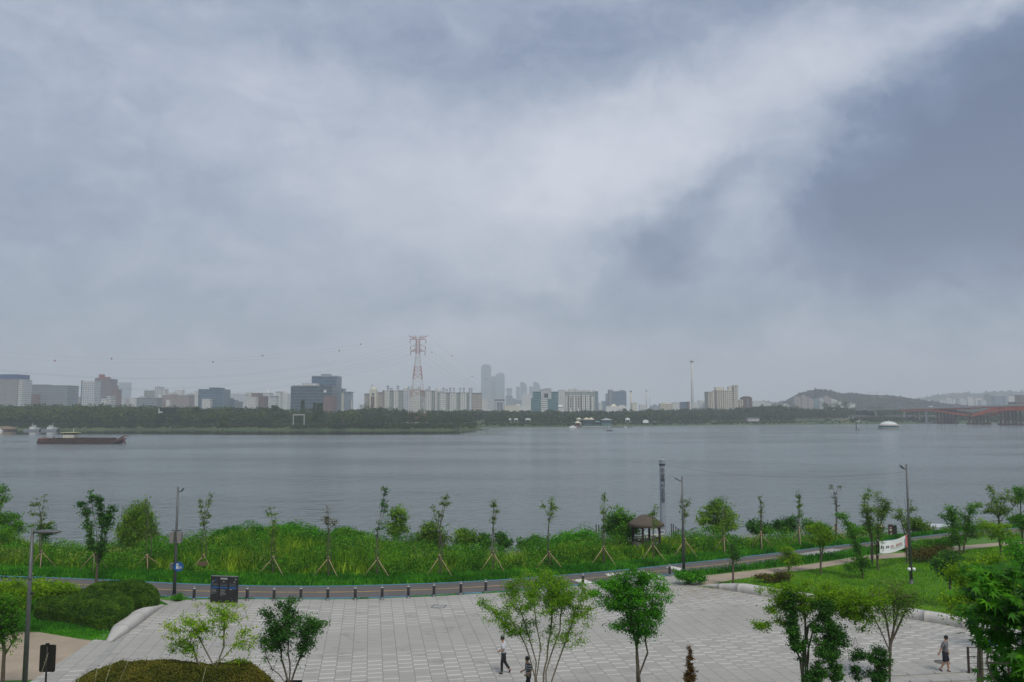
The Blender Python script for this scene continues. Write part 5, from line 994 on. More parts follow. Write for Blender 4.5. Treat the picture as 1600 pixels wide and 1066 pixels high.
bushes = [('round willow bush with a light top behind the tallest sapling', 620, 79, [(618, 800, 14, 12), (628, 812, 10, 14), (608, 822, 10, 12), (622, 828, 16, 10)], L_WIL, 70),
 ('round olive green bush, largest in the middle of the bank', 676, 75, [(676, 832, 24, 20), (668, 845, 18, 12), (690, 845, 16, 12)], L_OLIVE, 110),
 ('loose green bush right of the round olive bush', 728, 77, [(722, 838, 13, 13), (738, 842, 12, 12)], L_WIL, 70),
 ('small dark upright bush, left of the pair near the slim brownish sapling', 756, 77.5, [(756, 845, 8, 11)], L_DARK, 40),
 ('small blue-green bush just right of the slim brownish sapling', 783, 78, [(781, 842, 9, 11), (792, 850, 10, 7)], L_DARK, 40),
 ('dark green dome shaped tree beside the thatched pavilion', 970, 73, [(968, 808, 20, 16), (982, 818, 16, 16), (955, 822, 12, 14), (972, 830, 26, 12)], L_MID, 150),
 ('wide pale green willow-like bush right of the lettered post', 1122, 79, [(1125, 792, 20, 16), (1106, 805, 16, 18), (1138, 810, 16, 18), (1122, 820, 28, 12), (1096, 815, 10, 10)], L_WIL, 130),
 ('dark shrub at the far left shore', 12, 80, [(8, 812, 22, 12), (28, 825, 18, 10), (-15, 810, 20, 14)], L_MID, 110),
 ('dark low shrub right of the leftmost sapling', 70, 79, [(72, 828, 14, 7)], L_DARK, 30),
 ('dark shrub on the bank right behind the left street lamp', 345, 76, [(340, 838, 10, 10), (355, 833, 7, 8), (366, 830, 6, 6)], L_VIV, 50),
 ('broad dark green shrub on the crest behind the leaning-tuft sapling', 440, 74, [(420, 830, 26, 8), (450, 828, 24, 9), (480, 835, 20, 9)], L_VIV, 150),
 ('low green shrub on the crest right of the few-leaved sapling', 545, 75, [(535, 832, 16, 7), (560, 836, 14, 6)], L_MID, 60),
 ('green shrub mound on the bank left of the path to the water', 898, 74, [(890, 842, 22, 9), (915, 838, 16, 9), (868, 850, 14, 8)], L_VIV, 110),
 ('leafy shrub at the waterline left of the forked sapling', 825, 80, [(822, 850, 14, 9), (838, 845, 10, 8)], L_MID, 50),
 ('dark shrub between the wide pale bush and the sparse pale sapling', 1186, 84, [(1180, 822, 14, 10), (1198, 826, 12, 8)], L_DARK, 70),
 ('long dark shrub left of the flame-shaped sapling', 1226, 85, [(1218, 822, 14, 10), (1236, 818, 12, 12)], L_DARK, 80),
 ('dark shrub right of the flame-shaped sapling', 1272, 86, [(1264, 822, 14, 10), (1284, 826, 14, 8)], L_MID, 70),
 ('low shrub near the yellow give way sign', 1345, 88, [(1336, 826, 14, 8), (1356, 828, 12, 6)], L_MID, 50),
 ('olive shrub at the waterline right of the right street lamp', 1436, 84, [(1432, 820, 14, 10), (1448, 824, 12, 8), (1425, 812, 8, 6)], L_OLIVE, 70)]
for i, (lab, u, D, bl, lm, na) in enumerate(bushes):
    tree('shrub', lab, u, D, bl, lm, natt=na, lpa=46, ls=.2, spread=.24, r0=.05, seed=200+i, cat='shrub', parts=('stem', 'foliage'))

# --- trees at the near edge of the plaza
tree('young_maple', 'light yellow-green young maple on the left plaza edge', 336, 30.5, [(300, 975, 40, 20), (352, 958, 38, 16), (385, 995, 20, 24), (272, 1000, 20, 14), (330, 945, 26, 8), (290, 1015, 26, 12), (383, 1035, 14, 12), (325, 985, 18, 14)], L_YEL, BARKL, natt=150, lpa=32, ls=.085, spread=.10, r0=.055, seed=31,
     stems=[[(337, 1060), (334, 1040), (318, 1010), (300, 975)], [(337, 1050), (350, 1010), (352, 965)], [(337, 1040), (365, 1010), (383, 985)], [(336, 1075), (312, 1040), (300, 1010)]])
tree('plaza_tree', 'dark green many-stemmed tree at the left edge of the plaza', 452, 31, [(455, 975, 38, 22), (447, 945, 12, 14), (462, 935, 9, 9), (416, 962, 14, 12), (430, 990, 26, 16), (485, 985, 22, 16), (478, 1010, 18, 12), (425, 1015, 12, 14), (498, 975, 12, 9), (420, 1000, 10, 10)], L_DARK, natt=220, lpa=56, ls=.078, spread=.11, r0=.06, seed=32,
     stems=[[(450, 1066), (440, 1030), (430, 985)], [(452, 1062), (450, 1020), (450, 950)], [(455, 1066), (470, 1025), (482, 985)], [(448, 1070), (425, 1045), (412, 1010)]])
tree('plaza_tree', 'wide airy many-stemmed tree in the centre, beside the two walking men', 852, 32, [(850, 930, 62, 24), (785, 958, 30, 18), (905, 962, 26, 22), (752, 940, 16, 6), (800, 986, 16, 8), (840, 903, 46, 12), (882, 925, 40, 24), (815, 980, 26, 12), (800, 925, 24, 18), (912, 1000, 12, 8), (870, 990, 24, 12), (912, 930, 14, 10)], L_FRESH, BARKL, natt=380, lpa=56, ls=.072, spread=.12, r0=.075, seed=33, step=.25,
     stems=[[(836, 1075), (838, 1035), (828, 1000), (812, 950)], [(850, 1075), (855, 1030), (860, 990), (862, 920)], [(838, 1060), (845, 1010), (835, 925)], [(858, 1078), (872, 1035), (885, 1000), (900, 950)], [(853, 1050), (875, 985), (885, 925)], [(836, 1060), (822, 1010), (795, 965)]])
tree('plaza_tree', 'dense vivid green tree with one main trunk in the centre right', 997, 32.5, [(990, 935, 44, 26), (1000, 965, 36, 18), (950, 912, 18, 14), (1036, 925, 16, 16), (985, 897, 24, 12), (1012, 905, 22, 18), (950, 945, 18, 12), (1030, 955, 14, 9), (965, 978, 20, 9), (1010, 985, 22, 8), (925, 930, 16, 9), (975, 920, 26, 20)], L_VIV, natt=340, lpa=70, ls=.078, spread=.12, r0=.085, seed=34,
     stems=[[(996, 1070), (996, 1030), (993, 1000), (975, 950), (960, 915)], [(996, 1045), (998, 990), (1000, 900)], [(997, 1060), (1012, 1020), (1008, 985), (1020, 930)], [(995, 1010), (985, 960), (985, 900)]])
cyp = tree('cypress_shrub', 'small browned cone-shaped conifer near the plaza edge', 1078, 33, [(1078, 1016, 4, 8), (1078, 1030, 6, 9), (1078, 1045, 9, 9), (1078, 1058, 12, 7)], L_BRN, natt=110, lpa=26, ls=.09, spread=.045, r0=.035, seed=35, cat='conifer', asp=.35)
tree('young_maple', 'tall light green maple with spreading branches on the right plaza edge', 1260, 29.5, [(1225, 925, 36, 10), (1275, 925, 50, 16), (1340, 932, 52, 16), (1200, 952, 18, 6), (1190, 975, 18, 6), (1225, 970, 22, 8), (1330, 958, 44, 8), (1190, 982, 12, 5), (1378, 968, 12, 5), (1245, 945, 40, 10), (1310, 945, 50, 10), (1345, 985, 12, 4)], L_BRIGHT, BARKL, natt=330, lpa=70, ls=.075, spread=.10, r0=.08, seed=36, step=.25,
     stems=[[(1262, 1040), (1262, 1000), (1256, 950), (1245, 925)], [(1262, 1020), (1275, 970), (1300, 930)], [(1260, 1050), (1248, 1010), (1225, 975)], [(1262, 980), (1300, 955), (1350, 935)], [(1258, 960), (1225, 945), (1195, 950)]])
tree('dark_maple', 'dark green column of leaves clinging left of the light maple trunk', 1263, 29.0, [(1234, 935, 8, 12), (1238, 960, 10, 16), (1238, 985, 12, 14), (1246, 1003, 14, 10), (1250, 1010, 8, 8)], L_DARK, natt=110, lpa=60, ls=.075, spread=.08, r0=.035, seed=37, stems=[[(1250, 1030), (1240, 1000), (1236, 930)]])
tree('dark_maple', 'tall dark green bushy maple right of the light maple trunk', 1302, 28.6, [(1285, 945, 18, 10), (1290, 970, 12, 14), (1275, 985, 10, 18), (1308, 985, 14, 18), (1300, 1010, 18, 18), (1290, 1020, 16, 14), (1280, 1045, 12, 14), (1308, 1050, 12, 14), (1268, 1058, 14, 9), (1320, 1000, 8, 10)], L_DARK, natt=250, lpa=66, ls=.075, spread=.09, r0=.045, seed=38, stems=[[(1303, 1060), (1300, 1000), (1288, 945)], [(1280, 1070), (1275, 1000), (1275, 970)], [(1310, 1060), (1312, 990)]])
tree('dark_maple', 'low dark green maple with a curved bare twig, left of the forked trunk', 1352, 29.3, [(1345, 1022, 9, 8), (1375, 1016, 12, 8), (1380, 1035, 12, 14), (1358, 1027, 14, 6), (1370, 1056, 20, 9), (1340, 1050, 8, 12)], L_DARK, natt=130, lpa=60, ls=.072, spread=.08, r0=.03, seed=39, stems=[[(1340, 1060), (1330, 1020), (1336, 995), (1341, 1010)], [(1370, 1070), (1374, 1020)], [(1332, 1070), (1325, 1020), (1322, 985)]])
tree('plaza_tree', 'forked bare-legged tree at the kerb with a thin dusky crown', 1390, 36.3, [(1395, 925, 40, 20), (1372, 945, 22, 10), (1420, 938, 26, 14), (1395, 950, 36, 8), (1374, 982, 8, 5), (1400, 972, 8, 5)], L_OLIVE, natt=170, lpa=24, ls=.09, spread=.16, r0=.085, seed=40,
     stems=[[(1391, 1020), (1393, 1000), (1396, 960), (1395, 930)], [(1391, 1020), (1378, 990), (1360, 955)], [(1392, 1005), (1408, 970), (1418, 945)], [(1390, 1000), (1384, 965), (1380, 940)], [(1394, 990), (1402, 960), (1410, 925)]])
# --- trees over the right lawn
lawn_t = [('light green small maple on the lawn by the sand path', 1283, 60, [(1275, 828, 14, 9), (1292, 832, 14, 8), (1283, 842, 20, 8), (1280, 818, 8, 5)], L_BRIGHT, 100, [[(1283, 868), (1280, 835)], [(1284, 868), (1294, 832)]]),
 ('crooked vine-covered tree leaning left on the lawn', 1348, 58.6, [(1316, 806, 10, 4), (1325, 818, 5, 8), (1332, 835, 7, 10), (1338, 855, 7, 12), (1345, 875, 14, 10), (1340, 830, 10, 4), (1330, 885, 10, 6), (1356, 880, 8, 8)], L_MID, 130, [[(1345, 885), (1338, 850), (1326, 820), (1312, 804)]]),
 ('slim open tree left of the white banner', 1363, 62.8, [(1355, 775, 6, 14), (1350, 795, 8, 12), (1362, 800, 8, 14), (1360, 820, 10, 10)], L_OLIVE, 60, [[(1363, 850), (1358, 760)], [(1363, 840), (1350, 785)]]),
 ('slim open tree directly at the left end of the white banner', 1372, 61.6, [(1380, 785, 8, 10), (1376, 800, 10, 14), (1372, 825, 9, 12), (1372, 850, 7, 10), (1388, 795, 6, 7), (1370, 770, 4, 8)], L_OLIVE, 80, [[(1372, 870), (1372, 820), (1372, 765)], [(1372, 830), (1385, 785)]]),
 ('almost bare thin tree left of the right street lamp', 1417, 64, [(1405, 800, 5, 12), (1416, 815, 8, 10), (1400, 808, 5, 5), (1424, 790, 4, 12)], L_OLIVE, 34, [[(1417, 870), (1416, 820), (1398, 775)], [(1417, 850), (1424, 780)], [(1417, 830), (1413, 778)], [(1416, 840), (1405, 800)]]),
 ('small light shrub tree beside the verge, left of the light maple', 1232, 60.6, [(1228, 860, 14, 6), (1240, 868, 12, 6), (1225, 872, 10, 6), (1245, 878, 8, 5)], L_BRIGHT, 60, None),
 ('thin small tree with a tiny dark crown at the sand path', 1145, 56, [(1146, 864, 9, 7), (1142, 852, 5, 6), (1150, 872, 6, 4)], L_DARK, 30, [[(1145, 880), (1146, 850)]]),
 ('dark green dense tree on the lawn with a low trunk', 1486, 50, [(1484, 870, 18, 10), (1478, 885, 22, 12), (1492, 892, 18, 10), (1486, 900, 14, 6), (1466, 880, 10, 6)], L_DARK, 160, None),
 ('forked green tree, left of the twin trees by the road', 1500, 68, [(1487, 795, 10, 12), (1478, 806, 12, 6), (1490, 812, 14, 10), (1490, 830, 16, 12), (1484, 845, 12, 8)], L_MID, 120, [[(1499, 850), (1492, 830), (1485, 795)]]),
 ('forked green tree, right of the twin trees by the road', 1506, 68.5, [(1516, 795, 10, 9), (1505, 805, 8, 8), (1512, 818, 16, 12), (1520, 835, 14, 8), (1530, 790, 8, 4)], L_MID, 110, [[(1506, 850), (1512, 820), (1518, 790)]]),
 ('large spreading half bare tree on the right', 1564, 69, [(1548, 765, 5, 12), (1570, 775, 8, 10), (1590, 780, 12, 6), (1552, 785, 10, 8), (1565, 795, 16, 8), (1530, 790, 6, 4), (1545, 800, 12, 5)], L_OLIVE, 110, [[(1563, 850), (1560, 810), (1545, 790), (1522, 768)], [(1560, 810), (1556, 785), (1546, 757)], [(1561, 810), (1564, 780), (1558, 755)], [(1561, 805), (1572, 780), (1582, 760)], [(1562, 815), (1585, 790), (1604, 770)]]),
 ('bright low maple under the large half bare tree', 1562, 64, [(1555, 822, 26, 8), (1545, 832, 24, 8), (1575, 835, 20, 8), (1535, 815, 12, 5)], L_BRIGHT, 110, [[(1563, 870), (1560, 830)]]),
 ('green tree cut by the right frame edge near the railing', 1600, 60, [(1592, 765, 12, 6), (1602, 775, 12, 10), (1588, 810, 16, 12), (1604, 815, 16, 14)], L_MID, 110, None),
 ('tall green tree with a dark trunk at the right edge behind the big maple', 1597, 40, [(1590, 860, 20, 14), (1605, 880, 22, 20), (1580, 845, 14, 6), (1598, 905, 18, 12)], L_VIV, 200, None),
 ('wide light green maple covering the lawn at the right', 1530, 27, [(1500, 890, 24, 10), (1535, 905, 40, 16), (1482, 935, 24, 8), (1520, 935, 36, 12), (1570, 915, 26, 18), (1550, 875, 24, 10), (1500, 958, 24, 6)], L_BRIGHT, 260, [[(1530, 1000), (1520, 950), (1500, 910)], [(1531, 1000), (1545, 950), (1560, 900)]])]
for i, (lab, u, D, bl, lm, na, st) in enumerate(lawn_t):
    tree('lawn_tree', lab, u, D, bl, lm, natt=na, lpa=30, ls=.13 if D > 45 else .09, spread=.16, r0=.07, stems=st, seed=300+i, group=None)
tree('riverside_tree', 'green tree reaching in at the left frame edge above the river', -8, 62, [(2, 765, 10, 8), (-8, 785, 14, 10), (8, 778, 6, 5), (-14, 762, 14, 10)], L_MID, natt=80, lpa=30, ls=.14, spread=.16, r0=.09, seed=330)
tree('lawn_tree', 'dark trunked tree at the left frame edge beside the sand', 4, 34.5, [(5, 940, 18, 14), (15, 965, 14, 14), (0, 985, 14, 14), (22, 985, 8, 8), (-15, 950, 16, 20)], L_MID, natt=160, lpa=30, ls=.10, spread=.14, r0=.075, seed=331, stems=[[(6, 1030), (4, 1000), (2, 950)], [(7, 1025), (22, 1000), (24, 970)]])
tree('shrub', 'loose light green shrub behind the hedge at the left edge', 20, 44, [(12, 915, 24, 12), (45, 925, 20, 10), (10, 945, 30, 14), (60, 912, 14, 8), (-20, 920, 30, 16)], L_BRIGHT, natt=170, lpa=50, ls=.12, spread=.2, r0=.04, seed=332, cat='shrub', parts=('stem', 'foliage'))
tree('shrub', 'bright grassy shrub between the left hedge and the road', 90, 49.5, [(70, 918, 28, 7), (100, 920, 22, 6), (45, 925, 18, 8)], L_BRIGHT, natt=120, lpa=60, ls=.14, spread=.2, r0=.03, seed=333, cat='shrub', parts=('stem', 'foliage'))
tree('shrub', 'tuft of rough grass-like shrub at the foot of the middle right lamp', 1075, 56.8, [(1068, 900, 14, 4), (1088, 903, 14, 3)], L_VIV, natt=50, lpa=60, ls=.14, spread=.15, r0=.02, seed=334, cat='shrub', parts=('stem', 'foliage'))
tree('shrub', 'small green tuft at the foot of the left street lamp', 280, 52, [(278, 932, 9, 4)], L_VIV, natt=20, lpa=50, ls=.11, spread=.1, r0=.02, seed=335, cat='shrub', parts=('stem', 'foliage'))
tree('shrub', 'reddish brown low shrub row on the lawn edge behind the right lamp', 1450, 65, [(1432, 866, 16, 6), (1455, 862, 18, 6), (1475, 858, 12, 5)], L_RUST, natt=70, lpa=50, ls=.14, spread=.2, r0=.02, seed=336, cat='shrub', parts=('stem', 'foliage'))
tree('shrub', 'green shrub strip between road and sand path at the right lamp', 1440, 70, [(1425, 854, 16, 5), (1450, 850, 20, 5), (1478, 848, 14, 5)], L_MID, natt=70, lpa=50, ls=.16, spread=.2, r0=.02, seed=337, cat='shrub', parts=('stem', 'foliage'))
tree('shrub', 'brownish dry shrub at the corner of the sand path', 1215, 57.3, [(1195, 902, 14, 4), (1225, 900, 14, 5)], L_RUST, natt=40, lpa=50, ls=.12, spread=.15, r0=.02, seed=338, cat='shrub', parts=('stem', 'foliage'))

# --- big maple close to the camera, palm-shaped leaves
def star_leaves(C, L, rs):
    n = len(C); ang = np.radians([-130, -85, -42, 0, 42, 85, 130]); lr = np.array([.42, .72, .95, 1.1, .95, .72, .42])
    pa, pr = [np.pi], [.10]
    for i, (a, r) in enumerate(zip(ang, lr)):
        pa += [a-.10, a, a+.10] if False else [a]; pr += [r]
        if i < 6: pa.append((a+ang[i+1])/2); pr.append(.26)
    pa = np.array(pa); pr = np.array(pr); k = len(pa)
    N = unit(n, rs)*.55+np.array([0, -.25, .9]); N /= np.linalg.norm(N, axis=1)[:, None]; T = unit(n, rs)+np.array([-.2, -.3, -.7]); T -= N*(T*N).sum(1)[:, None]; T /= np.linalg.norm(T, axis=1)[:, None]; Bn = np.cross(N, T)
    L = L[:, None]; V = [C-T*L*.05]
    for a, r in zip(pa, pr): V.append(C+(T*math.cos(a)+Bn*math.sin(a))*L*r-N*L*(r**2)*.22)
    V = np.stack(V, 1).reshape(-1, 3); base = np.arange(n)[:, None]*(k+1); i = np.arange(k)
    return V, np.stack([base+0*i, base+1+i, base+1+(i+1) % k], 2).reshape(-1, 3)
rs = np.random.RandomState(55); D = 6.2; B = np.array([XU(1640, D), D, zg1(XU(1640, D), D)])
bl = [(1560, 905, 40, 18), (1590, 950, 40, 30), (1550, 960, 30, 26), (1575, 1010, 26, 22), (1600, 1050, 44, 24), (1538, 925, 12, 8), (1550, 1056, 14, 6), (1650, 930, 60, 60), (1660, 1030, 60, 50), (1532, 985, 10, 7)]
W = [(np.array(P(b[0], b[1], D+rs.uniform(-.3, .6))), np.array([b[2]*D/F, .35, b[3]*D/F])) for b in bl]
st = [[np.array(P(1636, 1090, D)), np.array(P(1610, 1000, D)), np.array(P(1590, 930, D))], [np.array(P(1630, 1060, D+.2)), np.array(P(1660, 980, D+.2))], [np.array(P(1640, 1100, D)), np.array(P(1570, 1080, D)), np.array(P(1550, 1058, D))]]
N, par, ends, att = grow(B, st, W, 170, rs, .09)
cnt = np.zeros(len(N)); cnt[ends] += 1
for i in range(len(N)-1, 0, -1): cnt[par[i]] += cnt[i]
R = np.maximum(.0022, .035*(np.maximum(cnt, .5)/cnt[0])**.55); Pp = par[1:]
root = empty('japanese_maple', 'large-leaved green Japanese maple close to the camera in the lower right corner', 'tree', tuple(B))
V, Fc = segs(N[Pp]-B, N[1:]-B, np.minimum(R[Pp], R[1:]*1.3), R[1:], 6); link('trunk', mesh_np('trunk', V, Fc, True), BARKL, root)
n = 2100; e = ends[rs.randint(0, len(ends), n)]; C = N[e]+rs.normal(size=(n, 3))*np.array([.05, .07, .035])-B
V, Fc = star_leaves(C, rs.uniform(.05, .098, n), rs); link('crown', mesh_np('crown', V, Fc), leafmat('maple_leaves', [(.006, .035, .004), (.020, .085, .007), (.055, .17, .012)], .3, 3.0, .45, K=1.9), root)

# --- far trees standing alone on the opposite bank
FT = [(583-0, 0)]
def fartree(label, u, vt, vb, w, D, seed, kind='round', m=WOODL):
    rs = np.random.RandomState(seed); z0 = ZV(vb, D); z1 = ZV(vt, D); h = z1-z0; r = w/F*D/2; x0 = XU(u, D)
    o = empty('far_tree' if kind == 'round' else 'poplar_tree', label, 'tree', (x0, D, z0), 0, 'single trees on the far bank'); k = 420
    MB().tube([(0, 0, -.4), (0, 0, h*.45)], [r*.09, r*.05], 6).build('trunk', BARK, o)
    lob = [(rs.uniform(-.5, .5)*r, rs.uniform(-.4, .4)*r, h*rs.uniform(.45, .75), rs.uniform(.45, .65)*r) for _ in range(6)] if kind == 'round' else [(rs.uniform(-.2, .2)*r, 0, h*t, r*(1-.75*abs(t-.4)**1.2)) for t in (.2, .35, .5, .65, .8, .9)]
    C = np.concatenate([np.array([a, b, c])+unit(k//6, rs)*(rs.rand(k//6)**.35)[:, None]*np.array([q, q, q*(.9 if kind == 'round' else 1.3)]) for a, b, c, q in lob]); C[:, 2] = np.clip(C[:, 2], h*.06, h)
    V, Fc = cards(C, rs.uniform(.6, 1.2, len(C)), rs, .5, .8); link('crown', mesh_np('crown', V, Fc), m, o)
for i, a in enumerate([('tall dark poplar in front of the glass complex, alone', 473.5, 625, 656, 9, 640, 'poplar'), ('tall dark poplar left of the close pair', 491.5, 628.5, 657, 7, 640, 'poplar'), ('tall dark poplar in the middle of the close group', 497, 629, 657, 6, 643, 'poplar'), ('tall dark poplar on the right of the close group', 502.5, 629.5, 657, 6, 641, 'poplar'),
     ('dark round tree left of the low meadow on the peninsula', 537, 643, 663, 34, 640, 'round'), ('small round dark tree on the peninsula meadow', 595, 649, 662.5, 17, 655, 'round'), ('dark round tree just left of the pylon foot', 640, 641.5, 662, 25, 660, 'round'), ('dark round tree just right of the pylon foot', 665.5, 645.5, 663.5, 24, 655, 'round'),
     ('low wide dark tree near the peninsula tip', 717, 652.5, 666, 28, 652, 'round'), ('little dark bush at the very tip of the peninsula', 740, 660, 671, 9, 650, 'round'), ('light green bush on the left shore near the hut', 349, 657, 673, 17, 575, 'round'), ('dark tree right of the white gate frame', 488, 646, 664, 20, 610, 'round'),
     ('dark pointed tree on the left skyline above the shore', 306, 631, 655, 10, 660, 'round'), ('dark round tree on the skyline by the low brown block', 429, 629, 650, 14, 690, 'round'), ('broad dark tree on the skyline near the peninsula root', 574, 632, 650, 32, 800, 'round'),
     ('dark round tree on the right skyline, left of the teal mast', 1246, 633, 650, 20, 1000, 'round'), ('tall round tree right of the teal mast above the bridge', 1289, 625.5, 643, 15, 1120, 'round'), ('dark tree second right of the teal mast above the bridge', 1306, 627, 643, 20, 1120, 'round'), ('wide dark tree third right of the teal mast above the bridge', 1322, 626.5, 643, 20, 1120, 'round'),
     ('dark bush on the lower far bank left of the red barge', 1294, 653, 662, 14, 950, 'round')]):
    fartree(a[0], a[1], a[2], a[3], a[4], a[5], 400+i, a[6], WOODL if a[1] < 800 else WOODR)

# ================================================================== NEAR OBJECTS
def mound(name, label, foot, H, edge, lm, bm, nl, seed, ls=.07, cat='hedge', wob=.15, zb=None):
    """clipped hedge: a rounded body and the small leaves over it"""
    pts = np.array([(p.x, p.y) for p in foot]); 
    for _ in range(2): pts = np.concatenate([(.75*pts+.25*np.roll(pts, -1, 0))[:, None], (.25*pts+.75*np.roll(pts, -1, 0))[:, None]], 1).reshape(-1, 2)
    poly = [tuple(p) for p in pts]; c = pts.mean(0); seg = np.stack([pts, np.roll(pts, -1, 0)], 1)
    def dist(x, y):
        q = np.stack([x, y], -1)[..., None, :]; a = seg[:, 0]; d = seg[:, 1]-a; t = np.clip(((q-a)*d).sum(-1)/(d*d).sum(-1), 0, 1); return np.linalg.norm(q-a-t[..., None]*d, axis=-1).min(-1)
    def hf(x, y):
        ins = inpoly(x, y, poly); d = np.where(ins, dist(x, y), 0); t = np.clip(d/edge, 0, 1); return np.where(ins, H*np.sqrt(1-(1-t)**2)*(1-wob+2*wob*fbm(x*.7, y*.7))+.14*(fbm(x*3, y*3, 2)-.5)*np.clip(d/.3, 0, 1), -.3), ins
    rs = np.random.RandomState(seed); g = .14; xs_ = np.arange(pts[:, 0].min()-g, pts[:, 0].max()+2*g, g); ys_ = np.arange(pts[:, 1].min()-g, pts[:, 1].max()+2*g, g); X, Y = np.meshgrid(xs_, ys_); Z, _ = hf(X, Y)
    zz = zg(X, Y); o = empty(name, label, cat, (c[0], c[1], 0)); n1, n2 = X.shape; idx = np.arange(n1*n2).reshape(n1, n2)
    Fq = np.stack([idx[:-1, :-1], idx[:-1, 1:], idx[1:, 1:], idx[1:, :-1]], -1).reshape(-1, 4); keep = (Z.ravel()[Fq] > -.2).any(1)
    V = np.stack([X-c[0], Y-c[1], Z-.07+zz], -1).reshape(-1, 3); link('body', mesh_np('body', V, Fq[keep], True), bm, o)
    # leaves over top and flanks
    x = rs.uniform(xs_[0], xs_[-1], nl*2); y = rs.uniform(ys_[0], ys_[-1], nl*2); z, ins = hf(x, y); x, y, z = x[ins], y[ins], z[ins]
    k = rs.randint(0, len(seg), nl//2); t = rs.rand(nl//2)[:, None]; e = seg[k, 0]*(1-t)+seg[k, 1]*t; e = e+(c-e)*rs.uniform(0, .05, (nl//2, 1)); ze, _ = hf(e[:, 0], e[:, 1]); zs_ = rs.uniform(0, .75, nl//2)*H
    zt = hf(e[:, 0]+(c-e)[:, 0]*.06, e[:, 1]+(c-e)[:, 1]*.06)[0]; zs_ = np.minimum(zs_, np.maximum(zt, .1))
    C = np.concatenate([np.stack([x, y, z+rs.uniform(-.09, .06, len(x))+(rs.rand(len(x)) < .02)*rs.uniform(.03, .16, len(x))], 1), np.stack([e[:, 0], e[:, 1], zs_], 1)]); C[:, 2] += zg(C[:, 0], C[:, 1]); C[:, :2] -= c
    V, Fc = cards(C, ls*rs.uniform(.6, 1.4, len(C)), rs, .5, .6); link('leaves', mesh_np('leaves', V, Fc), lm, o); return o
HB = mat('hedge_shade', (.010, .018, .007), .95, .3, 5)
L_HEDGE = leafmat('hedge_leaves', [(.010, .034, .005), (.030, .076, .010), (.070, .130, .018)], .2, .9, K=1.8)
L_HEDGE2 = leafmat('hedge_leaves_rusty', [(.035, .048, .010), (.072, .082, .018), (.13, .110, .03)], .2, .6, K=1.6)
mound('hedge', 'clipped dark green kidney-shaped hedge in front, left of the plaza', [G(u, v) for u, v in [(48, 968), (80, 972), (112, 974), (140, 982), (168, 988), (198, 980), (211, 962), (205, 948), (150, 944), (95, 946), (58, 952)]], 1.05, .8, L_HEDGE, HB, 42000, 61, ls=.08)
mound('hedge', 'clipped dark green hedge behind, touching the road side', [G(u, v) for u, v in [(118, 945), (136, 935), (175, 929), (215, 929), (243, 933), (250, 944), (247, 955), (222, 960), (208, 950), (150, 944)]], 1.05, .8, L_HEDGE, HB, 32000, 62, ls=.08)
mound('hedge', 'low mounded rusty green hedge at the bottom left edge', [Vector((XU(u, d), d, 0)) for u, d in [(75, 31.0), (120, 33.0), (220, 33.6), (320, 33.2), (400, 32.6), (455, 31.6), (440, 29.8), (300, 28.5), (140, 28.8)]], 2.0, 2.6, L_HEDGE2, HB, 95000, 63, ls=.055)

# curved stone edges
GRAN = mat('pale_granite', (.44, .425, .40), .75, .12, .8); GRAN2 = mat('granite_joint', (.10, .095, .09), .9)
def stone_edge(label, base, w, h, joints):
    """smooth swelling stone kerb; base: world points along its plaza side, w/h: width and height along it"""
    n = 64; B = resample(base, n); B = smooth1(B, 8); T = np.gradient(B, axis=0); T[:, 2] = 0; T /= np.linalg.norm(T, axis=1)[:, None]; Nn = np.stack([-T[:, 1], T[:, 0], 0*T[:, 0]], 1)
    o = empty('stone_edge', label, 'stone edge', tuple(B[n//2])); prof = np.array([(0.04, 0), (0, .35), (.03, .75), (.14, .95), (.35, 1.0), (.65, .92), (.9, .62), (1.0, 0)]); k = len(prof)
    ts = np.linspace(0, 1, n); V = []
    for i in range(n):
        ww, hh = w(ts[i]), h(ts[i])
        for a, b in prof: V.append(B[i]+Nn[i]*a*ww+np.array([0, 0, b*hh-.01])-B[n//2])
    cuts = [int(round(q*(n-1))) for q in joints]; cuts = [0]+cuts+[n-1]
    V = np.array(V); idx = np.arange(n*k).reshape(n, k)
    for a, b in zip(cuts[:-1], cuts[1:]):
        I = idx[a:b+1].copy(); VV = V[I.ravel()].reshape(b-a+1, k, 3).copy()
        sh = .012; d0 = VV[1]-VV[0]; VV[0] += d0/np.linalg.norm(d0, axis=1).max()*sh; d1 = VV[-2]-VV[-1]; VV[-1] += d1/np.linalg.norm(d1, axis=1).max()*sh
        m1 = b-a+1; ii = np.arange(m1*k).reshape(m1, k); Fq = np.stack([ii[:-1, :-1], ii[1:, :-1], ii[1:, 1:], ii[:-1, 1:]], -1).reshape(-1, 4)
        me = bpy.data.meshes.new('stone'); me.from_pydata([tuple(v) for v in VV.reshape(-1, 3)], [], [tuple(f) for f in Fq]+[tuple(range(k-1, -1, -1)), tuple((m1-1)*k+q for q in range(k))])
        me.polygons.foreach_set('use_smooth', [True]*len(Fq)+[False]*2); me.update(); link('stone', me, GRAN, o)
    return o
stone_edge('pale leaf-shaped swelling stone edge on the left side of the plaza', [G(u, v) for u, v in [(173, 1005), (196, 992), (220, 975), (240, 959), (257, 947)]], lambda t: .10+1.15*math.sin(math.pi*min(1, t*.96+.02))**.8, lambda t: .03+.48*math.sin(math.pi*min(1, t*.96+.02))**.7, [.25, .55, .78])
stone_edge('long pale curved stone edge along the right side of the plaza', [G(u, v) for u, v in [(1095, 916), (1130, 921.5), (1200, 933.5), (1300, 949.5), (1400, 964.5), (1480, 977), (1540, 990), (1640, 1022)]], lambda t: .12+1.0*min(1, t*9)**.7, lambda t: .04+.50*min(1, t*7)**.7, [.06, .13, .21, .29, .38, .47, .56, .66, .76, .88])

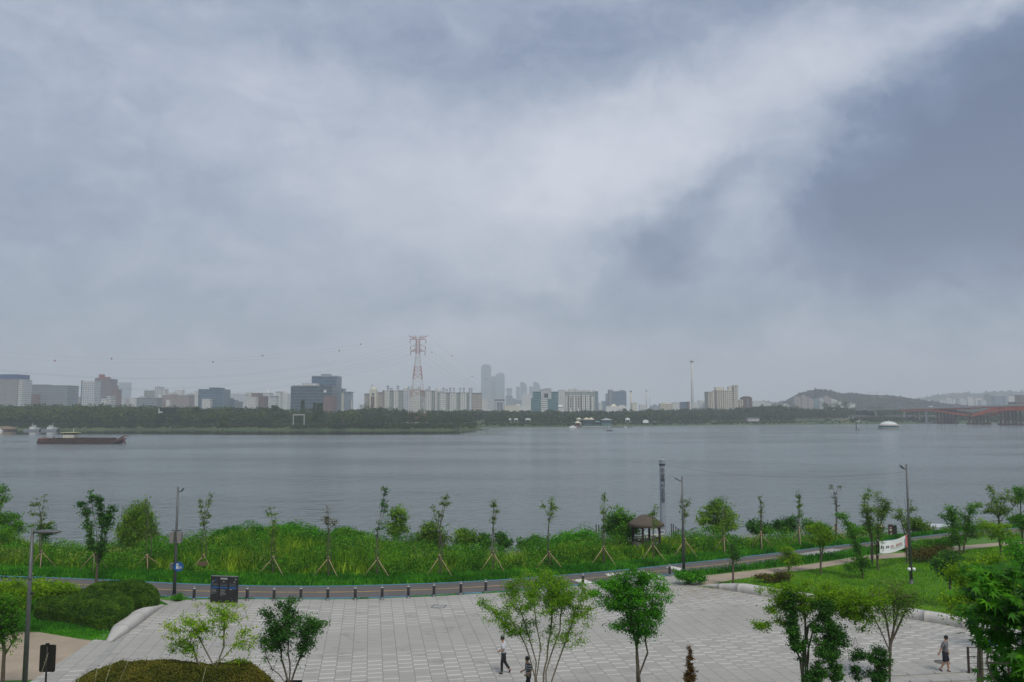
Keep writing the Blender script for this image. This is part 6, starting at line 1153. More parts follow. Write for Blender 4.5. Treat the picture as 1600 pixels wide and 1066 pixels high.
# bollards
def bollard(label, u, v):
    p = G(u, v); o = empty('bollard', label, 'bollard', p, 0, 'black bollards between plaza and road')
    MB().lathe([(.02, .0), (.15, 0), (.15, .03), (.085, .05), (.085, .16)], 16).build('base', STEEL, o)
    MB().lathe([(.092, .16), (.092, .72), (.085, .73), (.085, .73)], 16).build('post', DSTEEL, o)
    MB().lathe([(.088, .73), (.088, .78)], 16).build('reflective_ring', WHITE, o); MB().lathe([(.092, .78), (.092, .83), (.05, .88), (.01, .89)], 16).build('cap', STEEL, o)
bl = [(303, 938), (386, 938.5), (428, 939), (470, 938), (512, 938), (555, 937.5), (597, 936.5), (638, 934.5), (678, 932.5), (720, 929.5), (759, 926.5), (797, 924.5), (838, 921.5), (875, 918.5), (911, 915.5), (1046.5, 900.5)]
bo = ['black bollard left of the black notice board', 'black bollard just right of the black notice board', 'second bollard right of the notice board', 'bollard behind the top of the dark many-stemmed tree', 'fourth bollard right of the notice board', 'fifth bollard right of the notice board', 'sixth bollard right of the notice board, near the small joint weeds', 'seventh bollard right of the notice board', 'bollard above the rectangular manhole cover', 'bollard right of the rectangular manhole cover', 'bollard just left of the airy central tree', 'bollard seen through the left side of the airy central tree', 'bollard behind the middle of the airy tree crown', 'bollard behind the right side of the airy tree crown', 'bollard at the left end of the road crossing, between two trees', 'lone bollard at the right end of the road crossing']
for (u, v), lab in zip(bl, bo): bollard(lab, u, v)

# street lamps
def tubep(pts, r, n=10): return MB().tube(pts, r, n)
LPOST = mat('lamp_post_grey', (.115, .12, .12), .5, .15, 3, .3)
def lamp(name, label, x, y, H, arm, kind):
    o = empty(name, label, 'street lamp', (x, y, zg1(x, y)))
    tubep([(0, 0, 0), (0, 0, H*.55), (0, 0, H)], [.11, .085, .055], 12).build('pole', LPOST, o); MB().lathe([(.2, 0), (.2, .04), (.13, .08), (.13, .35)], 14).build('base', LPOST, o)
    sx = 1 if arm > 0 else -1
    if kind == 'head':
        tubep([(0, 0, H-.35), (sx*.3, 0, H-.28)], .035, 8).build('arm', LPOST, o)
        h = MB().add([(sx*.22, -.12, H-.33), (sx*.22, .12, H-.33), (arm, .1, H-.16), (arm, -.1, H-.16), (sx*.25, -.14, H-.25), (sx*.25, .14, H-.25), (arm*.95, .11, H-.08), (arm*.95, -.11, H-.08)], [(0, 3, 2, 1), (4, 5, 6, 7), (0, 1, 5, 4), (1, 2, 6, 5), (2, 3, 7, 6), (3, 0, 4, 7)]); h = h.build('lamp_head', LPOST, o)
    else:
        MB().lathe([(.02, -.06), (.30, -.05), (.42, 0), (.34, .06), (.12, .1), (.01, .11)], 18, (sx*.62, 0, H-.12), sx=1.45, sy=.5).build('lamp_head', LPOST, o); tubep([(0, 0, H-.15), (sx*.25, 0, H-.12)], .04, 8).build('arm', LPOST, o)
    return o
p = G(272, 936); x = p.x; y = p.y
lm1 = lamp('street_lamp', 'tall grey street lamp with speakers and a round blue sign, left of the notice board', x, y, 7.15, .38, 'head')
for dx in (-.24, .24): MB().prism([(dx-.11, 3.55), (dx+.11, 3.55), (dx+.15, 4.25), (dx-.15, 4.25)], -.18, .12).build('speaker', mat('speaker_grey', (.22, .21, .20), .6), lm1)
MB().box(-.3, .3, -.05, .05, 4.3, 4.36).build('bracket', LPOST, lm1)
SB = mat('sign_blue', (.015, .09, .28), .5, .1, 3)
sg = MB().tube([(.22, -.16, 2.05), (.22, -.12, 2.05)], .30, 24, smooth=False).build('round_sign', SB, lm1); sg.rotation_euler = (0, 0, .25)
mb = MB(); mb.lathe([(.02, -.05), (.05, -.02), (.05, .02), (.02, .05)], 8, (.13, -.165, 2.2)); mb.box(.09, .17, -.175, -.162, 1.92, 2.14); mb.box(.21, .225, -.175, -.162, 1.85, 2.25); mb.bar((.28, -.168, 1.95), (.28, -.168, 2.0), .02); mb.tube([(.27+.06*math.cos(a), -.168, 1.98+.06*math.sin(a)) for a in np.linspace(0, 6.28, 12)], .008, 4); mb.tube([(.38+.05*math.cos(a), -.168, 1.98+.05*math.sin(a)) for a in np.linspace(0, 6.28, 12)], .008, 4); mb.tube([(.27, -.168, 1.98), (.31, -.168, 2.1), (.38, -.168, 1.98)], .01, 4)
pic = mb.build('pictogram', WHITE, sg)
MB().box(-.32, -.12, -.1, .1, 1.9, 2.25).build('junction_box', STEEL, lm1)
p = G(1068.5, 896); lamp('street_lamp', 'grey street lamp with its head to the left, beside the lettered post', p.x, p.y, (896-750)*p.y/F*1.004, -.55, 'head')
p = G(1424, 912); lm3 = lamp('street_lamp', 'tallest thin grey street lamp standing on the right lawn', p.x, p.y, (912-733)*p.y/F*1.01, -.45, 'head')
for dx in (-.14, .14): MB().lathe([(.02, -.12), (.1, -.1), (.12, 0), (.1, .1), (.02, .12)], 12, (dx*1.2, -.1, 1.0)).build('speaker', WHITE, lm3)
lm0 = lamp('street_lamp', 'nearest grey street lamp with an oval head, at the left edge', XU(36.5, 33.5), 33.5, 7.2, 1.0, 'oval')
MB().box(.08, .16, -.05, .05, 4.55, 4.65).build('bolt_box', DSTEEL, lm0); MB().lathe([(.105, 5.2), (.105, 5.3)], 12).build('pole_ring', STEEL, lm0)

# lettered post, its cable, notice board
POSTM = mat('post_blue_grey', (.33, .36, .41), .55, .15, .6, .2)
D = 84; x0 = XU(1037, D); zt = ZV(719, D); zb = zg1(x0, D)-.5
po = empty('lettered_post', 'tall blue-grey round post with vertical Korean lettering behind the thatched pavilion', 'post', (x0, D, zb)); Hp = zt-zb
MB().lathe([(.34, 0), (.30, Hp*.5), (.265, Hp)], 24).build('post', POSTM, po); MB().lathe([(.27, Hp-.55), (.33, Hp-.5), (.33, Hp-.42), (.27, Hp-.38)], 24).build('collar', DSTEEL, po); MB().lathe([(.275, Hp-.02), (.29, Hp+.05), (.2, Hp+.12), (.01, Hp+.14)], 24).build('cap', POSTM, po)
MB().tube([(.05, 0, Hp+.1), (.05, 0, Hp+.45)], .02, 6).build('spike', STEEL, po)
INK = mat('black_lettering', (.02, .02, .022), .7)
def text_mesh(body, size, m, name, parent, loc, rot=(math.pi/2, 0, 0), sx=1.0, off=.0, wrap=None):
    cu = bpy.data.curves.new(name, 'FONT'); cu.body = body; cu.size = size; cu.extrude = .004; cu.align_x = 'CENTER'; cu.align_y = 'CENTER'; cu.offset = off; cu.resolution_u = 3
    t = bpy.data.objects.new('tmp', cu); COL.objects.link(t); dg = bpy.context.evaluated_depsgraph_get(); me = bpy.data.meshes.new_from_object(t.evaluated_get(dg)); bpy.data.objects.remove(t)
    me.materials.clear(); o = link(name, me, m, parent, loc); o.rotation_euler = rot; o.scale = (sx, 1, 1)
    if wrap:
        for v in me.vertices: v.co.z += -(wrap-math.sqrt(max(0, wrap*wrap-min(v.co.x, wrap*.99)**2)))
    return o
for i, ch in enumerate('수상택시승강장'):
    z = ZV(735.5+i*7.7, D)-zb; text_mesh(ch, .50, INK, 'letter', po, (0, -.315, z), wrap=.34, off=.006)
a = Vector((x0+.3, D, zt-.45)); e = Vector((XU(1417, G(1424, 912).y), G(1424, 912).y, ZV(738, G(1424, 912).y))); pts = [a.lerp(e, i/30)-Vector((0, 0, .75*4*(i/30)*(1-i/30))) for i in range(31)]
tag(tubep([p_-a for p_ in pts], .008, 5).build('overhead_cable', mat('cable_grey', (.10, .10, .11), .6), None, a), 'thin cable slung from the lettered post to the tallest street lamp', 'cable')
# notice board of three dark panels
p0, p1 = G(329, 941), G(371, 943); o = empty('notice_board', 'black three-panel notice board with blue bands at the plaza edge', 'notice board', p0.lerp(p1, .5), math.atan2(p1.y-p0.y, p1.x-p0.x)); wv = (p1-p0).length; pwid = wv/3; BLK = mat('board_black', (.022, .022, .023), .45, .2, 2); TXT = mat('board_grey_print', (.32, .33, .33), .6); DIM = mat('board_dim_print', (.10, .115, .125), .6)
for k in range(3):
    xa = -wv/2+k*pwid; pn = MB().box(xa+.012, xa+pwid-.012, -.07, .07, .02, 1.62).build('panel', BLK, o)
    MB().box(xa+.01, xa+pwid-.01, -.075, .075, 1.621, 1.655).build('top_rail', STEEL, pn); MB().box(xa+.05, xa+pwid-.05, -.076, -.0705, .90, .99).build('blue_band', SB, pn)
    q = random.Random(k); mb = MB(); md = MB()
    if k < 2:
        for i in range(9 if k else 7):
            z = .84-i*.05; mb.box(xa+.10, xa+.10+.055, -.075, -.0705, z, z+.022)
            w = q.uniform(.1, pwid-.34); (mb if q.random() < .45 else md).box(xa+.2, xa+.2+w, -.075, -.0705, z, z+.016)
    else:
        mb.box(xa+.08, xa+.26, -.075, -.0705, .82, .85); md.box(xa+.26, xa+.5, -.075, -.0705, .83, .85); md.box(xa+.16, xa+.3, -.075, -.0705, .28, .30); mb.box(xa+pwid-.16, xa+pwid-.08, -.075, -.0705, 1.44, 1.52)
    if k == 1: mb.box(xa+.06, xa+pwid-.06, -.075, -.0705, 1.45, 1.55)
    for i in range(10): xx = xa+.08+i*(pwid-.16)/10; hh = q.uniform(.04, .17); md.box(xx, xx+.022, -.0745, -.0705, 1.02+q.uniform(0, .05), 1.04+hh+.04)
    mb.box(xa+.1+.12*k, xa+.24+.12*k, -.075, -.0705, 1.30, 1.335); mb.build('print', TXT, pn); md.build('faint_print', DIM, pn)
    if k == 0: MB().box(xa+.26, xa+.42, -.075, -.0705, 1.36, 1.42).build('blue_mark', SB, pn); MB().box(xa+.05, xa+.15, -.0752, -.0705, 1.14, 1.22).build('blue_mark', SB, pn)
# dark sign seen from behind, bottom left
D = 30.5; x0 = XU(70, D); zb = zg1(x0, D); o = empty('sign', 'dark rounded sign on a post at the bottom left, seen from behind', 'sign', (x0, D, zb)); z0, z1 = ZV(1050, D)-zb, ZV(1007.5, D)-zb; w = .29
r_ = .06; pts = []
for cx_, cz_, a0 in ((w-r_, z1-r_, 0), (-w+r_, z1-r_, 90), (-w+r_, z0+r_, 180), (w-r_, z0+r_, 270)): pts += [(cx_+r_*math.cos(math.radians(a0+t)), cz_+r_*math.sin(math.radians(a0+t))) for t in (0, 30, 60, 90)]
SGB = mat('sign_back', (.016, .013, .012), .6, .3, 5); MB().prism(pts, -.02, .02).build('plate', SGB, o); MB().tube([(0, -.05, 0), (0, -.05, z1+.05)], .035, 8).build('post', SGB, o); MB().box(-.06, .06, -.09, -.02, z1-.02, z1+.07).build('top_clamp', SGB, o)

# thatched pavilion
D = 71; x0 = XU(1010, D); zb = zg1(x0, D); zf = ZV(848, D); o = empty('thatched_pavilion', 'small open pavilion with a brown thatched roof near the water', 'pavilion', (x0, D, zf), 0)
TH = mat('thatch', (.095, .076, .058), .95, .35, 9, bstr=.8); WD = mat('dark_timber', (.035, .022, .018), .7, .3, 4); ZR = ZV(820, D)-zf; ZT = ZV(804, D)-zf; RW_ = 26*D/F*1.02
MB().lathe([(RW_, ZR-.02), (RW_*1.01, ZR+.12), (RW_*.93, ZR+.24), (RW_*.72, ZR+.43), (RW_*.42, ZR+.72), (RW_*.26, ZT-.04), (.02, ZT+.02)], 30).build('roof', TH, o); MB().lathe([(RW_, ZR-.02), (RW_*.9, ZR-.10), (.02, ZR-.02)], 30).build('roof_underside', WD, o)
q = random.Random(3); V = []; mb = MB()
for i in range(420):
    a = q.uniform(0, 6.283); r1 = RW_*q.uniform(.97, 1.03); mb.bar((r1*math.cos(a), r1*math.sin(a), ZR+.08), (r1*1.02*math.cos(a), r1*1.02*math.sin(a), ZR-q.uniform(.04, .16)), .012)
mb.build('straw_fringe', TH, o)
PR = RW_*.78
for k in range(4):
    a = math.radians(45+90*k+22); c_ = (PR*math.cos(a), PR*math.sin(a)); MB().box(c_[0]-.085, c_[0]+.085, c_[1]-.085, c_[1]+.085, -1.2, ZR+.02).build('post', WD, o)
    a2 = a+math.pi/2; d_ = (PR*math.cos(a2), PR*math.sin(a2)); mb = MB(); mb.bar((c_[0], c_[1], ZR-.1), (d_[0], d_[1], ZR-.1), .06)
    for t in (0, 1): s0 = c_ if t == 0 else d_; s1 = d_ if t == 0 else c_; mb.bar((s0[0], s0[1], ZR-.45), (s0[0]+(s1[0]-s0[0])*.2, s0[1]+(s1[1]-s0[1])*.2, ZR-.12), .04)
    mb.build('beam', WD, o); mb = MB(); mb.bar((c_[0], c_[1], .45), (d_[0], d_[1], .45), .045); mb.bar((c_[0], c_[1], .2), (d_[0], d_[1], .2), .03)
    for t in (.25, .5, .75): mb.bar((c_[0]+(d_[0]-c_[0])*t, c_[1]+(d_[1]-c_[1])*t, 0), (c_[0]+(d_[0]-c_[0])*t, c_[1]+(d_[1]-c_[1])*t, .45), .03)
    mb.build('railing', WD, o)
MB().slab([(RW_*.8*math.cos(t), RW_*.8*math.sin(t)) for t in np.linspace(0, 6.283, 9)[:-1]], -1.2, .05).build('floor', mat('grey_boards', (.20, .17, .16), .8), o)
# posts and gangway railing at the water behind the pavilion
for k, (u, vt, vb) in enumerate([(932, 820, 829), (936, 821, 830), (941, 822, 831), (1050, 819, 831), (1053, 820, 832), (1057, 823, 833), (1060.5, 826, 833)]):
    D = 80; x0 = XU(u, D); zt = ZV(vt, D); zb = zg1(x0, D); side = 'left' if u < 1000 else 'right'
    o = empty('landing_post', 'dark landing stage post %s of the pavilion, number %s from the left in its row' % (side, ['one', 'two', 'three', 'one', 'two', 'three', 'four'][k]), 'post', (x0, D, zb), 0, 'landing stage posts')
    MB().tube([(0, 0, 0), (0, 0, zt-zb)], .055, 8).build('post', DSTEEL, o); MB().lathe([(.07, zt-zb-.08), (.07, zt-zb), (.01, zt-zb+.05)], 8).build('cap', DSTEEL, o)
D = 79; x0 = XU(1018, D); o = empty('gangway', 'white gangway railing going down to the water behind the pavilion', 'gangway', (x0, D, ZV(838, D)))
mb = MB(); mb.bar((-.9, 0, .95), (1.6, 1.5, .3), .05); mb.bar((-.9, 0, .35), (1.6, 1.5, -.3), .05)
for t in (0, .33, .66, 1): mb.bar((-.9+2.5*t, 1.5*t, -.9-.65*t), (-.9+2.5*t, 1.5*t, .95-.65*t), .04)
mb.build('railing', WHITE, o); MB().slab([(-1, 0), (1.7, 1.6), (1.5, 2.2), (-1.2, .7)], -.15, -.05).build('deck', CONC, o)
# worn path through the weeds
DIRT = mat('worn_soil', (.20, .15, .105), .95, .3, 1)
# banner
D1 = 61.2; a = P(1374.5, 855.5, D1); b = P(1417.5, 845, 63.5); o = empty('banner', 'white cloth banner with red and grey print tied between a tree and the right lamp', 'banner', a); CL = mat('banner_cloth', (.84, .85, .87), .7, .04, 2); d = b-a
hgt = [19.5*D1/F*.95, 19*63.5/F*.95]; n = 24; Vb = []; Vf = []
for i in range(n+1):
    t = i/n; zc = d.z*t - .18*4*t*(1-t)*.8; hh = (hgt[0]*(1-t)+hgt[1]*t)/2; bw = .07*math.sin(t*7)
    for j in range(5): Vb.append((d.x*t, d.y*t+bw*(j-2)*.3+.05*math.sin(t*9), zc+hh*(j-2)/2))
me = mesh_np('cloth', Vb, [(i*5+j, i*5+5+j, i*5+6+j, i*5+1+j) for i in range(n) for j in range(4)], True); link('cloth', me, CL, o)
def bpos(t, s_, e=.012):
    zc = d.z*t - .18*4*t*(1-t)*.8; hh = (hgt[0]*(1-t)+hgt[1]*t)/2; nn = Vector((d.y, -d.x, 0)).normalized(); p = Vector((d.x*t, d.y*t+.07*math.sin(t*7)*s_*.6+.05*math.sin(t*9), zc+hh*s_)); return p+nn*e
def patch(t0, t1, s0, s1, m, name, k=3):
    mb = MB(); vs = []; 
    for i in range(k+1): t = t0+(t1-t0)*i/k; vs += [tuple(bpos(t, s0, .02)), tuple(bpos(t, s1, .02))]
    mb.add(vs, [(2*i, 2*i+2, 2*i+3, 2*i+1) for i in range(k)]); return mb.build(name, m, o)
PINK = mat('banner_red', (.55, .12, .14), .8, .1, 3); GRY = mat('banner_grey_print', (.16, .16, .18), .8); LRED = mat('banner_light_red', (.60, .26, .26), .8)
patch(.945, 1.0, -1, 1, PINK, 'red_edge'); patch(.905, .93, -.85, .55, GRY, 'dark_figure'); patch(.895, .94, -.95, -.6, GRY, 'dark_figure')
def banner_text(txt, t0, t1, s_, size, m):
    nn = len(txt)
    for i, ch in enumerate(txt):
        if ch == ' ': continue
        t = t0+(t1-t0)*(i+.5)/nn; p = bpos(t, s_, .03); tt = bpos(min(1, t+.03), s_, .03)-bpos(t-.03, s_, .03); text_mesh(ch, size, m, 'lettering', o, p, (math.pi/2, -math.atan2(tt.z, math.hypot(tt.x, tt.y)), math.atan2(tt.y, tt.x)), off=.008)
banner_text('조금 일찍', .04, .33, -.02, .20, GRY); banner_text('서로 배려하는', .36, .82, .0, .20, LRED); patch(.36, .84, -.38, -.33, GRY, 'fine_print', 6)
mb = MB()
for t, s_, q in ((0, 1, Vector((-.25, -.1, .15))), (0, -1, Vector((-.25, -.1, -.1))), (1, 1, Vector((.3, .1, .25))), (1, -1, Vector((.3, .1, -.12)))): mb.tube([bpos(t, s_, 0), bpos(t, s_, 0)+q], .012, 4)
mb.build('ties', WHITE, o)
# yield sign and brown board by the water
D = 84; x0 = XU(1376, D); zb = zg1(x0, D); o = empty('give_way_sign', 'white and red triangular sign at the waterside behind the banner', 'road sign', (x0, D, zb)); zc = ZV(825, D)-zb
MB().tube([(0, 0, 0), (0, 0, zc+.3)], .035, 8).build('post', STEEL, o); MB().prism([(-.42, .32+zc), (.42, .32+zc), (0, -.42+zc)], -.06, -.04).build('red_border', PINK, o); MB().prism([(-.27, .24+zc), (.27, .24+zc), (0, -.24+zc)], -.075, -.062).build('white_centre', WHITE, o)
D = 83; x0 = XU(1395.5, D); zb = zg1(x0, D); o = empty('information_sign', 'dark brown upright information sign with white symbols by the water', 'sign', (x0, D, zb)); z0, z1 = ZV(838, D)-zb, ZV(819.5, D)-zb; BRS = mat('brown_sign', (.07, .035, .03), .6, .2, 4)
MB().box(-.42, .02, -.05, .05, 0, z1).build('panel', BRS, o); MB().box(.05, .42, -.04, .06, 0, z1-.1).build('panel', DSTEEL, o)
mb = MB(); mb.box(-.30, -.12, -.056, -.051, z1-.62, z1-.5); mb.box(-.3, -.1, -.056, -.051, z1-.36, z1-.32); mb.lathe([(.01, -.003), (.08, 0), (.01, .003)], 10, (-.2, -.054, z1-.8)); mb.prism([(-.3, z1-.98), (-.1, z1-.98), (-.2, z1-.86)], -.056, -.051); mb.build('symbols', WHITE, o)
# flat white landing platform
D = 92; x0 = XU(1468, D); o = empty('landing_platform', 'flat pale grey landing platform at the waterline on the right', 'platform', (x0, D, ZV(822, D))); mb = MB(); MB().slab([(-1.9, -.5), (1.4, -1.2), (1.9, 1.6), (-1.5, 2.2)], -.12, 0).build('deck', mat('platform_grey', (.48, .50, .52), .6), o)
for q_ in ((-1.7, -.4), (1.2, -1.0), (1.7, 1.4), (-1.4, 2)): MB().tube([(q_[0], q_[1], -4), (q_[0], q_[1], .45)], .06, 8).build('pile', DSTEEL, o)
mb = MB(); mb.box(-1.5, 1.5, -1.3, -1.1, -.9, -.35); mb.build('ramp', CONC, o)
# waterside railing on the right
pr0, pr1 = P(1500, 822, 86), P(1640, 812, 90); o = empty('waterside_railing', 'thin dark railing along the water behind the right hand trees', 'railing', pr0); d_ = pr1-pr0; z0 = -1.4
for i in range(12): t = i/11; MB().tube([d_*t+Vector((0, 0, z0)), d_*t+Vector((0, 0, .35))], .04, 6).build('post', DSTEEL, o)
for z in (-.3, 0, .3): MB().tube([Vector((0, 0, z)), d_+Vector((0, 0, z))], .022, 6).build('rail', DSTEEL, o)
# railing at the lower right
pa, pb, pc = G(1514, 1052), G(1562, 1062), G(1640, 1046)
o = empty('handrail', 'dark metal railing with four bars in the lower right corner', 'railing', pa); hh = 40*pa.y/F; RM = mat('railing_brown', (.05, .032, .030), .5, .2, 3, .2)
pts = [pa, G(1563, 1072)+Vector((0, 0, .15)), G(1640, 1068)]
ends = [Vector((0, 0, 0)), Vector((1.75, -.15, 0)), Vector((3.6, -.25, 0))]
for e in ends: MB().box(e.x-.045, e.x+.045, e.y-.03, e.y+.03, -.1, 1.18).build('post', RM, o)
for z, w_ in ((1.16, .035), (.92, .014), (.68, .014), (.44, .014), (.2, .02)): mb = MB(); mb.bar(ends[0]+Vector((0, 0, z)), ends[1]+Vector((0, 0, z)), w_); mb.bar(ends[1]+Vector((0, 0, z)), ends[2]+Vector((0, 0, z)), w_); mb.build('rail', RM, o)
# small blue item beyond the rail, covers
p = G(1546, 1008); o = empty('folded_cloth', 'small bright blue folded cloth lying on the plaza behind the maple', 'cloth', p); MB().lathe([(.02, 0), (.32, .02), (.26, .16), (.1, .24), (.01, .25)], 12, sx=1.2, sy=.7).build('cloth', mat('bright_blue', (.05, .18, .62), .6), o)
p = G(1472, 1035); tag(MB().lathe([(.36, .006), (.36, .012), (.01, .013)], 30).build('manhole_cover', mat('cover_brown', (.13, .115, .10), .7), None, p), 'round brown manhole cover at the feet of the person in shorts', 'manhole cover')
p = G(685.5, 948); o = empty('drain_cover', 'rectangular paved manhole cover with a dark outline near the bollards', 'manhole cover', p, math.radians(10)*-0-.17)
MB().box(-.36, .36, -.34, .34, .004, .016).build('inlay', mat('cover_stone', (.30, .30, .285), .8, .1, 3), o); mb = MB()
for x0_, x1_, y0_, y1_ in ((-.41, .41, -.40, -.345), (-.41, .41, .345, .40), (-.41, -.365, -.345, .345), (.365, .41, -.345, .345)): mb.box(x0_, x1_, y0_, y1_, .004, .02)
mb.build('frame', mat('cover_frame', (.07, .07, .07), .7), o)
# low seat rail near the dark tree
p = Vector((XU(457, 32.5), 32.5, zg1(0, 32.5))); o = empty('low_rail', 'short brown timber rail at the foot of the dark many-stemmed tree', 'rail', p); zt = ZV(1063, 32.5)-p.z; MB().box(-.3, .35, -.04, .04, zt-.07, zt).build('bar', RM, o)
for q_ in (-.26, .3): MB().box(q_-.03, q_+.03, -.03, .03, -.1, zt-.071).build('leg', RM, o)
# long pale grass stalks close to the camera at the lower left
STK = mat('dry_stalk', (.42, .38, .24), .7)
for k, (u0, v0, u1, v1, lab) in enumerate([(55, 1080, 75, 1022, 'leftmost'), (118, 1080, 126, 1050, 'second'), (145, 1080, 153, 1041, 'third'), (160, 1080, 173, 1040, 'fourth'), (180, 1080, 200, 1034, 'fifth'), (312, 1080, 322, 1043, 'rightmost')]):
    D = 9.0; a = P(u0, v0, D); b = P(u1, v1, D); g = Vector((a.x-(b.x-a.x)*.8, D, zg1(a.x, D))); o = empty('grass_stalk', 'thin pale dry stalk crossing the lower left corner, %s of six' % lab, 'grass stalk', g, 0, 'dry stalks in the foreground')
    MB().tube([Vector((0, 0, 0)), (a-g)*.6+Vector((-.02, 0, .05)), a-g, b-g], [.003, .0025, .002, .0012], 5).build('stem', STK, o)
    mb = MB(); dd = (b-a).normalized()
    for j in range(7): q_ = b-g-dd*(.02*j); mb.tube([q_, q_+Vector((.008*(-1)**j, 0, .012))], .0015, 4)
    mb.build('seed_head', STK, o)

# ================================================================== PEOPLE
SKIN = mat('skin', (.42, .24, .165), .55, .08, 8, bstr=.05); HAIR = mat('hair_black', (.012, .010, .010), .5, .3, 30); SHOE = mat('shoe_black', (.012, .012, .014), .5)
def skin_obj(name, J, E, rad, m, parent, rootj=0, sub=2):
    me = bpy.data.meshes.new(name); me.from_pydata([tuple(j) for j in J], E, []); o = bpy.data.objects.new(name, me); COL.objects.link(o)
    md = o.modifiers.new('Skin', 'SKIN'); md.use_smooth_shade = True
    for i, r in enumerate(rad):
        sv = me.skin_vertices[0].data[i]; sv.radius = (r, r) if not isinstance(r, tuple) else r; sv.use_root = (i == rootj)
    s2 = o.modifiers.new('Sub', 'SUBSURF'); s2.levels = s2.render_levels = sub
    dg = bpy.context.evaluated_depsgraph_get(); dg.update(); nm = bpy.data.meshes.new_from_object(o.evaluated_get(dg)); bpy.data.objects.remove(o); nm.name = name
    for p_ in nm.polygons: p_.use_smooth = True
    return nm
def join(name, meshes, m, parent):
    V = []; Fc = []
    for me in meshes: n = len(V); V += [tuple(v.co) for v in me.vertices]; Fc += [tuple(i+n for i in p.vertices) for p in me.polygons]
    me = bpy.data.meshes.new(name); me.from_pydata(V, [], Fc); me.polygons.foreach_set('use_smooth', [True]*len(Fc)); me.update(); return link(name, me, m, parent)
def person(label, pos, rz, H, pose, shirt, trousers, shorts=False, sleeve=.55, socks=None, striped=None):
    """facing +X in local space; pose gives joint offsets in units of height"""
    o = empty('person', label, 'person', pos, rz); j = {k: Vector(v)*H for k, v in pose.items()}; h = H
    names = ['pelvis', 'waist', 'chest', 'neck', 'headb']
    J = [j[n] for n in names]; R = [(.078*h, .055*h), (.064*h, .048*h), (.076*h, .054*h), .031*h, .036*h]; E = [(0, 1), (1, 2), (2, 3), (3, 4)]
    for sd in ('l', 'r'):
        k = len(J); J += [j['sh'+sd], j['el'+sd], j['wr'+sd], j['ha'+sd]]; R += [.028*h, .025*h, .017*h, (.020*h, .012*h)]; E += [(2, k), (k, k+1), (k+1, k+2), (k+2, k+3)]
        k = len(J); J += [j['hip'+sd], j['kn'+sd], j['an'+sd], j['to'+sd]]; R += [.054*h, .036*h, .023*h, .021*h]; E += [(0, k), (k, k+1), (k+1, k+2), (k+2, k+3)]
    ms = [skin_obj('body', J, E, R, SKIN, o)]
    # head with brow, nose, chin, ears
    hc = j['head']; fw = Vector((1, 0, 0)); fd = (j['look']).normalized() if 'look' in j else fw; lf = Vector((0, 0, 1)).cross(fd).normalized(); up = fd.cross(lf)
    def hp(a, b, c): return hc+fd*a*h+lf*b*h+up*c*h
    hd = MB(); nn, mm = 14, 12
    vs = []
    for i in range(nn+1):
        th = math.pi*i/nn
        for k in range(mm*2):
            ph = math.pi*k/mm; x, y, z = math.sin(th)*math.cos(ph), math.sin(th)*math.sin(ph), math.cos(th)
            a, b, c = x*.053, y*.043, z*.066
            if c < 0: a *= (1-.18*(-z)); b *= (1-.32*(-z)); a += .010*(-z)
            if x > .85 and abs(z+.10) < .22: a += .012*(1-abs(z+.10)/.22)*(x-.85)/.15
            if x > .7 and abs(z-.15) < .12: a -= .003
            vs.append(hp(a, b, c))
    hd.add(vs, [(i*mm*2+k, i*mm*2+(k+1) % (mm*2), (i+1)*mm*2+(k+1) % (mm*2), (i+1)*mm*2+k) for i in range(nn) for k in range(mm*2)], True)
    hd.tube([hp(.050, 0, .014), hp(.062, 0, -.012), hp(.052, 0, -.018)], [.004*h, .0075*h, .005*h], 8)
    for sy in (-1, 1): hd.lathe([(.001, -.006*h), (.010*h, 0), (.001, .006*h)], 8, tuple(hp(-.002, sy*.044, -.004)), sx=.9, sy=.5)
    me = bpy.data.meshes.new('h'); me.from_pydata(hd.v, [], hd.f); ms.append(me)
    # hands: palm continues the wrist, five separate fingers
    for sd in ('l', 'r'):
        w, q = j['wr'+sd], j['ha'+sd]; ax = (q-w).normalized(); side = ax.cross(Vector((0, 1, 0)) if abs(ax.y) < .8 else Vector((1, 0, 0))).normalized(); nrm = ax.cross(side)
        hb = MB(); hb.tube([w, w.lerp(q, .5), q], [.014*h, .021*h, .019*h], 10)
        for f, ln in zip((-1.5, -.5, .5, 1.5), (.036, .042, .040, .031)):
            b0 = q+side*f*.0095*h; b1 = b0+(ax*.75+nrm*.25)*ln*.5*h; b2 = b1+(ax*.4+nrm*.6)*ln*.5*h; hb.tube([b0-ax*.006*h, b0, b1, b2], [.0058*h, .0056*h, .005*h, .004*h], 7)
        t0 = w.lerp(q, .4)+side*-.017*h; t1 = t0+(ax*.7-side*.7).normalized()*.02*h; hb.tube([t0, t1, t1+(ax*.95+nrm*.3)*.018*h], [.0075*h, .006*h, .0045*h], 7)
        me = bpy.data.meshes.new('h'); me.from_pydata(hb.v, [], hb.f); ms.append(me)
    join('body', ms, SKIN, o)
    eyes = MB()
    for sy in (-1, 1): eyes.lathe([(.001, -.003*h), (.0042*h, 0), (.001, .003*h)], 8, tuple(hp(.0475, sy*.017, .008)))
    eyes.build('eyes', HAIR, o)
    mo = MB(); mo.tube([hp(.052, -.010, -.032), hp(.0555, 0, -.032), hp(.052, .010, -.032)], .0028*h, 6); mo.build('mouth', mat('lips', (.30, .11, .09), .5), o)
    # hair cap
    hv = MB(); vs = []; 
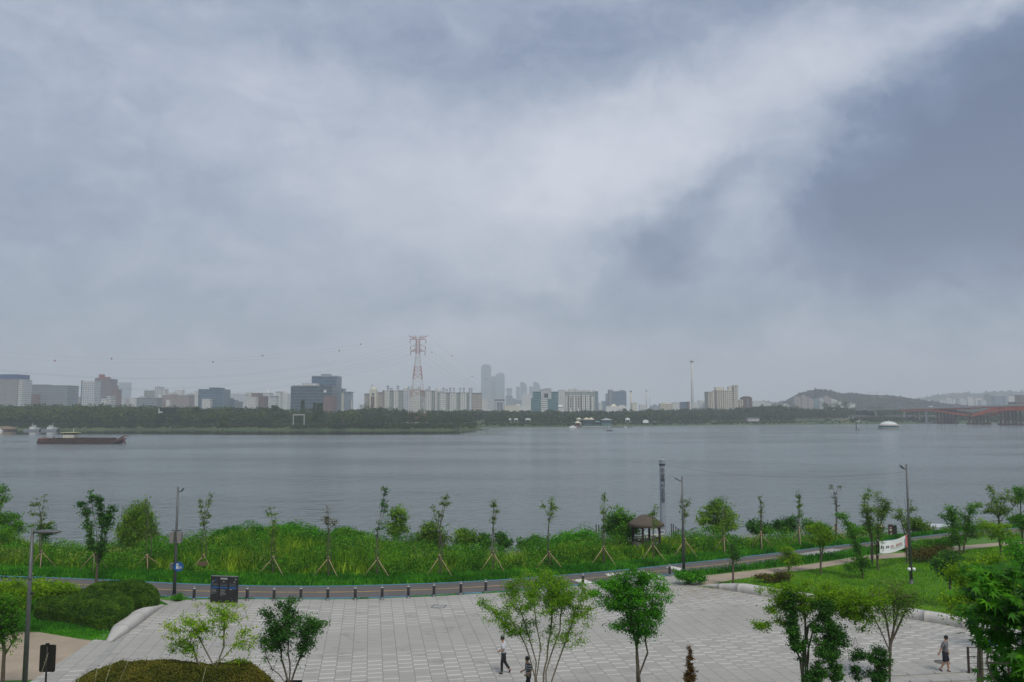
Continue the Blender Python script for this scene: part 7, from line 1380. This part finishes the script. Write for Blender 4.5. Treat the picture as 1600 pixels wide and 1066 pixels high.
    for i in range(9):
        th = math.pi*.62*i/8
        for k in range(24):
            ph = 2*math.pi*k/24; x = math.cos(ph); t = th*(1.0-.34*max(0, x)**1.5) if i else 0; r = (1.10 if i < 6 else 1.10-.035*(i-5))+.015*math.sin(k*5+i)
            vs.append(hp(math.sin(t)*x*.053*r-.002, math.sin(t)*math.sin(ph)*.044*r, math.cos(t)*.068*r*1.02+.001))
    hv.add(vs, [(i*24+k, i*24+(k+1) % 24, (i+1)*24+(k+1) % 24, (i+1)*24+k) for i in range(8) for k in range(24)], True); hv.build('hair', HAIR, o)
    # shirt with short sleeves
    pel = j['pelvis']+Vector((0, 0, -.015*h)); J = [pel, j['waist'], j['chest'], j['neck']-Vector((0, 0, .022*h))]; R = [(.104*h, .080*h), (.094*h, .075*h), (.104*h, .080*h), .046*h]; E = [(0, 1), (1, 2), (2, 3)]
    for sd in ('l', 'r'): k = len(J); J += [j['sh'+sd], j['sh'+sd].lerp(j['el'+sd], sleeve), j['sh'+sd].lerp(j['el'+sd], sleeve+.25)]; R += [.056*h, .045*h, .043*h]; E += [(2, k), (k, k+1), (k+1, k+2)]
    me = skin_obj('shirt', J, E, R, shirt, o); join('shirt', [me], shirt, o)
    tm = []; J = [j['pelvis']+Vector((0, 0, .075*h)), j['pelvis']-Vector((0, 0, .02*h))]; R = [(.090*h, .070*h), (.092*h, .070*h)]; E = [(0, 1)]
    for sd in ('l', 'r'):
        k = len(J); a, b, c = j['hip'+sd], j['kn'+sd], j['an'+sd]
        if shorts: J += [a, a.lerp(b, .6), b.lerp(c, .05)]; R += [.062*h, .056*h, .054*h]; E += [(1, k), (k, k+1), (k+1, k+2)]
        else: J += [a, b, b.lerp(c, .5), b.lerp(c, .92)]; R += [.060*h, .044*h, .036*h, .034*h]; E += [(1, k), (k, k+1), (k+1, k+2), (k+2, k+3)]
    join('shorts' if shorts else 'trousers', [skin_obj('t', J, E, R, trousers, o)], trousers, o)
    for sd in ('l', 'r'):
        a, t = j['an'+sd], j['to'+sd]; d = (t-a); bk = Vector((-d.x, -d.y, 0)).normalized()*.022*h
        sh = skin_obj('shoe', [a+bk-Vector((0, 0, .012*h)), a+Vector((0, 0, .005*h)), a.lerp(t, .55)-Vector((0, 0, .002*h)), t], [(0, 1), (1, 2), (2, 3)], [.022*h, .028*h, .024*h, (.024*h, .016*h)], SHOE, o, 1); join('shoe', [sh], SHOE, o)
    return o
def base_pose(**k):
    p = dict(pelvis=(0, 0, .53), waist=(.005, 0, .62), chest=(.01, 0, .745), neck=(.018, 0, .835), headb=(.028, 0, .885), head=(.034, 0, .928), look=(1, 0, -.25),
             shl=(.008, .105, .795), shr=(.008, -.105, .795), hipl=(0, .052, .505), hipr=(0, -.052, .505)); p.update(k); return p
SH_W = mat('shirt_pale_grey', (.56, .57, .62), .85, .08, 6); TR_B = mat('trousers_black', (.016, .016, .020), .85, .2, 6)
SH_G = mat('shirt_grey', (.155, .155, .175), .85, .1, 8); SHO = mat('shorts_navy', (.014, .015, .024), .85, .2, 6); TR_N = mat('shorts_dark', (.02, .024, .04), .85, .2, 6)
m, s = new_mat('shirt_striped'); co = s.n('TexCoord').outputs['Object']; x_, y_, z_ = s.sep(co); f = s.m('LESS_THAN', s.m('FRACT', s.m('MULTIPLY', z_, 10.5)), .38)
finish(s, s.mix(f, (.030, .030, .040), (.45, .45, .46)), .85); SH_S = m
p = G(787, 1053); person('man in a pale short-sleeved shirt and black trousers walking left over the plaza', p, math.pi*1.0-.1, 1.70,
    base_pose(ell=(-.02, .135, .66), wrl=(.10, .10, .62), hal=(.135, .09, .605), elr=(-.02, -.135, .66), wrr=(.09, -.09, .60), har=(.12, -.075, .585),
      knl=(.045, .055, .285), anl=(.045, .055, .045), tol=(.125, .055, .022), knr=(-.03, -.055, .29), anr=(-.165, -.055, .105), tor=(-.15, -.055, .02)), SH_W, TR_B)
p = G(826, 1090); person('man in a black and grey striped T-shirt striding left at the bottom edge', p, math.pi*1.0+.25, 1.70,
    base_pose(ell=(-.03, .13, .655), wrl=(.09, .13, .60), hal=(.125, .13, .59), elr=(.02, -.135, .66), wrr=(.13, -.12, .61), har=(.165, -.115, .60),
      knl=(.09, .055, .29), anl=(.12, .055, .05), tol=(.195, .055, .03), knr=(-.02, -.055, .285), anr=(-.13, -.055, .09), tor=(-.08, -.055, .02)), SH_S, TR_N)
p = G(1478, 1051); person('person in a grey T-shirt and dark knee-length shorts walking toward the railing on the right', p, -.75, 1.70,
    base_pose(look=(.9, .3, -.5), head=(.038, 0, .925), ell=(.02, .14, .655), wrl=(.05, .14, .52), hal=(.06, .14, .485), elr=(-.05, -.15, .655), wrr=(-.10, -.165, .53), har=(-.115, -.165, .495),
      knl=(.05, .055, .285), anl=(.05, .055, .045), tol=(.125, .06, .022), knr=(-.01, -.055, .285), anr=(-.12, -.055, .08), tor=(-.06, -.06, .022)), SH_G, SHO, shorts=True, sleeve=.6)

# ================================================================== HAZE
hz = MB().box(-4600, 4600, -80, 7200, -9, 430).build('haze', None, None)
hm = bpy.data.materials.new('haze_air'); hm.use_nodes = True; nt = hm.node_tree; nt.nodes.clear(); s = S(nt)
vp = s.n('VolumePrincipled'); vp.inputs['Color'].default_value = (.88, .92, .97, 1); vp.inputs['Density'].default_value = .00027
ou = s.n('OutputMaterial'); nt.links.new(vp.outputs[0], ou.inputs['Volume']); hz.data.materials.append(hm)
stuff(hz, 'thin grey-blue humid air over the river and the city', 'haze')
